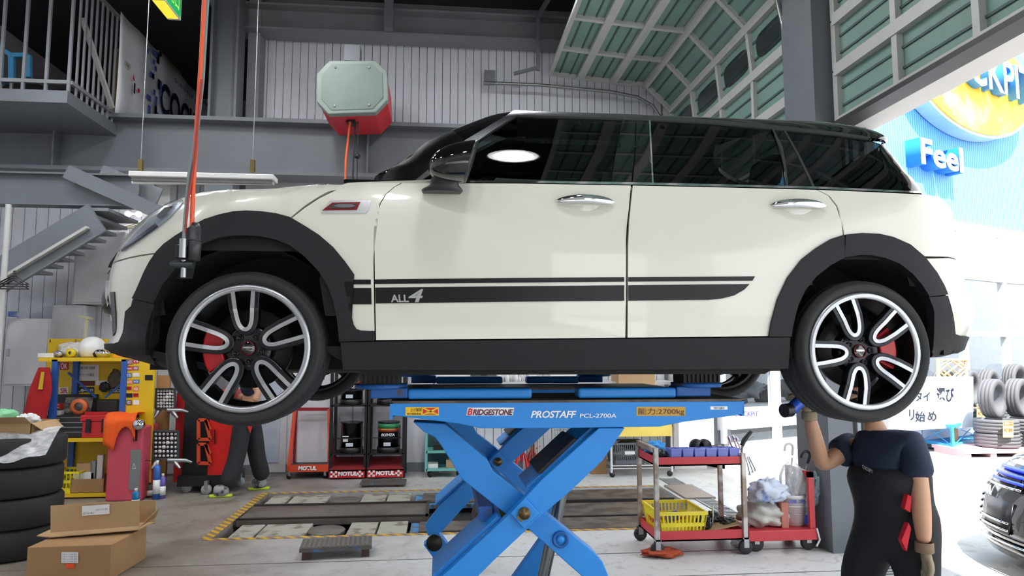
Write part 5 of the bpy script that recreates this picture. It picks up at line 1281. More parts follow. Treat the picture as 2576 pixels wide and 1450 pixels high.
d4 = thing('door_4', 'pale frosted glass door in the back wall behind the walking man', None, (at(685, 1180, 9.6).x, 9.62, 0), kind='structure')
pbox('door_frame', 640, 900, 722, 1189, 9.645, .02, GREYM, d4); pbox('door_pane', 655, 905, 705, 1164, 9.63, .014, M('frosted glass', (196, 206, 220), .35, col2=(176, 190, 212), thr=.5, scale=2), d4)
# --- oil racks
def zz(py, px, Y): return at(px, py, Y).z
orr = pthing('oil_rack', 'empty orange metal rack with white MOTUL lettering', 'rack', 778, 1195)
OY = 9.25
o0 = [at(742, 1030, OY+.2), at(828, 1030, OY+.2), at(830, 1186, OY), at(726, 1186, OY)]
for a, b in ((0, 3), (1, 2)): MB().bar(o0[a], o0[b], .04, .05, up=(0, 1, 0)).build('upright', ORM, orr, True); MB().bar(o0[a]+Vector((0, .1, 0)), o0[b]+Vector((0, .3, 0)), .03, .03, up=(0, 1, 0)).build('upright', M('dark red steel', (150, 24, 40), .5), orr, True)
MB().bar(o0[0], o0[1], .05, .04).build('top_bar', M('dark red steel', (150, 24, 40), .5), orr, True)
MB().box((o0[3].x, OY-.02, .1), (o0[2].x, OY+.36, .16)).build('base_tray', M('dark tray', (60, 52, 50), .6), orr, True); pbox('base_front', 726, 1170, 830, 1188, OY-.04, .02, ORM, orr); ptext('MOTUL', 750, 1173, 797, 1184, OY-.043, WHT, orr, bold=.06, shear=.1)
pbox('back_sheet', 748, 1034, 825, 1165, OY+.31, .01, MWHITE, orr)
for px in (728, 818):
    q = at(px, 1195, OY); MB().lathe([(0, -.015), (.035, -.015), (.035, .015), (0, .015)], 14, (q.x, OY, .035), 'y').build('caster_wheel', BLKM, orr, True); MB().box((q.x-.015, OY-.02, .04), (q.x+.015, OY+.02, .11)).build('caster_fork', GALV, orr, True)
def pail(px, pyb, Y, zb_, blenza, label):
    c = at(px, pyb, Y); t = thing('oil_pail', label, 'oil pail', (c.x, Y+.16, zb_), group='oil pails on the black racks')
    MB().lathe([(0, 0), (.15, 0), (.15, .07), (.14, .07)], 24).build('pail_holder', BLKM, t)
    MB().lathe([(0, .02), (.135, .02), (.138, .37), (.145, .375), (.145, .39), (.13, .39), (.0, .385)], 26).build('pail_body', M('black tin', (18, 18, 22), .25, .3), t)
    MB().lathe([(.139, .18), (.141, .185), (.139, .19)], 26).build('pail_rib', BLKM, t)
    def band(h0, h1, m_, r=.1405): MB().lathe([(r, h0), (r+.001, h0), (r+.001, h1), (r, h1)], 26).build('pail_band', m_, t)
    if blenza:
        band(.31, .37, M('green tin print', (40, 130, 80), .35), .1425); band(.265, .31, M('red tin print', (150, 60, 40), .35), .142)
        text('lettering', 'RACING QUALITY', (-.085, -.143, .29), (.17, 0, 0), (0, 0, .022), M('gold print', (230, 200, 60), .4), t, W=False); text('lettering', 'BLENZA', (-.085, -.146, .215), (.17, 0, 0), (0, 0, .035), WHT, t, W=False, shear=.2, bold=.03)
    else: MB().box((-.09, -.142, .15), (-.03, -.138, .19)).box((-.1, -.143, .21), (-.02, -.139, .225)).build('pail_print', WPL, t)
    MB().box((-.055, -.146, .09), (.035, -.139, .135)).build('pail_label', M('pale label', (200, 208, 220), .5), t)
    return t
for k, (xl, xr) in enumerate(((832, 920), (926, 1016))):
    RYY = 9.2
    t = pthing('oil_rack', ('black metal oil rack with red MOTUL base next to the orange rack', 'black metal oil rack with red MOTUL base nearest the lift')[k], 'rack', (xl+xr)/2, 1197)
    xa, xb = at(xl, 1100, RYY).x, at(xr, 1100, RYY).x; zt = at(900, 915, RYY).z
    for x in (xa, xb):
        for yy in (RYY, RYY+.36): MB().box((x-.02, yy, 0), (x+.02, yy+.04, zt)).build('upright', BLKM, t, True)
    for py in (1142, 1020): 
        z_ = at(870, py, RYY).z; MB().box((xa, RYY, z_-.02), (xb, RYY+.4, z_)).build('rack_shelf', BLKM, t, True)
        MB().box((xa+.03, RYY-.02, z_+.19), (xb-.03, RYY-.005, z_+.2)).build('retaining_bar', BLKM, t, True)
        for x in (xa+.05, xb-.05): MB().box((x-.006, RYY-.02, z_), (x+.006, RYY-.008, z_+.36)).build('retaining_bar', BLKM, t, True)
    z_ = at(870, 1197, RYY).z
    MB().prism([(xa, RYY-.06, .02), (xb, RYY-.06, .02), (xb, RYY-.06, .12), (xa, RYY-.06, .12)], (0, .02, 0)).build('base_front', REDM, t, True); MB().prism([(xa, RYY-.06, .12), (xb, RYY-.06, .12), (xb, RYY+.38, .22), (xa, RYY+.38, .22)], (0, 0, -.02)).build('base_top', M('dull red', (140, 40, 46), .6), t, True)
    text('lettering', 'MOTUL', (xa+.11, RYY-.062, .045), (.24, 0, 0), (0, 0, .055), WHT, t, bold=.06, shear=.1)
    for s_ in (0, 1):
        for i in range(3):
            for j in range(3):
                if (i+j) % 2 == s_: 
                    x = (xa+.015+i*.028) if s_ == 0 else (xb-.10+i*.028)
                    MB().box((x, RYY-.063, .03+j*.026), (x+.028, RYY-.06, .056+j*.026)).build('checker_print', WPL, t, True)
    pz = [at(870, 1142, RYY).z, at(870, 1020, RYY).z]
    xm = (xl+xr)/2+4
    pail(xm, 1140, RYY-.03, pz[0], k == 1, ('black oil pail on the lower shelf next to the orange rack', 'BLENZA oil pail with green rim on the lower shelf nearest the lift')[k]); pail(xm, 1018, RYY-.03, pz[1], True, ('BLENZA oil pail on the upper shelf behind the front wheel', 'oil pail on the upper shelf nearest the lift')[k])
# --- chequer plate steps
def step(x0, y0, x1, y1, dep, label, h):
    """step seen with near edge (x0,y0)-(x1,y1)"""
    a = atZ(x0, y0); b = atZ(x1, y1); d = (b-a).normalized(); n = Vector((-d.y, d.x, 0)); w = (b-a).length
    t = thing('step_ramp', label, 'step', (a.x, a.y, 0))
    P_ = lambda u, v, z: Vector((a.x, a.y, z))+d*u+n*v
    MB().prism([P_(0, 0, h-.03), P_(w, 0, h-.03), P_(w, dep, h-.03), P_(0, dep, h-.03)], (0, 0, .03)).build('step_plate', M('worn chequer plate', (104, 98, 92), .5, .4, col2=(60, 128, 180), thr=.6, scale=12, bump=.6, bscale=120), t, True)
    for i in range(14): MB().prism([P_(.02+i*(w-.03)/14, .01, h), P_(.04+i*(w-.03)/14, .01, h), P_(.04+i*(w-.03)/14, dep-.01, h), P_(.02+i*(w-.03)/14, dep-.01, h)], (0, 0, .004)).build('tread_bar', M('worn bar', (120, 112, 104), .5, .5), t, True)
    for u in (.02, w-.08):
        for v in (0.01, dep-.05): MB().prism([P_(u, v, 0), P_(u+.06, v, 0), P_(u+.06, v+.04, 0), P_(u, v+.04, 0)], (0, 0, h-.03)).build('step_leg', M('rusty leg', (70, 52, 48), .7), t, True)
step(752, 1412, 935, 1402, .30, 'worn chequer plate step with blue edges in front of the floor plates', .09); step(905, 1228, 1020, 1226, .24, 'worn blue chequer plate step in front of the oil racks', .055)
# --- teal cart and things behind the lift
tcart = pthing('tool_cart', 'teal two-shelf cart with boxes seen behind the lift', 'cart', 1115, 1190)
CY = 9.15
xa, xb = at(1072, 1130, CY).x, at(1160, 1130, CY).x
for x in (xa, xb):
    for yy in (CY, CY+.35): MB().box((x-.015, yy, .08), (x+.015, yy+.03, at(1100, 1085, CY).z)).build('cart_post', TEAL, tcart, True)
for py in (1180, 1135): z_ = at(1100, py, CY).z; MB().box((xa, CY, z_-.03), (xb, CY+.38, z_)).build('cart_shelf', TEAL, tcart, True)
for px in (1082, 1155): q = at(px, 1190, CY); MB().lathe([(0, -.015), (.04, -.015), (.04, .015), (0, .015)], 14, (q.x, CY+.05, .045), 'y').build('caster_wheel', BLKM, tcart, True)
pbox('back_sheet', 1074, 1088, 1158, 1180, CY+.36, .01, M('dark teal', (40, 76, 80), .6), tcart)
tag(pbox('small_carton', 1122, 1158, 1148, 1178, CY+.05, .15, CARDB, None, .004, z0=at(1100, 1180, CY).z), 'small tan carton on the lower shelf of the teal cart', 'box'); tag(pbox('white_case', 1076, 1168, 1102, 1176, CY+.05, .2, WPL, None, .004, z0=at(1100, 1180, CY).z), 'flat white case on the lower shelf of the teal cart', 'case'); tag(pbox('black_case', 1090, 1118, 1140, 1134, CY+.05, .2, BLKM, None, .004, z0=at(1100, 1135, CY).z), 'black oddments on the upper shelf of the teal cart', 'case')
def jackstand(px, py, label, k=1.):
    p = atZ(px, py); t = thing('jack_stand', label, 'jack stand', p, group='red jack stands')
    for a in range(4):
        an = math.pi/4+a*math.pi/2; MB().tube([(.13*k*math.cos(an), .13*k*math.sin(an), 0), (.07*k*math.cos(an), .07*k*math.sin(an), .22*k), (.02*math.cos(an), .02*math.sin(an), .30*k)], .014, 8).build('stand_leg', REDM, t)
    MB().cyl((0, 0, .15*k), (0, 0, .42*k), .022, 12).build('ratchet_post', REDM, t); MB().box((-.05, -.02, .42*k), (.05, .02, .45*k)).build('saddle', REDM, t); MB().bar((.02, 0, .3*k), (.10, 0, .36*k), .012).build('stand_handle', REDM, t)
    MB().lathe([(.125*k, .008), (.135*k, .012), (.125*k, .016)], 20).build('foot_ring', REDM, t)
jackstand(1312, 1190, 'red jack stand standing upright behind the lift arms'); jackstand(1340, 1184, 'second red jack stand close behind the first', .9)
for k, px in enumerate((1341, 1348, 1356)):
    q = at(px, 1185, 9.5); tag(MB().cyl((q.x, 9.55, 0.0), (q.x, 9.6, at(px, 1085, 9.5).z+.3), .014, 8).build('pipe', M('copper pipe%d' % k, ((140, 110, 90), (196, 180, 166), (210, 206, 200))[k], .4, .5)), ('copper coloured', 'tan', 'pale')[k]+' pipe leaning on the wall behind the lift', 'pipe', 'pipes on the back wall')
# wire shelf with basket, carton, yellow sheet
ws = pthing('wire_shelf', 'white wire shelf rack with yellow cover at the back right', 'shelf', 1610, 1190)
WY = 8.95
xa, xb = at(1538, 1150, WY).x, at(1690, 1150, WY).x
for x in (xa, xb):
    for yy in (WY, WY+.45): MB().cyl((x, yy, .06), (x, yy, at(1600, 1075, WY).z), .014, 10).build('rack_post', WPL, ws, True)
for py in (1172,):
    z_ = at(1600, py, WY).z
    for k in range(26): x = xa+(xb-xa)*k/25; MB().cyl((x, WY, z_), (x, WY+.45, z_), .003, 5).build('shelf_wire', WPL, ws, True)
    for dz in (0, -.035): MB().tube([(xa, WY, z_+dz), (xb, WY, z_+dz)], .006, 6).build('shelf_wire', WPL, ws, True)
yc_ = MB(); zc0 = at(1600, 1098, WY).z; zc1 = at(1600, 1070, WY).z
yc_.box((xa-.02, WY-.03, zc0), (xb, WY-.02, zc1)).box((xa-.02, WY-.03, zc1), (xb, WY+.5, zc1+.012)).build('yellow_cover', M('yellow sheet', (250, 222, 110), .6), ws, True)
for px in (1541, 1686): q = at(px, 1195, WY); MB().lathe([(0, -.015), (.035, -.015), (.035, .015), (0, .015)], 14, (q.x, WY+.02, .035), 'y').build('caster_wheel', BLKM, ws, True)
sb = pthing('basket', 'grey plastic shopping basket on the white wire shelf', 'basket', 1582, 1165, 9.0)
slat_basket(sb, at(1547, 1160, 9.0).x, 9.0, at(1600, 1172, WY).z+.006, at(1618, 1160, 9.0).x-at(1547, 1160, 9.0).x, .34, .27, M('grey basket plastic', (96, 102, 108), .5), .035, 16, 6)
c = at(1585, 1118, 9.1); tag(crumple('black_rag', (c.x, 9.15, c.z), (.14, .1, .06), BLKM, seed=31), 'black bundle on top of the grey basket', 'rag')
pbox('basket_label', 1572, 1136, 1597, 1144, 8.955, .004, WPL, sb)
tag(pbox('cardboard_sheet', 1487, 1118, 1526, 1194, 9.2, .1, CARDB2, None, .004, z0=0), 'brown cardboard box leaning left of the white wire shelf', 'box'); tag(pbox('dustpan', 1395, 1120, 1440, 1150, 9.55, .06, BLKM, None, .004), 'black flat case against the wall behind the lift arm', 'case')
wbk = pthing('wire_basket', 'wire basket hung on the wall behind the lift', 'basket', 1415, 1110, 9.55)
for i in range(6): MB().tube([at(1394+i*8, 1080, 9.5), at(1397+i*7, 1100, 9.45), at(1400+i*6, 1112, 9.5)], .004, 5).build('wire', GALV, wbk, True)
for py in (1082, 1094, 1106): MB().tube([at(1394+(py-1080)*.2, py, 9.47), at(1438-(py-1080)*.2, py, 9.47)], .004, 5).build('wire', GALV, wbk, True)
# long bench seen between sill and lift
lb = pthing('back_bench', 'long grey bench under the car line at the back wall', 'bench', 1330, 960, 9.2, z=0)
z_ = at(1300, 962, 9.1).z
MB().box((at(1100, 960, 9.1).x, 9.1, z_-.04), (at(1700, 960, 9.1).x, 9.6, z_)).build('bench_top', GREYM, lb, True)
for px in (1110, 1330, 1480): x = at(px, 960, 9.1).x; MB().box((x-.02, 9.55, 0), (x+.02, 9.6, z_)).build('bench_leg', GREYM, lb, True)
random.seed(11)
for k in range(9):
    px = 1254+k*7.2+random.random()*3; c = at(px, 950, 9.2); h = .07+random.random()*.08
    tag(MB().lathe([(0, 0), (.026, 0), (.026, h*.7), (.012, h*.82), (.012, h), (0, h)], 12, (c.x, 9.18+.05*(k % 3), z_)).build('bottle', WPL), ('first', 'second', 'third', 'fourth', 'fifth', 'sixth', 'seventh', 'eighth', 'ninth')[k]+' small white bottle from the left in the row seen under the car', 'bottle', 'white bottles on the back bench')
tag(pbox('flat_case', 1098, 930, 1185, 945, 9.3, .1, WPL, None, .003, z0=z_), 'white flat case on the back bench under the car', 'case'); tag(pbox('cardboard_box', 1556, 915, 1648, 985, WY+.02, .4, CARDB, None, .004, z0=zc1+.013), 'tan cardboard box on top of the yellow covered wire shelf', 'box'); tag(pbox('white_tub', 1384, 926, 1486, 948, 9.2, .3, M('white tub', (232, 234, 232), .4), None, .01, z0=z_), 'long white tub on the back bench under the car', 'tub'); tag(pbox('paper_roll', 1330, 932, 1350, 945, 9.2, .08, WPL, None, .01, z0=z_), 'white paper roll on the back bench under the car', 'roll')
for k in range(3): c = at(1200+k*16, 945, 9.3); tag(crumple('dark_bundle', (c.x, 9.3, z_+.07), (.09, .08, .07), M('dark bundle%d' % k, ((60, 70, 72), (40, 40, 44), (90, 90, 96))[k], .7), seed=40+k), ('teal grey', 'black', 'light grey')[k]+' cloth bundle on the back bench under the car', 'bundle')
# --- floor plates of the alignment pit
PS = M('pale worn plate', (168, 166, 154), .5, col2=(120, 108, 94), thr=.58, scale=7); PB = M('brown steel plate', (108, 98, 90), .5, .3, col2=(80, 70, 64), thr=.5, scale=6); PBL = M('blue worn ramp', (60, 140, 196), .5, col2=(98, 88, 82), thr=.5, scale=10)
pit = thing('alignment_pit', 'sunken wheel alignment floor with steel plates and turntables', 'alignment pit', (.3, 7.3, -.14))
def plate(name, x0, x1, y0, y1, mat, z=-.012, th=.05): return MB().box((x0, y0, z-th), (x1, y1, z)).build(name, mat, pit, True, bevel=.005)
MB().box((PITX0+.01, PITY0+.01, -.139), (PITX1-.01, PITY1-.01, -.13)).build('pit_bottom', MBLACKPIT, pit, True)
for ya, yb, cells in ((7.72, 8.27, ((-1.88, -1.67), (-1.64, -1.24), (-.87, -.61), (-.59, -.34))), (6.46, 6.92, ((-1.85, -1.64), (-1.62, -1.20), (-.84, -.59), (-.57, -.31)))):
    for a, b in cells: plate('floor_plate', a, b, ya, yb, PS)
    plate('turntable_frame', -1.2, -.89, ya+.02, yb-.02, MBLACKPIT, -.06, .06)
    cy_ = (ya+yb)/2; MB().lathe([(0, -.015), (.165, -.015), (.17, -.022), (.17, -.05)], 36, (-1.045, cy_, 0)).build('turntable', M('turntable steel', (128, 120, 112), .4, .4, var=.1), pit, True)
    for dx in (-.1, .1): MB().bar((-1.045+dx, ya+.05, -.04), (-1.045+dx*.8, ya+.12, -.02), .012).build('lock_pin', GALV, pit, True)
    plate('blue_frame', -.28, .5, ya, yb, PBL, -.03); plate('inset_plate', -.2, .4, ya+.06, yb-.03, PB, -.012, .02); plate('runway', 1.1, 2.58, ya, yb, PB, -.012); plate('runway_edge', 1.1, 2.58, ya-.03, ya, M('dark edge', (48, 44, 42), .6), -.005)
tr = [(-1.93, -.12)]
plate('centre_tray', -1.93, -.12, 7.0, 7.64, M('centre tray steel', (118, 110, 104), .45, .3, col2=(104, 92, 82), thr=.55, scale=3), .01, .06); 
for y in (7.0, 7.61): MB().box((-1.93, y, .01), (-.12, y+.03, .028)).build('tray_lip', M('dark edge', (48, 44, 42), .6), pit, True)
MB().box((-.15, 7.0, .01), (-.12, 7.64, .028)).build('tray_lip', M('dark edge', (48, 44, 42), .6), pit, True)
plate('centre_runway', 1.1, 2.58, 7.02, 7.6, PB, -.02); plate('centre_runway_edge', 1.1, 2.58, 6.97, 7.0, M('dark edge', (48, 44, 42), .6), -.01)
for i, x in enumerate((.32, .46, .62, .78, .92)):
    MB().prism([(x, 7.05, -.1), (x+.1, 7.05, -.1), (x+.16, 7.05, .12), (x+.06, 7.05, .12)], (0, .5, 0)).build('wheel_chock', (PB, BLKM, M('olive chock', (110, 106, 60), .6), PB, BLKM)[i], pit, True)
HZ = bpy.data.materials.new('hazard tape'); HZ.use_nodes = True
_n = HZ.node_tree.nodes; _l = HZ.node_tree.links; _w = _n.new('ShaderNodeTexWave'); _w.bands_direction = 'DIAGONAL'; _w.inputs['Scale'].default_value = 5.5; _w.inputs['Distortion'].default_value = .6
_r = _n.new('ShaderNodeValToRGB'); _r.color_ramp.elements[0].position = .45; _r.color_ramp.elements[1].position = .55; _r.color_ramp.elements[0].color = rgb(132, 112, 96); _r.color_ramp.elements[1].color = rgb(206, 164, 40)
_tc = _n.new('ShaderNodeTexCoord'); _l.new(_tc.outputs['Object'], _w.inputs['Vector']); _l.new(_w.outputs['Fac'], _r.inputs['Fac']); _l.new(_r.outputs['Color'], _n['Principled BSDF'].inputs['Base Color'])
for lo, hi in (((PITX0-.07, PITY0-.06, 0), (PITX1, PITY0, .003)), ((PITX0-.07, PITY1, 0), (PITX1, PITY1+.06, .003)), ((PITX0-.09, PITY0, 0), (PITX0, PITY1, .003))): MB().box(lo, hi).build('edge_tape', HZ, pit, True)
tag(MB().box((2.66, 7.55, .0), (3.0, 8.3, .02)).build('ribbed_mat', M('ribbed steel', (150, 138, 128), .5, .3)), 'ribbed metal cover beside the alignment floor', 'floor cover')
# drains along the doors
def drain(x, y0, y1, label):
    t = thing('drain_grating', label, 'drain', (x, (y0+y1)/2, 0))
    MB().box((x-.10, y0, .0), (x+.10, y1, .004)).build('channel', M('drain dark', (70, 70, 70), .7), t, True)
    for dx in (-.10, .085): MB().box((x+dx, y0, .004), (x+dx+.015, y1, .01)).build('grating_edge', GALV, t, True)
    n = int((y1-y0)/.06)
    for k in range(n): MB().box((x-.085, y0+k*.06, .004), (x+.085, y0+k*.06+.03, .009)).build('grating_bar', M('grating steel', (150, 150, 150), .5, .3), t, True)
drain(2.86, 5.98, 8.8, 'long steel drain grating across the far doorway'); drain(3.25, 3.4, 5.35, 'steel drain grating in the near doorway')
# ---------------------------------------------------------------- red tool cart at the right
RC = M('red cart enamel', (206, 62, 70), .45, var=.05); RCL = M('worn cart post', (150, 132, 122), .4, .5, col2=(196, 190, 186), thr=.5, scale=8)
CY0, CY1 = 5.5, 5.98; CX0, CX1 = 1.70, 2.42
zt0, zt1 = at(1775, 1172, CY0).z, at(1775, 1150, CY0).z; zl0, zl1 = at(1775, 1361, CY0).z, at(1775, 1335, CY0).z
cart = thing('tool_cart', 'red two-tray tool cart on casters with steel posts', 'cart', ((CX0+CX1)/2, 5.74, 0))
for nm, a, b in (('upper_tray', zt0, zt1), ('lower_tray', zl0, zl1)):
    mb = MB().box((CX0, CY0, a), (CX1, CY1, a+.012))
    for lo, hi in (((CX0, CY0, a), (CX1, CY0+.006, b)), ((CX0, CY1-.006, a), (CX1, CY1, b)), ((CX0, CY0, a), (CX0+.006, CY1, b)), ((CX1-.006, CY0, a), (CX1, CY1, b))): mb.box(lo, hi)
    mb.build(nm, RC, cart, True)
zh = at(1640, 1108, CY1).z; zr_ = at(1875, 1140, CY0).z
for x in (CX0, CX1):
    for y in (CY0, CY1): MB().box((x-.018, y-.018, .13), (x+.018, y+.018, zh if x == CX0 else zr_)).build('post', RCL, cart, True, bevel=.003)
MB().box((CX0-.018, CY0, zh-.04), (CX0+.018, CY1, zh)).build('push_handle', RCL, cart, True)
def caster(t, x, y, r=.055):
    MB().lathe([(0, -.018), (r*.85, -.018), (r, -.012), (r, .012), (r*.85, .018), (0, .018)], 18, (x, y, r), 'y').build('caster_wheel', M('caster rubber', (44, 44, 46), .6), t, True); MB().box((x-.02, y-.026, r), (x+.02, y-.02, r*2.4)).box((x-.02, y+.02, r), (x+.02, y+.026, r*2.4)).box((x-.025, y-.026, r*2.2), (x+.025, y+.026, r*2.4)).build('caster_fork', GALV, t, True)
for x in (CX0, CX1):
    for y in (CY0, CY1): caster(cart, x, y)
VIO = M('violet blue bin', (126, 138, 214), .4)
for k in range(6):
    x0 = CX0+.13+k*.097; t = thing('parts_bin', ('leftmost', 'second', 'third', 'fourth', 'fifth', 'rightmost')[k]+' violet blue parts bin on the red cart, counted from its handle', 'bin', (x0+.045, CY0+.07, zt0+.012), group='parts bins on the red cart')
    h = at(1775, 1131, CY0).z-zt0-.012; mb = MB()
    P = lambda u, v, f: Vector((x0+.045+u*(.036+.007*f), CY0+.08+v*(.06+.008*f), zt0+.012+h*f))
    for (a, b, c_, e) in ((-1, -1, 1, -1), (1, -1, 1, 1), (1, 1, -1, 1), (-1, 1, -1, -1)):
        mb.add([P(a, b, 0), P(c_, e, 0), P(c_, e, 1), P(a, b, 1)], [(0, 1, 2, 3)])
    mb.add([P(-1, -1, 0), P(1, -1, 0), P(1, 1, 0), P(-1, 1, 0)], [(3, 2, 1, 0)])
    o = mb.build('bin_wall', VIO, t, True, weld=True); o.modifiers.new('thick', 'SOLIDIFY').thickness = .004
    MB().bar(P(-1, -1, 1), P(1, -1, 1), .008, .012).build('bin_rim', VIO, t, True)
tag(crumple('blue_bundle', (CX0+.10, CY1-.15, zt1+.03), (.09, .09, .06), M('bright blue cloth', (60, 150, 220), .7), seed=51), 'bright blue cloth heap at the handle end of the red cart', 'cloth'); tag(crumple('black_tool_bag', (CX0+.08, CY0+.12, zt1+.0), (.05, .08, .05), BLKM, seed=52), 'small black bag at the handle end of the red cart', 'bag')
for i, (px, r_) in enumerate(((1752, 17), (1772, 18))):
    c = at(px, 1123, 5.8); tag(MB().lathe([(0, -.025), (.055, -.025), (.06, -.015), (.06, .015), (.055, .025), (0, .025)], 20, (c.x, 5.8+.0, c.z), 'y').build('sanding_disc', BLKM), ('left', 'right')[i]+' black round pad sticking up from the red cart', 'disc')
for i, (x0, y0, x1, y1) in enumerate(((1832, 1098, 1856, 1148), (1842, 1096, 1866, 1140), (1850, 1100, 1876, 1140))):
    tag(MB().cyl(at(x0, y0, 5.7), at(x1, y1+20, 5.72), .008, 8).cyl(at(x0, y0, 5.7), at(x0+(x1-x0)*.2, y0+(y1-y0)*.2, 5.7), .013, 8).build('wrench', CHROME), ('first', 'second', 'third')[i]+' chrome socket wrench poking up from the red cart', 'wrench', 'wrenches on the red cart')
ig = thing('air_gun', 'black air blow gun poking up at the right end of the red cart', 'air gun', at(1880, 1140, 5.6))
MB().tube([at(1866, 1122, 5.6), at(1872, 1108, 5.6), at(1890, 1086, 5.6)], [.018, .02, .016], 10).build('gun_body', BLKM, ig, True); MB().tube([at(1872, 1112, 5.6), at(1886, 1108, 5.6), at(1896, 1100, 5.6)], .006, 6).build('trigger', GALV, ig, True); MB().tube([at(1868, 1122, 5.6), at(1862, 1160, 5.62)], .01, 8).build('gun_stem', RCL, ig, True)
for i, (x0, y0, x1, y1) in enumerate(((1876, 1150, 1886, 1190), (1880, 1150, 1893, 1184), (1884, 1150, 1899, 1180))):
    tag(MB().cyl(at(x0, y0, 5.52), at(x1, y1, 5.48), .008, 8).cyl(at(x1, y1, 5.48), at(x1+2, y1+6, 5.475), .014, 8).build('wrench', CHROME), ('lowest', 'middle', 'highest')[i]+' wrench end hanging beside the right post of the red cart', 'wrench', 'wrenches hung on the red cart')
yb = thing('basket', 'bright yellow slotted plastic basket on the lower tray of the red cart', 'basket', (1.95, 5.7, zl0+.014))
slat_basket(yb, CX0+.05, CY0+.03, zl0+.013, .33, .40, .20, M('bright yellow plastic', (240, 222, 50), .4), .03, 12, 10)
MB().box((CX0+.05, CY0+.026, zl0+.03), (CX0+.38, CY0+.03, zl0+.07)).build('basket_panel', M('bright yellow plastic', (240, 222, 50), .4), yb, True); text('lettering', 'TRIAL', (CX0+.045, CY0+.33, zl0+.10), (0, -.22, 0), (0, 0, .035), REDP, yb, bold=.03, off=.02)
c = Vector((CX0+.2, CY0+.25, zl0+.12)); tag(MB().cyl(c+Vector((-.05, 0, 0)), c+Vector((.05, -.02, .03)), .04, 14).build('can', M('violet can', (90, 80, 150), .3)), 'violet can lying in the bright yellow basket', 'can')
for i, (dx, dy, sx, sz, col_, lb) in enumerate(((.43, .1, .06, .06, (40, 40, 44), 'black power tool on the lower tray beside the yellow basket'), (.52, .2, .08, .07, (24, 24, 26), 'large black air tool on the lower tray of the red cart'), (.62, .12, .07, .04, (50, 46, 44), 'dark oily part at the right end of the lower tray'))):
    tag(crumple('air_tool', (CX0+dx, CY0+dy, zl1+.03), (sx, .07, sz), M('tool%d' % i, col_, .35), seed=60+i, amp=.45), lb, 'tool')
tag(MB().tube([(CX0+.5, CY0+.12, zl1+.02), (CX0+.51, CY0+.12, zl1+.18)], .008, 8).build('drill_shaft', CHROME), 'upright chrome shaft on the lower tray of the red cart', 'shaft'); tag(MB().prism([(CX0+.40, CY0+.02, zl1-.02), (CX0+.70, CY0+.02, zl1+.03), (CX0+.70, CY0+.2, zl1+.06), (CX0+.42, CY0+.2, zl1+.0)], (0, 0, .008)).build('torn_cardboard', CARDB), 'torn cardboard piece at the front of the lower tray', 'cardboard')
tag(crumple('red_rag', (CX0+.03, CY0+.02, .03), (.16, .10, .03), M('rust red rag', (170, 74, 44), .85), seed=71, amp=.35), 'rust red rag on the floor under the red cart', 'rag')
# ---------------------------------------------------------------- red flat trolley with bag, bucket and umbrellas
FX0, FX1, FY0, FY1 = 2.46, 3.04, 5.52, 5.95
ft_ = thing('flat_trolley', 'low red platform trolley with an upright beside the pillar', 'trolley', (2.75, 5.73, 0))
za, zb1 = at(1960, 1362, FY0).z, at(1960, 1335, FY0).z
MB().box((FX0, FY0, za), (FX1, FY1, zb1)).build('trolley_deck', RC, ft_, True, bevel=.006); zu = at(2060, 1190, FY0).z
for y in (FY0+.02, FY1-.05): MB().box((FX1-.05, y, zb1), (FX1-.005, y+.035, zu)).build('upright', RC, ft_, True)
MB().box((FX1-.05, FY0+.02, zu-.04), (FX1-.005, FY1-.02, zu)).build('upright', RC, ft_, True)
for x in (FX0+.08, FX1-.06):
    for y in (FY0+.05, FY1-.06): caster(ft_, x, y, .06)
MB().tube([(FX1-.01, FY0-.005, zb1+.01), (FX1+.01, FY0-.01, zb1-.08), (FX1-.02, FY0-.01, zb1-.13)], .008, 6).build('tie_rope', WPL, ft_, True)
tag(crumple('rubbish_bag', (2.66, 5.72, zb1+.10), (.20, .17, .11), M('grey plastic bag', (190, 188, 180), .35), seed=81, amp=.28), 'grey plastic rubbish bag on the flat red trolley', 'bag')
tag(crumple('blue_white_cloth', (2.70, 5.66, zb1+.28), (.16, .13, .10), M('white cloth with blue', (216, 224, 240), .8, col2=(110, 136, 200), thr=.6, scale=9), seed=84, amp=.4), 'white and blue striped cloth heaped on the rubbish bag', 'cloth')
tag(crumple('plastic_film', (2.50, 5.68, .08), (.13, .10, .08), FILM, seed=88, amp=.5), 'crumpled clear plastic under the flat red trolley', 'film')
bu = thing('bucket', 'white plastic bucket with blue lettering on the flat red trolley', 'bucket', (2.93, 5.72, zb1))
hb = at(2010, 1240, 5.72).z-zb1
MB().lathe([(0, .002), (.095, .002), (.118, hb), (.124, hb), (.124, hb-.03), (.114, hb-.03), (.112, hb-.01), (.09, .01), (0, .01)], 28).build('bucket_body', WPL, bu); MB().lathe([(.113, hb*.62), (.117, hb*.63), (.113, hb*.65)], 28).build('bucket_rib', WPL, bu)
text('lettering', 'UNDER COVER', (-.085, -.112, hb*.75), (.15, -.0, 0), (0, 0, .028), M('blue print', (60, 90, 200), .5), bu, W=False, bold=.02); MB().tube([(-.11, -.02, hb*.6), (-.07, -.13, hb*.42), (.05, -.13, hb*.38), (.11, -.02, hb*.6)], .003, 6).build('bail', GALV, bu)
MB().box((-.02, -.02, .0), (.13, .13, hb*.9)).build('blue_liner', M('blue panel', (50, 80, 210), .5), bu)
UMB = [clear_film('clear umbrella vinyl'), M('milky umbrella vinyl', (206, 206, 206), .35), M('pale blue umbrella', (178, 206, 220), .5, col2=(110, 150, 170), thr=.6, scale=20)]
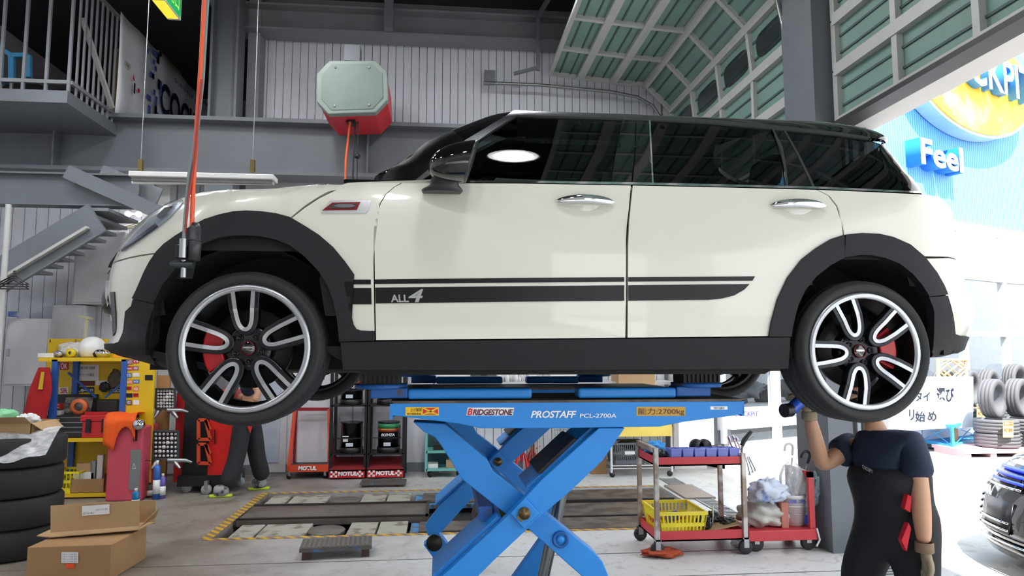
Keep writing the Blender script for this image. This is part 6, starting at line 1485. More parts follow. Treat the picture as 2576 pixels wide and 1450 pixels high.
for i, (tx, ty, lean, mt, lb) in enumerate(((1995, 1130, -.02, 0, 'clear vinyl umbrella with a white crook handle in the bucket'), (2020, 1150, .03, 1, 'milky white umbrella in the middle of the bucket'), (2045, 1150, .09, 2, 'pale blue patterned umbrella leaning right in the bucket'))):
    b0 = Vector((2.93+(-.05+.05*i), 5.70+.03*(i % 2), zb1+.03)); tp2 = at(tx+(-2, 10, 40)[i], ty+22, 5.66); t = thing('umbrella', lb, 'umbrella', b0, group='umbrellas in the bucket')
    ax = (tp2-b0); L_ = ax.length; ax.normalize()
    prof = [(.004, 0), (.03, L_*.15), (.065, L_*.45), (.085, L_*.70), (.07, L_*.86), (.025, L_*.93)]
    sx = ax.cross(Vector((0, 1, 0))).normalized(); sy = sx.cross(ax); mb = MB()
    def uf(a, b, prof=prof, b0=b0, ax=ax, sx=sx, sy=sy, mb=mb):
        r, h = prof[a]; an = 2*math.pi*b/24; r *= 1+.22*math.sin(8*an+a*.6); return b0+ax*h+(sx*math.cos(an)+sy*math.sin(an))*r
    mb.grid(uf, len(prof), 25); mb.build('canopy', UMB[mt], t, True)
    MB().cyl(b0, b0+ax*L_, .006, 8).build('shaft', GALV, t, True)
    e = b0+ax*L_; hk = [e+ax*.02, e+ax*.08]+[e+ax*(.08+.035*math.sin(math.pi*k/6))+sx*(.035-.035*math.cos(math.pi*k/6)) for k in range(1, 7)]+[e+ax*.05+sx*.07]
    MB().tube(hk, .011, 8).build('crook_handle', (WPL, BLKM, WPL)[i], t, True)
tag(MB().box((2.77, 5.58, zb1), (2.83, 5.7, zb1+.2)).build('brown_carton', M('reddish carton', (190, 120, 104), .7), None, bevel=.004), 'reddish carton squeezed beside the white bucket', 'box')
# ---------------------------------------------------------------- cables hanging in front of the car
CYL = 2.45
hang1 = thing('power_cord', 'red orange cord with a black plug hanging in front of the front wheel', 'cord', at(490, 650, CYL))
MB().tube([(at(516, -40, CYL).x+.02, CYL, 6.4), at(516, -40, CYL), at(506, 150, CYL), at(494, 330, CYL), at(486, 480, CYL), at(483, 570, CYL)], .0075, 10).build('cord_line', M('orange red cord', (222, 88, 48), .45), hang1, True)
MB().lathe([(0, .0), (.020, .0), (.022, .07), (.018, .075), (.018, .11), (.012, .13), (0, .13)], 18, at(488, 656, CYL)).build('plug', M('plug black', (46, 47, 50), .35), hang1, True); MB().lathe([(.0225, .066), (.024, .068), (.0225, .072)], 18, at(488, 656, CYL)).build('plug_ring', BLKM, hang1, True)
hang2 = thing('air_hose', 'grey air hose with a steel coupler hanging beside the orange cord', 'hose', at(462, 690, CYL))
MB().tube([(at(524, -40, CYL).x+.02, CYL+.02, 6.4), at(524, -40, CYL+.02), at(510, 200, CYL+.02), at(496, 330, CYL), at(476, 440, CYL), at(465, 560, CYL), at(462, 620, CYL)], .0065, 10).build('hose_line', M('teal grey hose', (120, 140, 140), .4), hang2, True)
MB().tube([at(508, 200, CYL-.015), at(490, 400, CYL-.012), at(474, 500, CYL-.01), at(464, 600, CYL)], .0045, 8).build('red_line', M('maroon line', (150, 50, 44), .5), hang2, True)
a = at(463, 618, CYL); 
MB().box((a.x-.022, a.y-.02, a.z-.045), (a.x+.014, a.y+.02, a.z)).build('coupler_block', BLKM, hang2, True, bevel=.003); MB().cyl((a.x+.004, a.y-.02, a.z-.045), (a.x+.004, a.y-.02, a.z+.02), .012, 6).build('coupler_nut', GALV, hang2, True); MB().cyl((a.x-.04, a.y, a.z-.066), (a.x+.035, a.y, a.z-.066), .014, 6).build('coupler_tee', M('dark coupler', (60, 70, 70), .35, .6), hang2, True); MB().cyl((a.x+.002, a.y, a.z-.05), (a.x+.002, a.y, a.z-.11), .009, 8).build('coupler_tip', GALV, hang2, True)

MB().box((at(516, -40, CYL).x-.1, CYL-.15, 6.4), (at(516, -40, CYL).x+.25, CYL+.2, 6.6)).build('ceiling_reel', BLKM, hang1, True)
# ---------------------------------------------------------------- people
SKINC = M('skin tone', (196, 150, 120), .55, var=.05, scale=12); NAVYC = M('navy cotton', (28, 40, 62), .85, var=.12, scale=10, bump=.2, bscale=30); BLKC = M('black overall cloth', (22, 23, 27), .85, var=.15, scale=8, bump=.25, bscale=22); GLV = M('tan leather glove', (150, 136, 112), .8, var=.1, scale=14, bump=.3, bscale=60); HAIR = M('black hair', (18, 16, 16), .6)
def skin_body(name, nodes, edges, mat, parent, root=0, sub=2):
    """continuous body surface grown round a posed skeleton; nodes: (pos, rx, ry)"""
    me = bpy.data.meshes.new(name); me.from_pydata([tuple(n[0]) for n in nodes], edges, []); me.update()
    o = mobj(name, me, mat, parent, True)
    m = o.modifiers.new('skin', 'SKIN'); m.use_smooth_shade = True; m.branch_smoothing = .6
    for i, n in enumerate(nodes):
        sv = me.skin_vertices[0].data[i]; sv.radius = (n[1], n[2] if len(n) > 2 else n[1]); sv.use_root = (i == root)
    s_ = o.modifiers.new('sub', 'SUBSURF'); s_.levels = sub; s_.render_levels = sub
    return o
def hand(name, wrist, direc, palmn, mat, parent, curl=.5, k=1.0, side=1):
    """gloved hand: palm, four unequal fingers and a thumb; direc runs from wrist to knuckles, palmn is the palm normal"""
    d = Vector(direc).normalized(); n = Vector(palmn); n = (n-d*n.dot(d)).normalized(); s_ = d.cross(n)*side
    nodes = [(wrist, .026*k, .022*k), (Vector(wrist)+d*.045*k, .036*k, .02*k), (Vector(wrist)+d*.085*k, .038*k, .018*k)]; edges = [(0, 1), (1, 2)]
    for f, (off, ln) in enumerate(((-.030, .072), (-.010, .082), (.011, .077), (.030, .060))):
        b = Vector(wrist)+d*.088*k+s_*off*k; c = len(nodes); cur = d.copy()
        nodes.append((b, .0105*k, .0105*k)); edges.append((2, c)); p = b
        for j in range(3):
            ang = curl*(.5+.45*j); cur = (d*math.cos(ang)+n*math.sin(ang)); p = p+cur*ln*k*(.42, .33, .25)[j]
            nodes.append((p, (.0098, .009, .0075)[j]*k, (.0098, .009, .0075)[j]*k)); edges.append((c+j, c+j+1))
    c = len(nodes); tb = Vector(wrist)+d*.04*k-s_*.034*k; t1 = tb+(d*.6-s_*.7+n*.3).normalized()*.04*k; t2 = t1+(d*.9-s_*.15+n*.45).normalized()*.035*k
    nodes += [(tb, .014*k, .014*k), (t1, .012*k, .012*k), (t2, .010*k, .010*k)]; edges += [(1, c), (c, c+1), (c+1, c+2)]
    return skin_body(name, nodes, edges, mat, parent, 1, 1)
def head(name, c, look, r, parent, hairm):
    """head with face: lofted skull, nose, brow, ears, hair cap"""
    f = Vector(look).normalized(); up = Vector((0, 0, 1)); up = (up-f*up.dot(f)).normalized(); s_ = f.cross(up)
    mb = MB()
    def hf(i, j):
        th = math.pi*i/16; a = 2*math.pi*j/24; z = math.cos(th); q = math.sin(th)
        fx = q*math.cos(a); sx = q*math.sin(a)
        kx = 1.0 if fx < 0 else .92; jaw = 1-.28*max(0, -z-.15)*(1 if fx > -.2 else 1.4)
        nose = .16*math.exp(-((z+.12)/.16)**2-(sx/.13)**2) if fx > 0 else 0; brow = .04*math.exp(-((z-.12)/.08)**2) if fx > .3 else 0; eye = -.05*math.exp(-((z-.02)/.07)**2-((abs(sx)-.33)/.14)**2) if fx > .3 else 0; lip = .04*math.exp(-((z+.48)/.06)**2-(sx/.22)**2) if fx > .3 else 0
        return Vector(c)+f*r*(fx*kx*jaw*1.02+nose+brow+eye+lip)+s_*r*sx*.80*jaw+up*r*z*1.18
    mb.grid(hf, 17, 25); mb.build(name, SKINC, parent, True, weld=True)
    hb_ = MB()
    def hh(i, j):
        th = math.pi*.62*i/10; a = 2*math.pi*j/24; z = math.cos(th); q = math.sin(th); fx = q*math.cos(a); lim = 1.06 if not (fx > .45 and z < .45) else .9
        return Vector(c)+f*r*fx*1.02*lim+s_*r*q*math.sin(a)*.86*lim+up*r*z*1.22
    hb_.grid(hh, 11, 25); hb_.build('hair', hairm, parent, True, weld=True)
    for sg in (-1, 1):
        e = Vector(c)+s_*r*.80*sg-f*r*.05; crumple('ear', e, (r*.12, r*.1, r*.22), SKINC, parent, True, amp=.05, n=8)
    for sg in (-1, 1):
        e = Vector(c)+f*r*.86+s_*r*.33*sg+up*r*.02; MB().lathe([(r*.07*math.sin(math.pi*q/6), -r*.07*math.cos(math.pi*q/6)) for q in range(7)], 8, e).build('eye', M('eye', (30, 24, 22), .2), parent, True)
# mechanic below the rear wheel, one arm raised
mech = thing('person', 'mechanic in navy shirt and black overalls reaching up under the rear wheel', 'person', (atZ(2240, 1800).x, 3.6, 0))
mech.location = (at(2245, 1330, 3.55).x, 3.6, 0)
W_ = lambda px, py, Y: at(px, py, Y)
pel = W_(2250, 1335, 3.58); belly = W_(2245, 1265, 3.57); chest = W_(2228, 1165, 3.55); neckb = W_(2205, 1085, 3.56); neck = W_(2190, 1050, 3.56)
shL = W_(2292, 1112, 3.42); elL = W_(2313, 1225, 3.36); wrL = W_(2325, 1372, 3.32)
shR = W_(2150, 1118, 3.72); elR = W_(2068, 1172, 3.68); wrR = W_(2036, 1048, 3.60)
hipL = pel+Vector((.06, -.10, -.05)); hipR = pel+Vector((-.05, .10, -.05))
kneeL = Vector((pel.x+.0, 3.42, .38)); ankL = Vector((pel.x+.12, 3.46, .09)); toeL = Vector((pel.x-.04, 3.40, .045)); kneeR = Vector((pel.x-.12, 3.74, .38)); ankR = Vector((pel.x-.02, 3.78, .09)); toeR = Vector((pel.x-.18, 3.72, .045))
skin_body('body', [(pel, .10), (belly, .10), (chest, .11), (neckb, .06), (neck, .055), (shL, .06), (elL, .047), (W_(2318, 1285, 3.34), .048), (wrL, .034), (shR, .06), (elR, .047), (elR.lerp(wrR, .35), .046), (wrR, .034), (hipL, .09), (kneeL, .06), (ankL, .045), (hipR, .09), (kneeR, .06), (ankR, .045)],
    [(0, 1), (1, 2), (2, 3), (3, 4), (2, 5), (5, 6), (6, 7), (7, 8), (2, 9), (9, 10), (10, 11), (11, 12), (0, 13), (13, 14), (14, 15), (0, 16), (16, 17), (17, 18)], SKINC, mech)
skin_body('shirt', [(belly, .2), (chest, .215), (W_(2214, 1115, 3.55), .17), (neckb, .085), (shL, .10), (shL.lerp(elL, .5), .085), (shL.lerp(elL, .88), .09), (shR, .115), (shR.lerp(elR, .4), .09), (shR.lerp(elR, .55), .086)], [(0, 1), (1, 2), (2, 3), (2, 4), (4, 5), (5, 6), (2, 7), (7, 8), (8, 9)], NAVYC, mech)
skin_body('overalls', [(pel, .245), (belly, .24), (W_(2236, 1205, 3.55), .23), (W_(2228, 1150, 3.555), .21), (hipL, .17), (kneeL, .10), (ankL, .09), (hipR, .17), (kneeR, .12), (ankR, .09)], [(0, 1), (1, 2), (2, 3), (0, 4), (4, 5), (5, 6), (0, 7), (7, 8), (8, 9)], BLKC, mech)
# bib, braces, pocket trim and print
def strap(pts, w, mat, name='brace'):
    V = []; 
    for p in pts: V.append(Vector(p))
    mb = MB()
    for a, b in zip(V, V[1:]): mb.bar(a, b, w, .012, up=(0, -1, 0))
    return mb.build(name, mat, mech, True)
MB().prism([W_(2268, 1360, 3.315), W_(2281, 1388, 3.31), W_(2292, 1330, 3.31), W_(2286, 1316, 3.315)], (0, .03, 0)).build('pocket_trim', M('red trim', (196, 20, 40), .7), mech, True); MB().prism([W_(2276, 1280, 3.325), W_(2290, 1290, 3.32), W_(2293, 1250, 3.32), W_(2284, 1245, 3.325)], (0, .03, 0)).build('pocket_trim', M('red trim', (196, 20, 40), .7), mech, True)
a_ = W_(2168, 1178, 3.30); text('chest_print', 'COCKPIT', a_, W_(2194, 1192, 3.30)-a_, W_(2168, 1169, 3.30)-a_, M('grey print', (120, 120, 124), .6), mech, off=.004)
hand('glove', wrL+Vector((0, 0, -.01)), Vector((.05, -.02, -1)), Vector((-1, .2, 0)), GLV, mech, .35, 1.35, 1); MB().lathe([(.040, -.045), (.043, -.04), (.043, .0), (.039, .005)], 16, wrL+Vector((0, 0, .01))).build('glove_cuff', M('glove cuff', (128, 104, 84), .8), mech, True)
hand('glove', wrR+Vector((-.005, 0, .0)), Vector((-.35, .1, .9)), Vector((-.8, -.3, -.2)), GLV, mech, 1.05, 1.05, -1); MB().lathe([(.037, -.02), (.040, -.015), (.040, .02), (.036, .025)], 16, wrR).build('glove_cuff', GLV, mech, True)
head('face', W_(2168, 990, 3.55), (-.75, -.25, .45), .105, mech, HAIR)
for ank, toe in ((ankL, toeL), (ankR, toeR)): skin_body('shoe', [(ank+Vector((0, 0, -.03)), .05, .05), (ank.lerp(toe, .5)+Vector((0, 0, -.02)), .05, .04), (toe, .045, .035)], [(0, 1), (1, 2)], BLKM, mech)
torch = thing('torch', 'blue and black hand torch held up by the mechanic', 'torch', W_(1990, 1027, 3.55))
MB().cyl(W_(2012, 1010, 3.55), W_(1985, 1035, 3.52), .032, 16).build('torch_body', M('torch blue', (40, 90, 200), .35), torch, True); MB().cyl(W_(1988, 1032, 3.525), W_(1972, 1046-12, 3.51), .036, 16).build('torch_head', BLKM, torch, True)
# man walking behind the front wheel
wk = thing('person', 'walking man in dark trousers and yellow-soled trainers behind the front wheel', 'person', (at(620, 1240, 8.4).x, 8.4, 0))
V_ = lambda px, py, Y=8.4: at(px, py, Y)
pel = V_(622, 1052); belly = V_(628, 1012); chest = V_(632, 968); nk = V_(630, 925)
aF = V_(565, 1236, 8.2); aB = V_(660, 1220, 8.6); aF.z = .09; aB.z = .10; kF = V_(597, 1150, 8.28); kB = V_(645, 1145, 8.5); hF = pel+Vector((-.03, -.09, -.05)); hB = pel+Vector((.04, .09, -.05))
shF = chest+Vector((.0, -.2, .12)); shB = chest+Vector((.0, .2, .12)); eF = V_(652, 985, 8.15); wF = V_(640, 1012, 8.1); eB = chest+Vector((-.1, .24, -.12)); wB = chest+Vector((-.28, .2, -.2))
skin_body('body', [(pel, .09), (belly, .09), (chest, .10), (nk, .055), (V_(629, 908), .05), (shF, .055), (eF, .045), (wF, .035), (shB, .055), (eB, .045), (wB, .035), (hF, .08), (kF, .055), (aF, .04), (hB, .08), (kB, .055), (aB, .04)], [(0, 1), (1, 2), (2, 3), (3, 4), (2, 5), (5, 6), (6, 7), (2, 8), (8, 9), (9, 10), (0, 11), (11, 12), (12, 13), (0, 14), (14, 15), (15, 16)], SKINC, wk)
skin_body('shirt', [(belly, .15), (chest, .17), (nk, .08), (shF, .08), (shF.lerp(eF, .8), .07), (shB, .08), (shB.lerp(eB, .8), .07)], [(0, 1), (1, 2), (1, 3), (3, 4), (1, 5), (5, 6)], NAVYC, wk)
skin_body('trousers', [(pel, .155), (belly+Vector((0, 0, -.03)), .155), (hF, .12), (kF, .10), (aF+Vector((.01, 0, .0)), .10), (hB, .12), (kB, .10), (aB+Vector((.01, 0, .0)), .10)], [(0, 1), (0, 2), (2, 3), (3, 4), (0, 5), (5, 6), (6, 7)], M('charcoal trousers', (36, 38, 42), .85, var=.12, bump=.25, bscale=18), wk)
MB().prism([V_(621, 1072, 8.24), V_(629, 1090, 8.24), V_(634, 1072, 8.24)], (0, .02, 0)).build('red_tab', REDP, wk, True)
for a, dx in ((aF, -.12), (aB, -.12)):
    toe = Vector((a.x+dx, a.y-.02, .05)); skin_body('trainer', [(a+Vector((.06, 0, -.02)), .075), (a.lerp(toe, .5)+Vector((0, 0, .0)), .075), (toe+Vector((0, 0, .01)), .062)], [(0, 1), (1, 2)], M('grey trainer', (150, 150, 150), .7, col2=(60, 60, 70), thr=.55, scale=14), wk)
    MB().prism([(a.x+.08, a.y-.035, .0), (a.x+.08, a.y+.035, .0), (toe.x-.02, toe.y+.035, .0), (toe.x-.045, toe.y, .0), (toe.x-.02, toe.y-.035, .0)], (0, 0, .03)).build('sole', M('lime sole', (200, 222, 60), .6), wk, True, bevel=.01)
hand('hand', wF, Vector((-.3, -.1, -.8)), Vector((-1, 0, .2)), SKINC, wk, .5, 1., 1); hand('hand', wB, Vector((-.6, 0, -.5)), Vector((0, 0, -1)), SKINC, wk, .5, 1., -1)
head('face', V_(625, 885), (-1, 0, -.1), .105, wk, HAIR)
# ---------------------------------------------------------------- outside: showroom, signs, tyres, parked car
FP = Vector((4.446, 9.505, 0)); FD = Vector((.911, .411, 0)).normalized(); FN = Vector((FD.y, -FD.x, 0))
def fac(px, py, out=0.):
    """the place on the showroom front (moved out by some metres) that the photograph shows at a pixel"""
    d = ray(px, py); o = FP+FN*out; t = (o-CAM).dot(FN)/d.dot(FN); return CAM+d*t
def wave_mat(name, col, groove, scale):
    m = bpy.data.materials.new(name); m.use_nodes = True; N = m.node_tree.nodes; L = m.node_tree.links; b = N['Principled BSDF']; b.inputs['Roughness'].default_value = .5
    tc = N.new('ShaderNodeTexCoord'); w = N.new('ShaderNodeTexWave'); w.bands_direction = 'X'; w.inputs['Scale'].default_value = scale; L.new(tc.outputs['Object'], w.inputs['Vector'])
    r = N.new('ShaderNodeValToRGB'); r.color_ramp.elements[0].position = .06; r.color_ramp.elements[1].position = .16; r.color_ramp.elements[0].color = rgb(*groove); r.color_ramp.elements[1].color = rgb(*col); L.new(w.outputs['Fac'], r.inputs['Fac']); L.new(r.outputs['Color'], b.inputs['Base Color'])
    bp = N.new('ShaderNodeBump'); bp.inputs['Distance'].default_value = .02; bp.inputs['Strength'].default_value = .6; L.new(w.outputs['Fac'], bp.inputs['Height']); L.new(bp.outputs[0], b.inputs['Normal'])
    MATS[name] = m; return m
show = thing('showroom', 'shop building with ribbed blue upper front and white framed windows', 'building', FP)
def slab(name, px0, px1, z0, z1, mat, t=.1, out=0., par=None, s0=None, s1=None):
    a = (fac(px0, 800)-FP).dot(FD) if s0 is None else s0; b = (fac(px1, 800)-FP).dot(FD) if s1 is None else s1
    P = lambda s_, z: FP+FD*s_+FN*out+Vector((0, 0, z))
    return MB().prism([P(a, z0), P(b, z0), P(b, z1), P(a, z1)], -FN*t).build(name, mat, par or show, True)
zfb = fac(2480, 572).z; zft = zfb+7.5
# ribbed blue cladding as one sheet in its own frame so that the ribs follow the wall
rib = MB().box((-.55, -.12, 0), (14, 0, zft-zfb)).build('blue_cladding', wave_mat('ribbed blue sheet', (116, 192, 240), (60, 130, 205), 4.6), show)
rib.rotation_euler = (0, 0, math.atan2(FD.y, FD.x)); rib.location = (0, 0, zfb)
rib.data.transform(Matrix.Scale(-1, 4, (0, 1, 0))); rib.data.flip_normals()
SW = M('white shop paint', (235, 236, 240), .5, var=.02)
slab('fascia', 0, 0, zfb-.16, zfb, SW, .2, .05, None, -.55, 14)
zh2 = fac(2470, 700).z; zh3 = fac(2470, 840).z; zsill = fac(2470, 955).z
for z in (zh2, zh3): slab('transom', 0, 0, z-.05, z+.05, SW, .1, .03, None, 2.8, 14)
slab('lower_wall', 0, 0, 0, zsill, SW, .15, 0, None, 3.2, 14)
for k, px in enumerate((2300, 2424, 2530, 2620)):
    s_ = (fac(px, 800)-FP).dot(FD); slab('mullion', 0, 0, zsill, zfb-.16, SW, .12, .03, None, s_-.06, s_+.06)
for k in range(3):
    s_ = 8.6+k*1.5; slab('mullion', 0, 0, zsill, zfb-.16, SW, .12, .03, None, s_-.06, s_+.06)
SGL = glass_mat('shop glass', (.88, .91, .93), 1.3)
edges_ = [(fac(px, 800)-FP).dot(FD) for px in (2300, 2424, 2530, 2620)]
for a, b in zip(edges_, edges_[1:]):
    for z0, z1 in ((zsill, zh3-.05), (zh3+.05, zh2-.05)): slab('window_pane', 0, 0, z0, z1, SGL, .012, -.02, None, a+.06, b-.06)
    slab('window_blind', 0, 0, zh2+.05, zfb-.16, M('white blind', (238, 238, 242), .7), .02, -.03, None, a+.06, b-.06)
# part of the shop seen through the far bay: white panels with grey windows
zl1, zl2, zl3 = fac(1880, 1112).z, fac(1880, 1079).z, fac(1880, 1027).z
slab('lower_wall', 0, 0, 0, zl1, SW, .15, 0, None, -.55, 3.2); slab('sign_band', 0, 0, zl2, zl3, SW, .12, 0, None, -.55, 3.2)
slab('upper_wall', 0, 0, fac(1880, 930).z, zfb-.16, SW, .12, 0, None, -.55, 3.2)
GG = M('grey shop window', (66, 70, 74), .3)
for px0, px1 in ((1700, 1787), (1810, 1820), (1938, 1956), (2060, 2090)):
    slab('panel_post', px0, px1, zl1, fac(1880, 930).z, SW, .1, .01)
for px0, px1 in ((1787, 1810), (1820, 1938), (1956, 2060)):
    slab('window_pane', px0, px1, zl1, zl2, GG, .012, -.04); slab('window_pane', px0, px1, zl3, fac(1880, 930).z, SGL, .012, -.04)
for px in (1846, 1986):
    a = fac(px, 1048); b = fac(px+60, 1048); d = fac(px, 1035); text('lettering', 'COCKPIT', a, b-a, d-a, M('violet shop print', (60, 60, 120), .5), show, off=.014, bold=.02)
# room behind the panes
inner = M('shop interior', (224, 226, 230), .8)
slab('interior_wall', 0, 0, 0, zfb, inner, .1, -2.2, None, -.55, 14); slab('interior_floor', 0, 0, -.01, .0, inner, 3.0, -.15, None, -.55, 14); slab('interior_ceiling', 0, 0, zfb-.05, zfb+.02, inner, 3.0, -.15, None, -.55, 14)
for k in range(6): slab('added_ceiling_light', 0, 0, zfb-.09, zfb-.06, M('added shop light', (255, 255, 255), .5, emit=2.5, var=0), .6, -1.1, None, .2+k*2.4, 2.2+k*2.4)  # unseen glowing panels added to brighten the room behind the panes
random.seed(17)
for k in range(9):
    s_ = .3+k*.33; c = FP+FD*s_-FN*.7; tag(crumple('stored_part', (c.x, c.y, zl3+.12+.08*(k % 2)), (.18, .15, .14), M('stock grey%d' % (k % 3), ((70, 74, 78), (110, 112, 116), (46, 48, 52))[k % 3], .6), None, False, seed=90+k, amp=.5, n=10), ('first', 'second', 'third', 'fourth', 'fifth', 'sixth', 'seventh', 'eighth', 'ninth')[k]+' grey wrapped bundle from the left inside the far shop window', 'goods', 'goods inside the shop window')
gsh = thing('goods_shelf', 'grey shelf board inside the far shop window', 'shelf', FP-FN*.7); slab('shelf_board', 0, 0, zl3-.04, zl3, GREYM, .5, -.45, gsh, -.2, 3.4); slab('shelf_support', 0, 0, 0, zl3-.04, GREYM, .05, -.8, gsh, -.2, 3.4)
# round COCKPIT sign and Feel letters
sgn = thing('oval_sign', 'yellow and white oval shop sign with blue COCKPIT letters', 'sign', fac(2440, 210, .35))
sc_ = fac(2452, 196, .30); rx_ = (fac(2590, 210, .3)-sc_).dot(FD)*1.0; rz_ = sc_.z-fac(2440, 336, .3).z
ell = [sc_+FD*(rx_*math.cos(2*math.pi*k/48))+Vector((0, 0, rz_*math.sin(2*math.pi*k/48))) for k in range(48)]
MB().prism(ell, -FN*.28).build('sign_body', M('pale blue sign edge', (190, 214, 245), .5), sgn, True)
MB().prism([sc_+(p-sc_)*.95+FN*.03 for p in ell], -FN*.035).build('sign_face', M('yellow sign face', (250, 204, 50), .45, col2=(252, 226, 120), thr=.56, scale=1.2), sgn, True)
BLS = M('sign letter blue', (60, 140, 226), .5)
la = fac(2300, 212, .34); lbw = FD*2*rx_*.86; la = sc_-FD*rx_*.86-Vector((0, 0, rz_*.22))+FN*.035
text('lettering', 'COCKPIT', la, lbw, (0, 0, rz_*.62), BLS, sgn, bold=.02, depth=.14, off=0); text('lettering', 'COCKPIT', la, lbw, (0, 0, rz_*.62), SW, sgn, bold=.018, off=.142)
fe = thing('letter_sign', 'white Feel letters with blue sides on the blue shop front', 'sign', fac(2370, 430, .1))
fo = fac(2318, 412, .26); fw = FD*((fac(2424, 420, .26)-fo).dot(FD)); fh = fac(2318, 346, .26).z-fo.z
text('lettering', 'Feel', fo-FN*.26, fw, (0, 0, fh), M('letter side blue', (34, 120, 220), .5), fe, bold=.03, depth=.26, off=0); text('lettering', 'Feel', fo, fw, (0, 0, fh), SW, fe, bold=.029, off=.003)
# handwritten banner and lattice
bn = thing('tyre_banner', 'pale blue banner with handwritten characters behind the tyre display', 'banner', fac(2360, 1080, .6))
P = lambda x, y: fac(x, y, .5)
quad_plate('banner_cloth', P(2240, 1085), P(2445, 1075), P(2445, 948), P(2240, 948), M('pale blue cloth', (206, 230, 246), .8, col2=(238, 242, 248), thr=.5, scale=1.5), bn, t=.02)
INK = M('ink grey', (26, 32, 48), .8)
for txt, x0, y0, x1, y1 in (('タイ', 2298, 985, 2336, 1010), ('選び', 2352, 975, 2396, 1012), ('リ', 2283, 1030, 2296, 1058), ('始', 2298, 1035, 2324, 1062), ('め', 2330, 1035, 2352, 1060)):
    a = P(x0, y1); text('lettering', txt, a, P(x1, y1)-a, P(x0, y0)-a, INK, bn, bold=.025, off=.026)
lt = thing('lattice_panel', 'tan wooden lattice panel in front of the shop window', 'lattice', fac(2395, 955, .35)); TANW = M('tan lattice wood', (222, 184, 130), .7)
for k in range(9):
    u = k/8
    for s_ in (0, 1):
        a = fac(2362+60*max(0, u*1.6-.6), 955-52*min(1, u*1.6), .35) if s_ == 0 else fac(2362+66*min(1, u*1.6), 955-52*max(0, u*1.6-.6) if False else 955-52*max(0, u*1.6-.6), .33)
        b = fac(2362+66*min(1, u*1.6), 955-52*max(0, u*1.6-.6), .35) if s_ == 0 else fac(2362+66*min(1, u*1.6)-0, 955, .33)
        if s_ == 0 and (a-b).length > .05: MB().bar(a, b, .03, .012).build('lath', TANW, lt, True)
    a = fac(2428-66*min(1, u*1.6), 955-52*max(0, u*1.6-.6), .37); b = fac(2428-66*max(0, u*1.6-.6), 955-52*min(1, u*1.6), .37)
    if (a-b).length > .05: MB().bar(a, b, .03, .012).build('lath', TANW, lt, True)
for a, b in (((2360, 905), (2430, 905)), ((2360, 956), (2430, 956)), ((2360, 905), (2360, 956)), ((2430, 905), (2430, 956))): MB().bar(fac(*a, .36), fac(*b, .36), .05, .03).build('lattice_frame', TANW, lt, True)
q0 = fac(2395, 956, .36); MB().bar((q0.x, q0.y, 0), q0, .06).build('lattice_post', TANW, lt, True)
# displayed tyres
GT = M('dusty tyre rubber', (88, 88, 90), .75, var=.08); GLOB = {}
def outdoor_tyre(c, stand, label, R=.31, rz=.35):
    key = (R,); me = GLOB.get(key)
    if me is None: me = tyre_mesh(R, R*.66, .21, 'y', False).mesh('tyre'); me.materials.append(GT); GLOB[key] = me
    o = bpy.data.objects.new('tyre', me); COL.objects.link(o); o.location = c
    o.rotation_euler = (0, 0, rz) if stand else (math.pi/2, 0, rz)
    return tag(o, label, 'tyre', 'tyres displayed outside')
def tag_card(px, py, Y, label):
    a = at(px-13, py+21, Y); b = at(px+13, py+21, Y); c = at(px+13, py-21, Y); d = at(px-13, py-21, Y); t = thing('price_card', label, 'price card', a.lerp(b, .5), group='price cards on the tyres')
    quad_plate('card', a, b, c, d, M('yellow card', (250, 240, 120), .6), t); R_ = lambda u, v: a+(b-a)*u+(d-a)*v+Vector((0, -.004, 0))
    quad_plate('card_stripe', R_(.05, .72), R_(.95, .72), R_(.95, .95), R_(.05, .95), M('orange card', (240, 90, 40), .6), t, t=.004); text('lettering', '軽量夏タイヤ', R_(.1, .76), (b-a)*.8, (d-a)*.16, WHT, t, off=.006); text('lettering', '¥27,800', R_(.1, .3), (b-a)*.8, (d-a)*.25, REDP, t, off=.003, bold=.02); quad_plate('card_base', R_(.05, .04), R_(.95, .04), R_(.95, .2), R_(.05, .2), M('pink card', (236, 130, 150), .6), t, t=.004)
TW = .21
tr_ = thing('tyre_trolley', 'low blue metal trolley carrying displayed tyres', 'trolley', atZ(2385, 1140))
LB = M('light blue steel', (50, 150, 210), .5)
b0 = atZ(2318, 1128); b1 = atZ(2398, 1143); b2 = atZ(2470, 1118); b3 = b2+(b0-b1)
ztop = at(2385, 1073, b1.y).z; zlow = .12
for p in (b0, b1, b2, b3): MB().box((p.x-.02, p.y-.02, .08), (p.x+.02, p.y+.02, ztop)).build('trolley_post', LB, tr_, True); MB().lathe([(0, -.015), (.04, -.015), (.04, .015), (0, .015)], 12, (p.x, p.y, .04), 'y').build('caster_wheel', BLKM, tr_, True)
for z, w in ((ztop, .04), (zlow, .05)):
    for p, q in ((b0, b1), (b1, b2), (b2, b3), (b3, b0)): MB().bar(Vector((p.x, p.y, z)), Vector((q.x, q.y, z)), .03, w).build('trolley_rail', LB, tr_, True)
MB().prism([Vector((p.x, p.y, zlow)) for p in (b0, b1, b2, b3)], (0, 0, .012)).build('trolley_deck', LB, tr_, True); MB().prism([Vector((p.x, p.y, ztop-.0)) for p in (b0, b1, b2, b3)], (0, 0, .012)).build('trolley_top', LB, tr_, True)
for (p, q) in ((b0, b1), (b1, b2)):
    MB().bar(Vector((p.x, p.y, ztop)), Vector((q.x, q.y, zlow)), .01).build('trolley_brace', LB, tr_, True); MB().bar(Vector((p.x, p.y, zlow)), Vector((q.x, q.y, ztop)), .01).build('trolley_brace', LB, tr_, True)
cen_ = (b0+b1+b2+b3)/4
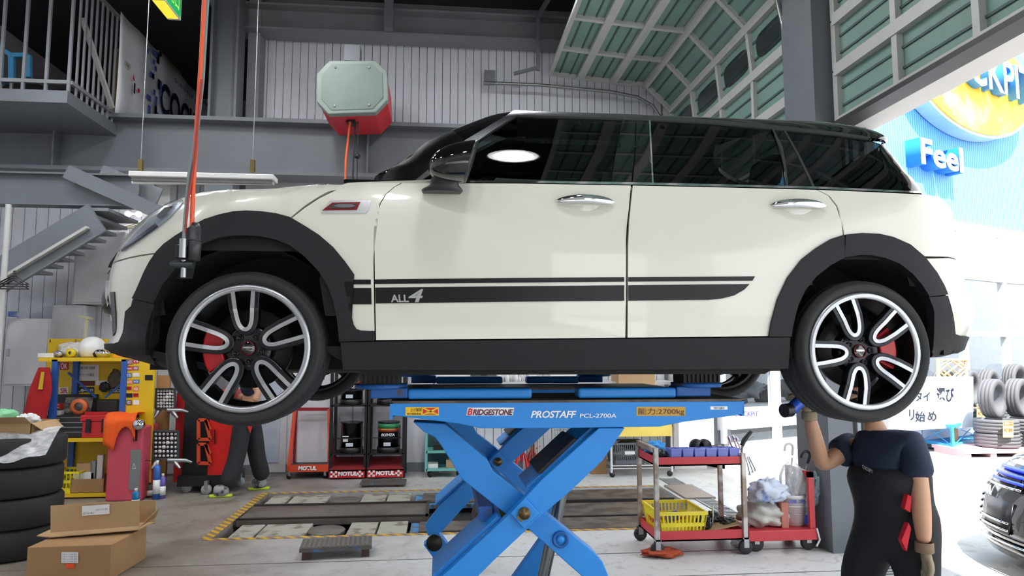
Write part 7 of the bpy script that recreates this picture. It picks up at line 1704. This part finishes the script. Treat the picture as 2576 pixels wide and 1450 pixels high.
for k, px in enumerate((2380, 2440, 2492)):
    Yk = cen_.y-.15+.35*k; c = at(px, 1055, Yk); z0 = ztop+.014; nm = ('first', 'second', 'third')[k]
    outdoor_tyre((c.x, Yk, z0+TW*.52), False, nm+' lying tyre on the blue trolley, counted from the banner', rz=.2); outdoor_tyre((c.x, Yk, z0+TW*1.05+.315), True, nm+' upright tyre on the blue trolley, counted from the banner', rz=.55)
    if k < 2: tag_card(px+30, 1044-6*k, Yk-.36, nm+' price card hung on the trolley tyres')
pal = thing('pallet', 'pale pink plastic pallet under stacked tyres', 'pallet', atZ(2490, 1150)); PINK = M('pale pink plastic', (244, 200, 204), .5)
pc = atZ(2480, 1152); pY = pc.y
MB().box((pc.x-.32, pY, .06), (pc.x+.7, pY+.75, .11)).build('pallet_top', PINK, pal, True)
for dx in (-.32, .1, .6): MB().box((pc.x+dx, pY+.02, 0), (pc.x+dx+.1, pY+.7, .06)).build('pallet_foot', PINK, pal, True)
for k, px in enumerate((2508, 2572)):
    Yk = pY+.36+.1*k; c = at(px, 1110, Yk); nm = ('nearer', 'right-hand')[k]
    for j in range(2): outdoor_tyre((c.x, Yk, .115+TW*(.52+1.04*j)), False, nm+' pallet stack, '+('lower', 'upper')[j]+' lying tyre', rz=.1)
    outdoor_tyre((c.x-.03, Yk, .115+TW*2.1+.315), True, nm+' upright tyre on the pallet stack', rz=.5); tag_card(px+28, 1080, Yk-.36, nm+' price card on the pallet tyres')
rk = thing('tyre_rack', 'blue metal rack behind the pallet holding tyres at the right edge', 'rack', atZ(2560, 1100)); rY = 12.2; c = at(2560, 1010, rY)
zrk = at(2560, 1030, rY).z
for dx in (-.45, .45):
    for dy in (-.3, .3): MB().box((c.x+dx-.02, rY+dy-.02, 0), (c.x+dx+.02, rY+dy+.02, zrk)).build('rack_post', LB, rk, True)
MB().box((c.x-.47, rY-.32, zrk-.03), (c.x+.47, rY+.32, zrk)).build('rack_top', LB, rk, True)
outdoor_tyre((c.x, rY, zrk+TW*.52), False, 'lying tyre on the rack at the right edge', rz=.1); outdoor_tyre((c.x-.02, rY, zrk+TW*1.05+.315), True, 'upright tyre on the rack at the right edge', rz=.45)
# ---------------------------------------------------------------- dark car parked outside, nose towards the doorway
c2 = thing('car', 'black saloon car with blue lit headlamp at the right edge', 'car', (6.2, 4.25, 0))
DARKP = M('black metallic car paint', (14, 15, 22), .12, .3, coat=1.); XC2, YC2 = 4.08, 4.5
TB = [(.16, .10, .88), (.24, .0, .9), (.40, .02, .91), (.55, .08, .91), (.68, .16, .90), (.78, .30, .88), (.85, .52, .84), (.92, .95, .74), (.97, 1.25, .6)]
def ring(z, dx, w, n=22, xe=4.4):
    pts = []
    for k in range(n+1):
        th = math.pi/2*(1-k/n); t = math.sin(th); pts.append((XC2+dx+.5*(1-t), YC2+w*max(0, 1-t**2.4)**(1/2.3)))
    pts.append((XC2+xe, YC2+w)); full = [(x, 2*YC2-y, z) for x, y in pts[::-1]]+[(x, y, z) for x, y in pts[1:]]
    return full
rings = [ring(*r) for r in TB]; nn_ = len(rings[0]); mb = MB()
for a in range(len(rings)-1):
    mb.add(rings[a]+rings[a+1], [(i, nn_+i, nn_+i+1, i+1) for i in range(nn_-1)], True)
mb.add(rings[-1], [list(range(nn_))]); mb.add([rings[j][0] for j in range(len(TB))]+[rings[j][-1] for j in range(len(TB))][::-1], [list(range(2*len(TB)))])
mb.build('body_shell', DARKP, c2, True, weld=True)
mb = MB(); gr = [[(XC2+a, YC2-w, z), (XC2+a, YC2+w, z), (XC2+b, YC2+w, z), (XC2+b, YC2-w, z)] for a, b, w, z in ((1.2, 4.2, .74, .95), (2.0, 3.6, .58, 1.36), (2.1, 3.4, .5, 1.4))]
for a in range(2): mb.add(gr[a]+gr[a+1], [(i, (i+1) % 4, 4+(i+1) % 4, 4+i) for i in range(4)])
mb.add(gr[2], [(0, 1, 2, 3)]); mb.build('cabin', DARKP, c2, True, bevel=.03)
def c2pt(frac, z, off=.0):
    """point on the nose: frac 0 centre .. 1 side, towards the far corner"""
    dx = lerp_tab([(t[0], t[1]) for t in TB], z); w = lerp_tab([(t[0], t[2]) for t in TB], z); th = math.pi/2*(1-frac); t = math.sin(th)
    p = Vector((XC2+dx+.5*(1-t), YC2+w*max(0, 1-t**2.4)**(1/2.3), z)); n = Vector((-(1-frac)-.15, frac, .25)).normalized(); return p+n*off
def c2patch(name, fz, mat, off, th=.01, par=None):
    a = [c2pt(f, z, off) for f, z in fz]; c = sum(a, Vector())/len(a); n = (a[0]-c).cross(a[len(a)//3]-c).normalized()
    if n.x > 0: n = -n
    return MB().prism(a, n*-.03).build(name, mat, par or c2, True)
def band(name, pairs, mat, off, par=None):
    mb = MB(); n = len(pairs); V = [c2pt(f, z0, off) for f, z0, z1 in pairs]+[c2pt(f, z1, off) for f, z0, z1 in pairs]
    mb.add(V, [(i, i+1, n+i+1, n+i) for i in range(n-1)], True); o = mb.build(name, mat, par or c2, True); s_ = o.modifiers.new('thick', 'SOLIDIFY'); s_.thickness = .012; s_.offset = 0; return o
fr = [.14, .20, .26, .32, .38, .44, .50]
hd2 = band('headlamp', [(f, .60-.0*f, .74+.03*f) for f in fr], M('dark lamp housing', (10, 10, 14), .1), .008)
band('side_lens', [(f, .56+.12*(f-.52), .74) for f in (.52, .58, .64, .70)], M('pale lens', (200, 205, 212), .1, .4), .012, hd2)
for k in range(3): band('light_strip', [(f, .625+.042*k, .643+.042*k) for f in fr[:-1]], M('blue light strip', (40, 60, 255), .3, emit=(2.5, 2., 1.2)[2-k], var=0), .018, hd2)
band('lamp_outline', [(f, .585, .60) for f in fr], CHROME, .014, hd2)
band('grille', [(f, .30, .56) for f in (0., .04, .08, .10)], M('grille black', (12, 12, 13), .4), .008); band('grille_outline', [(f, .565, .585) for f in (0., .04, .08, .10)], CHROME, .014)
band('air_intake', [(f, .28, .50) for f in (.16, .24, .32, .40, .48)], M('intake black', (18, 18, 20), .35), .008)
for k in range(2): band('chrome_fin', [(f, .30+.05*k, .312+.05*k) for f in (.16, .24, .32, .40, .46)], CHROME, .016)
for k in range(5): band('side_fin', [(.62+.02*(k % 2), .26+.05*k, .272+.05*k), (.70, .265+.05*k, .277+.05*k)], SATIN, .012)
band('front_lip', [(f, .10, .20) for f in (0, .1, .2, .3, .4, .5, .6, .7, .8)], GLOSSB, .05); band('lip_edge', [(f, .205, .215) for f in (0, .1, .2, .3, .4, .5, .6, .7, .8)], CHROME, .055)
MB().box((XC2+.3, YC2-.8, .13), (XC2+4.3, YC2+.8, .2)).build('underbody', BLKM, c2, True)
for x in (.85, 3.55):
    for y in (-.80, .80):
        t = tyre_mesh(.32, .23, .2, 'y', False, False).build('wheel', RUBBER, c2, True, loc=None)
        for v in t.data.vertices: v.co += Vector((XC2+x, YC2+y, .32))
for nm in ('green sign light', 'yellow sign print', 'yellow lens', 'blue light strip'):   # too faint to light anything around them
    if nm in MATS: MATS[nm].cycles.emission_sampling = 'NONE'
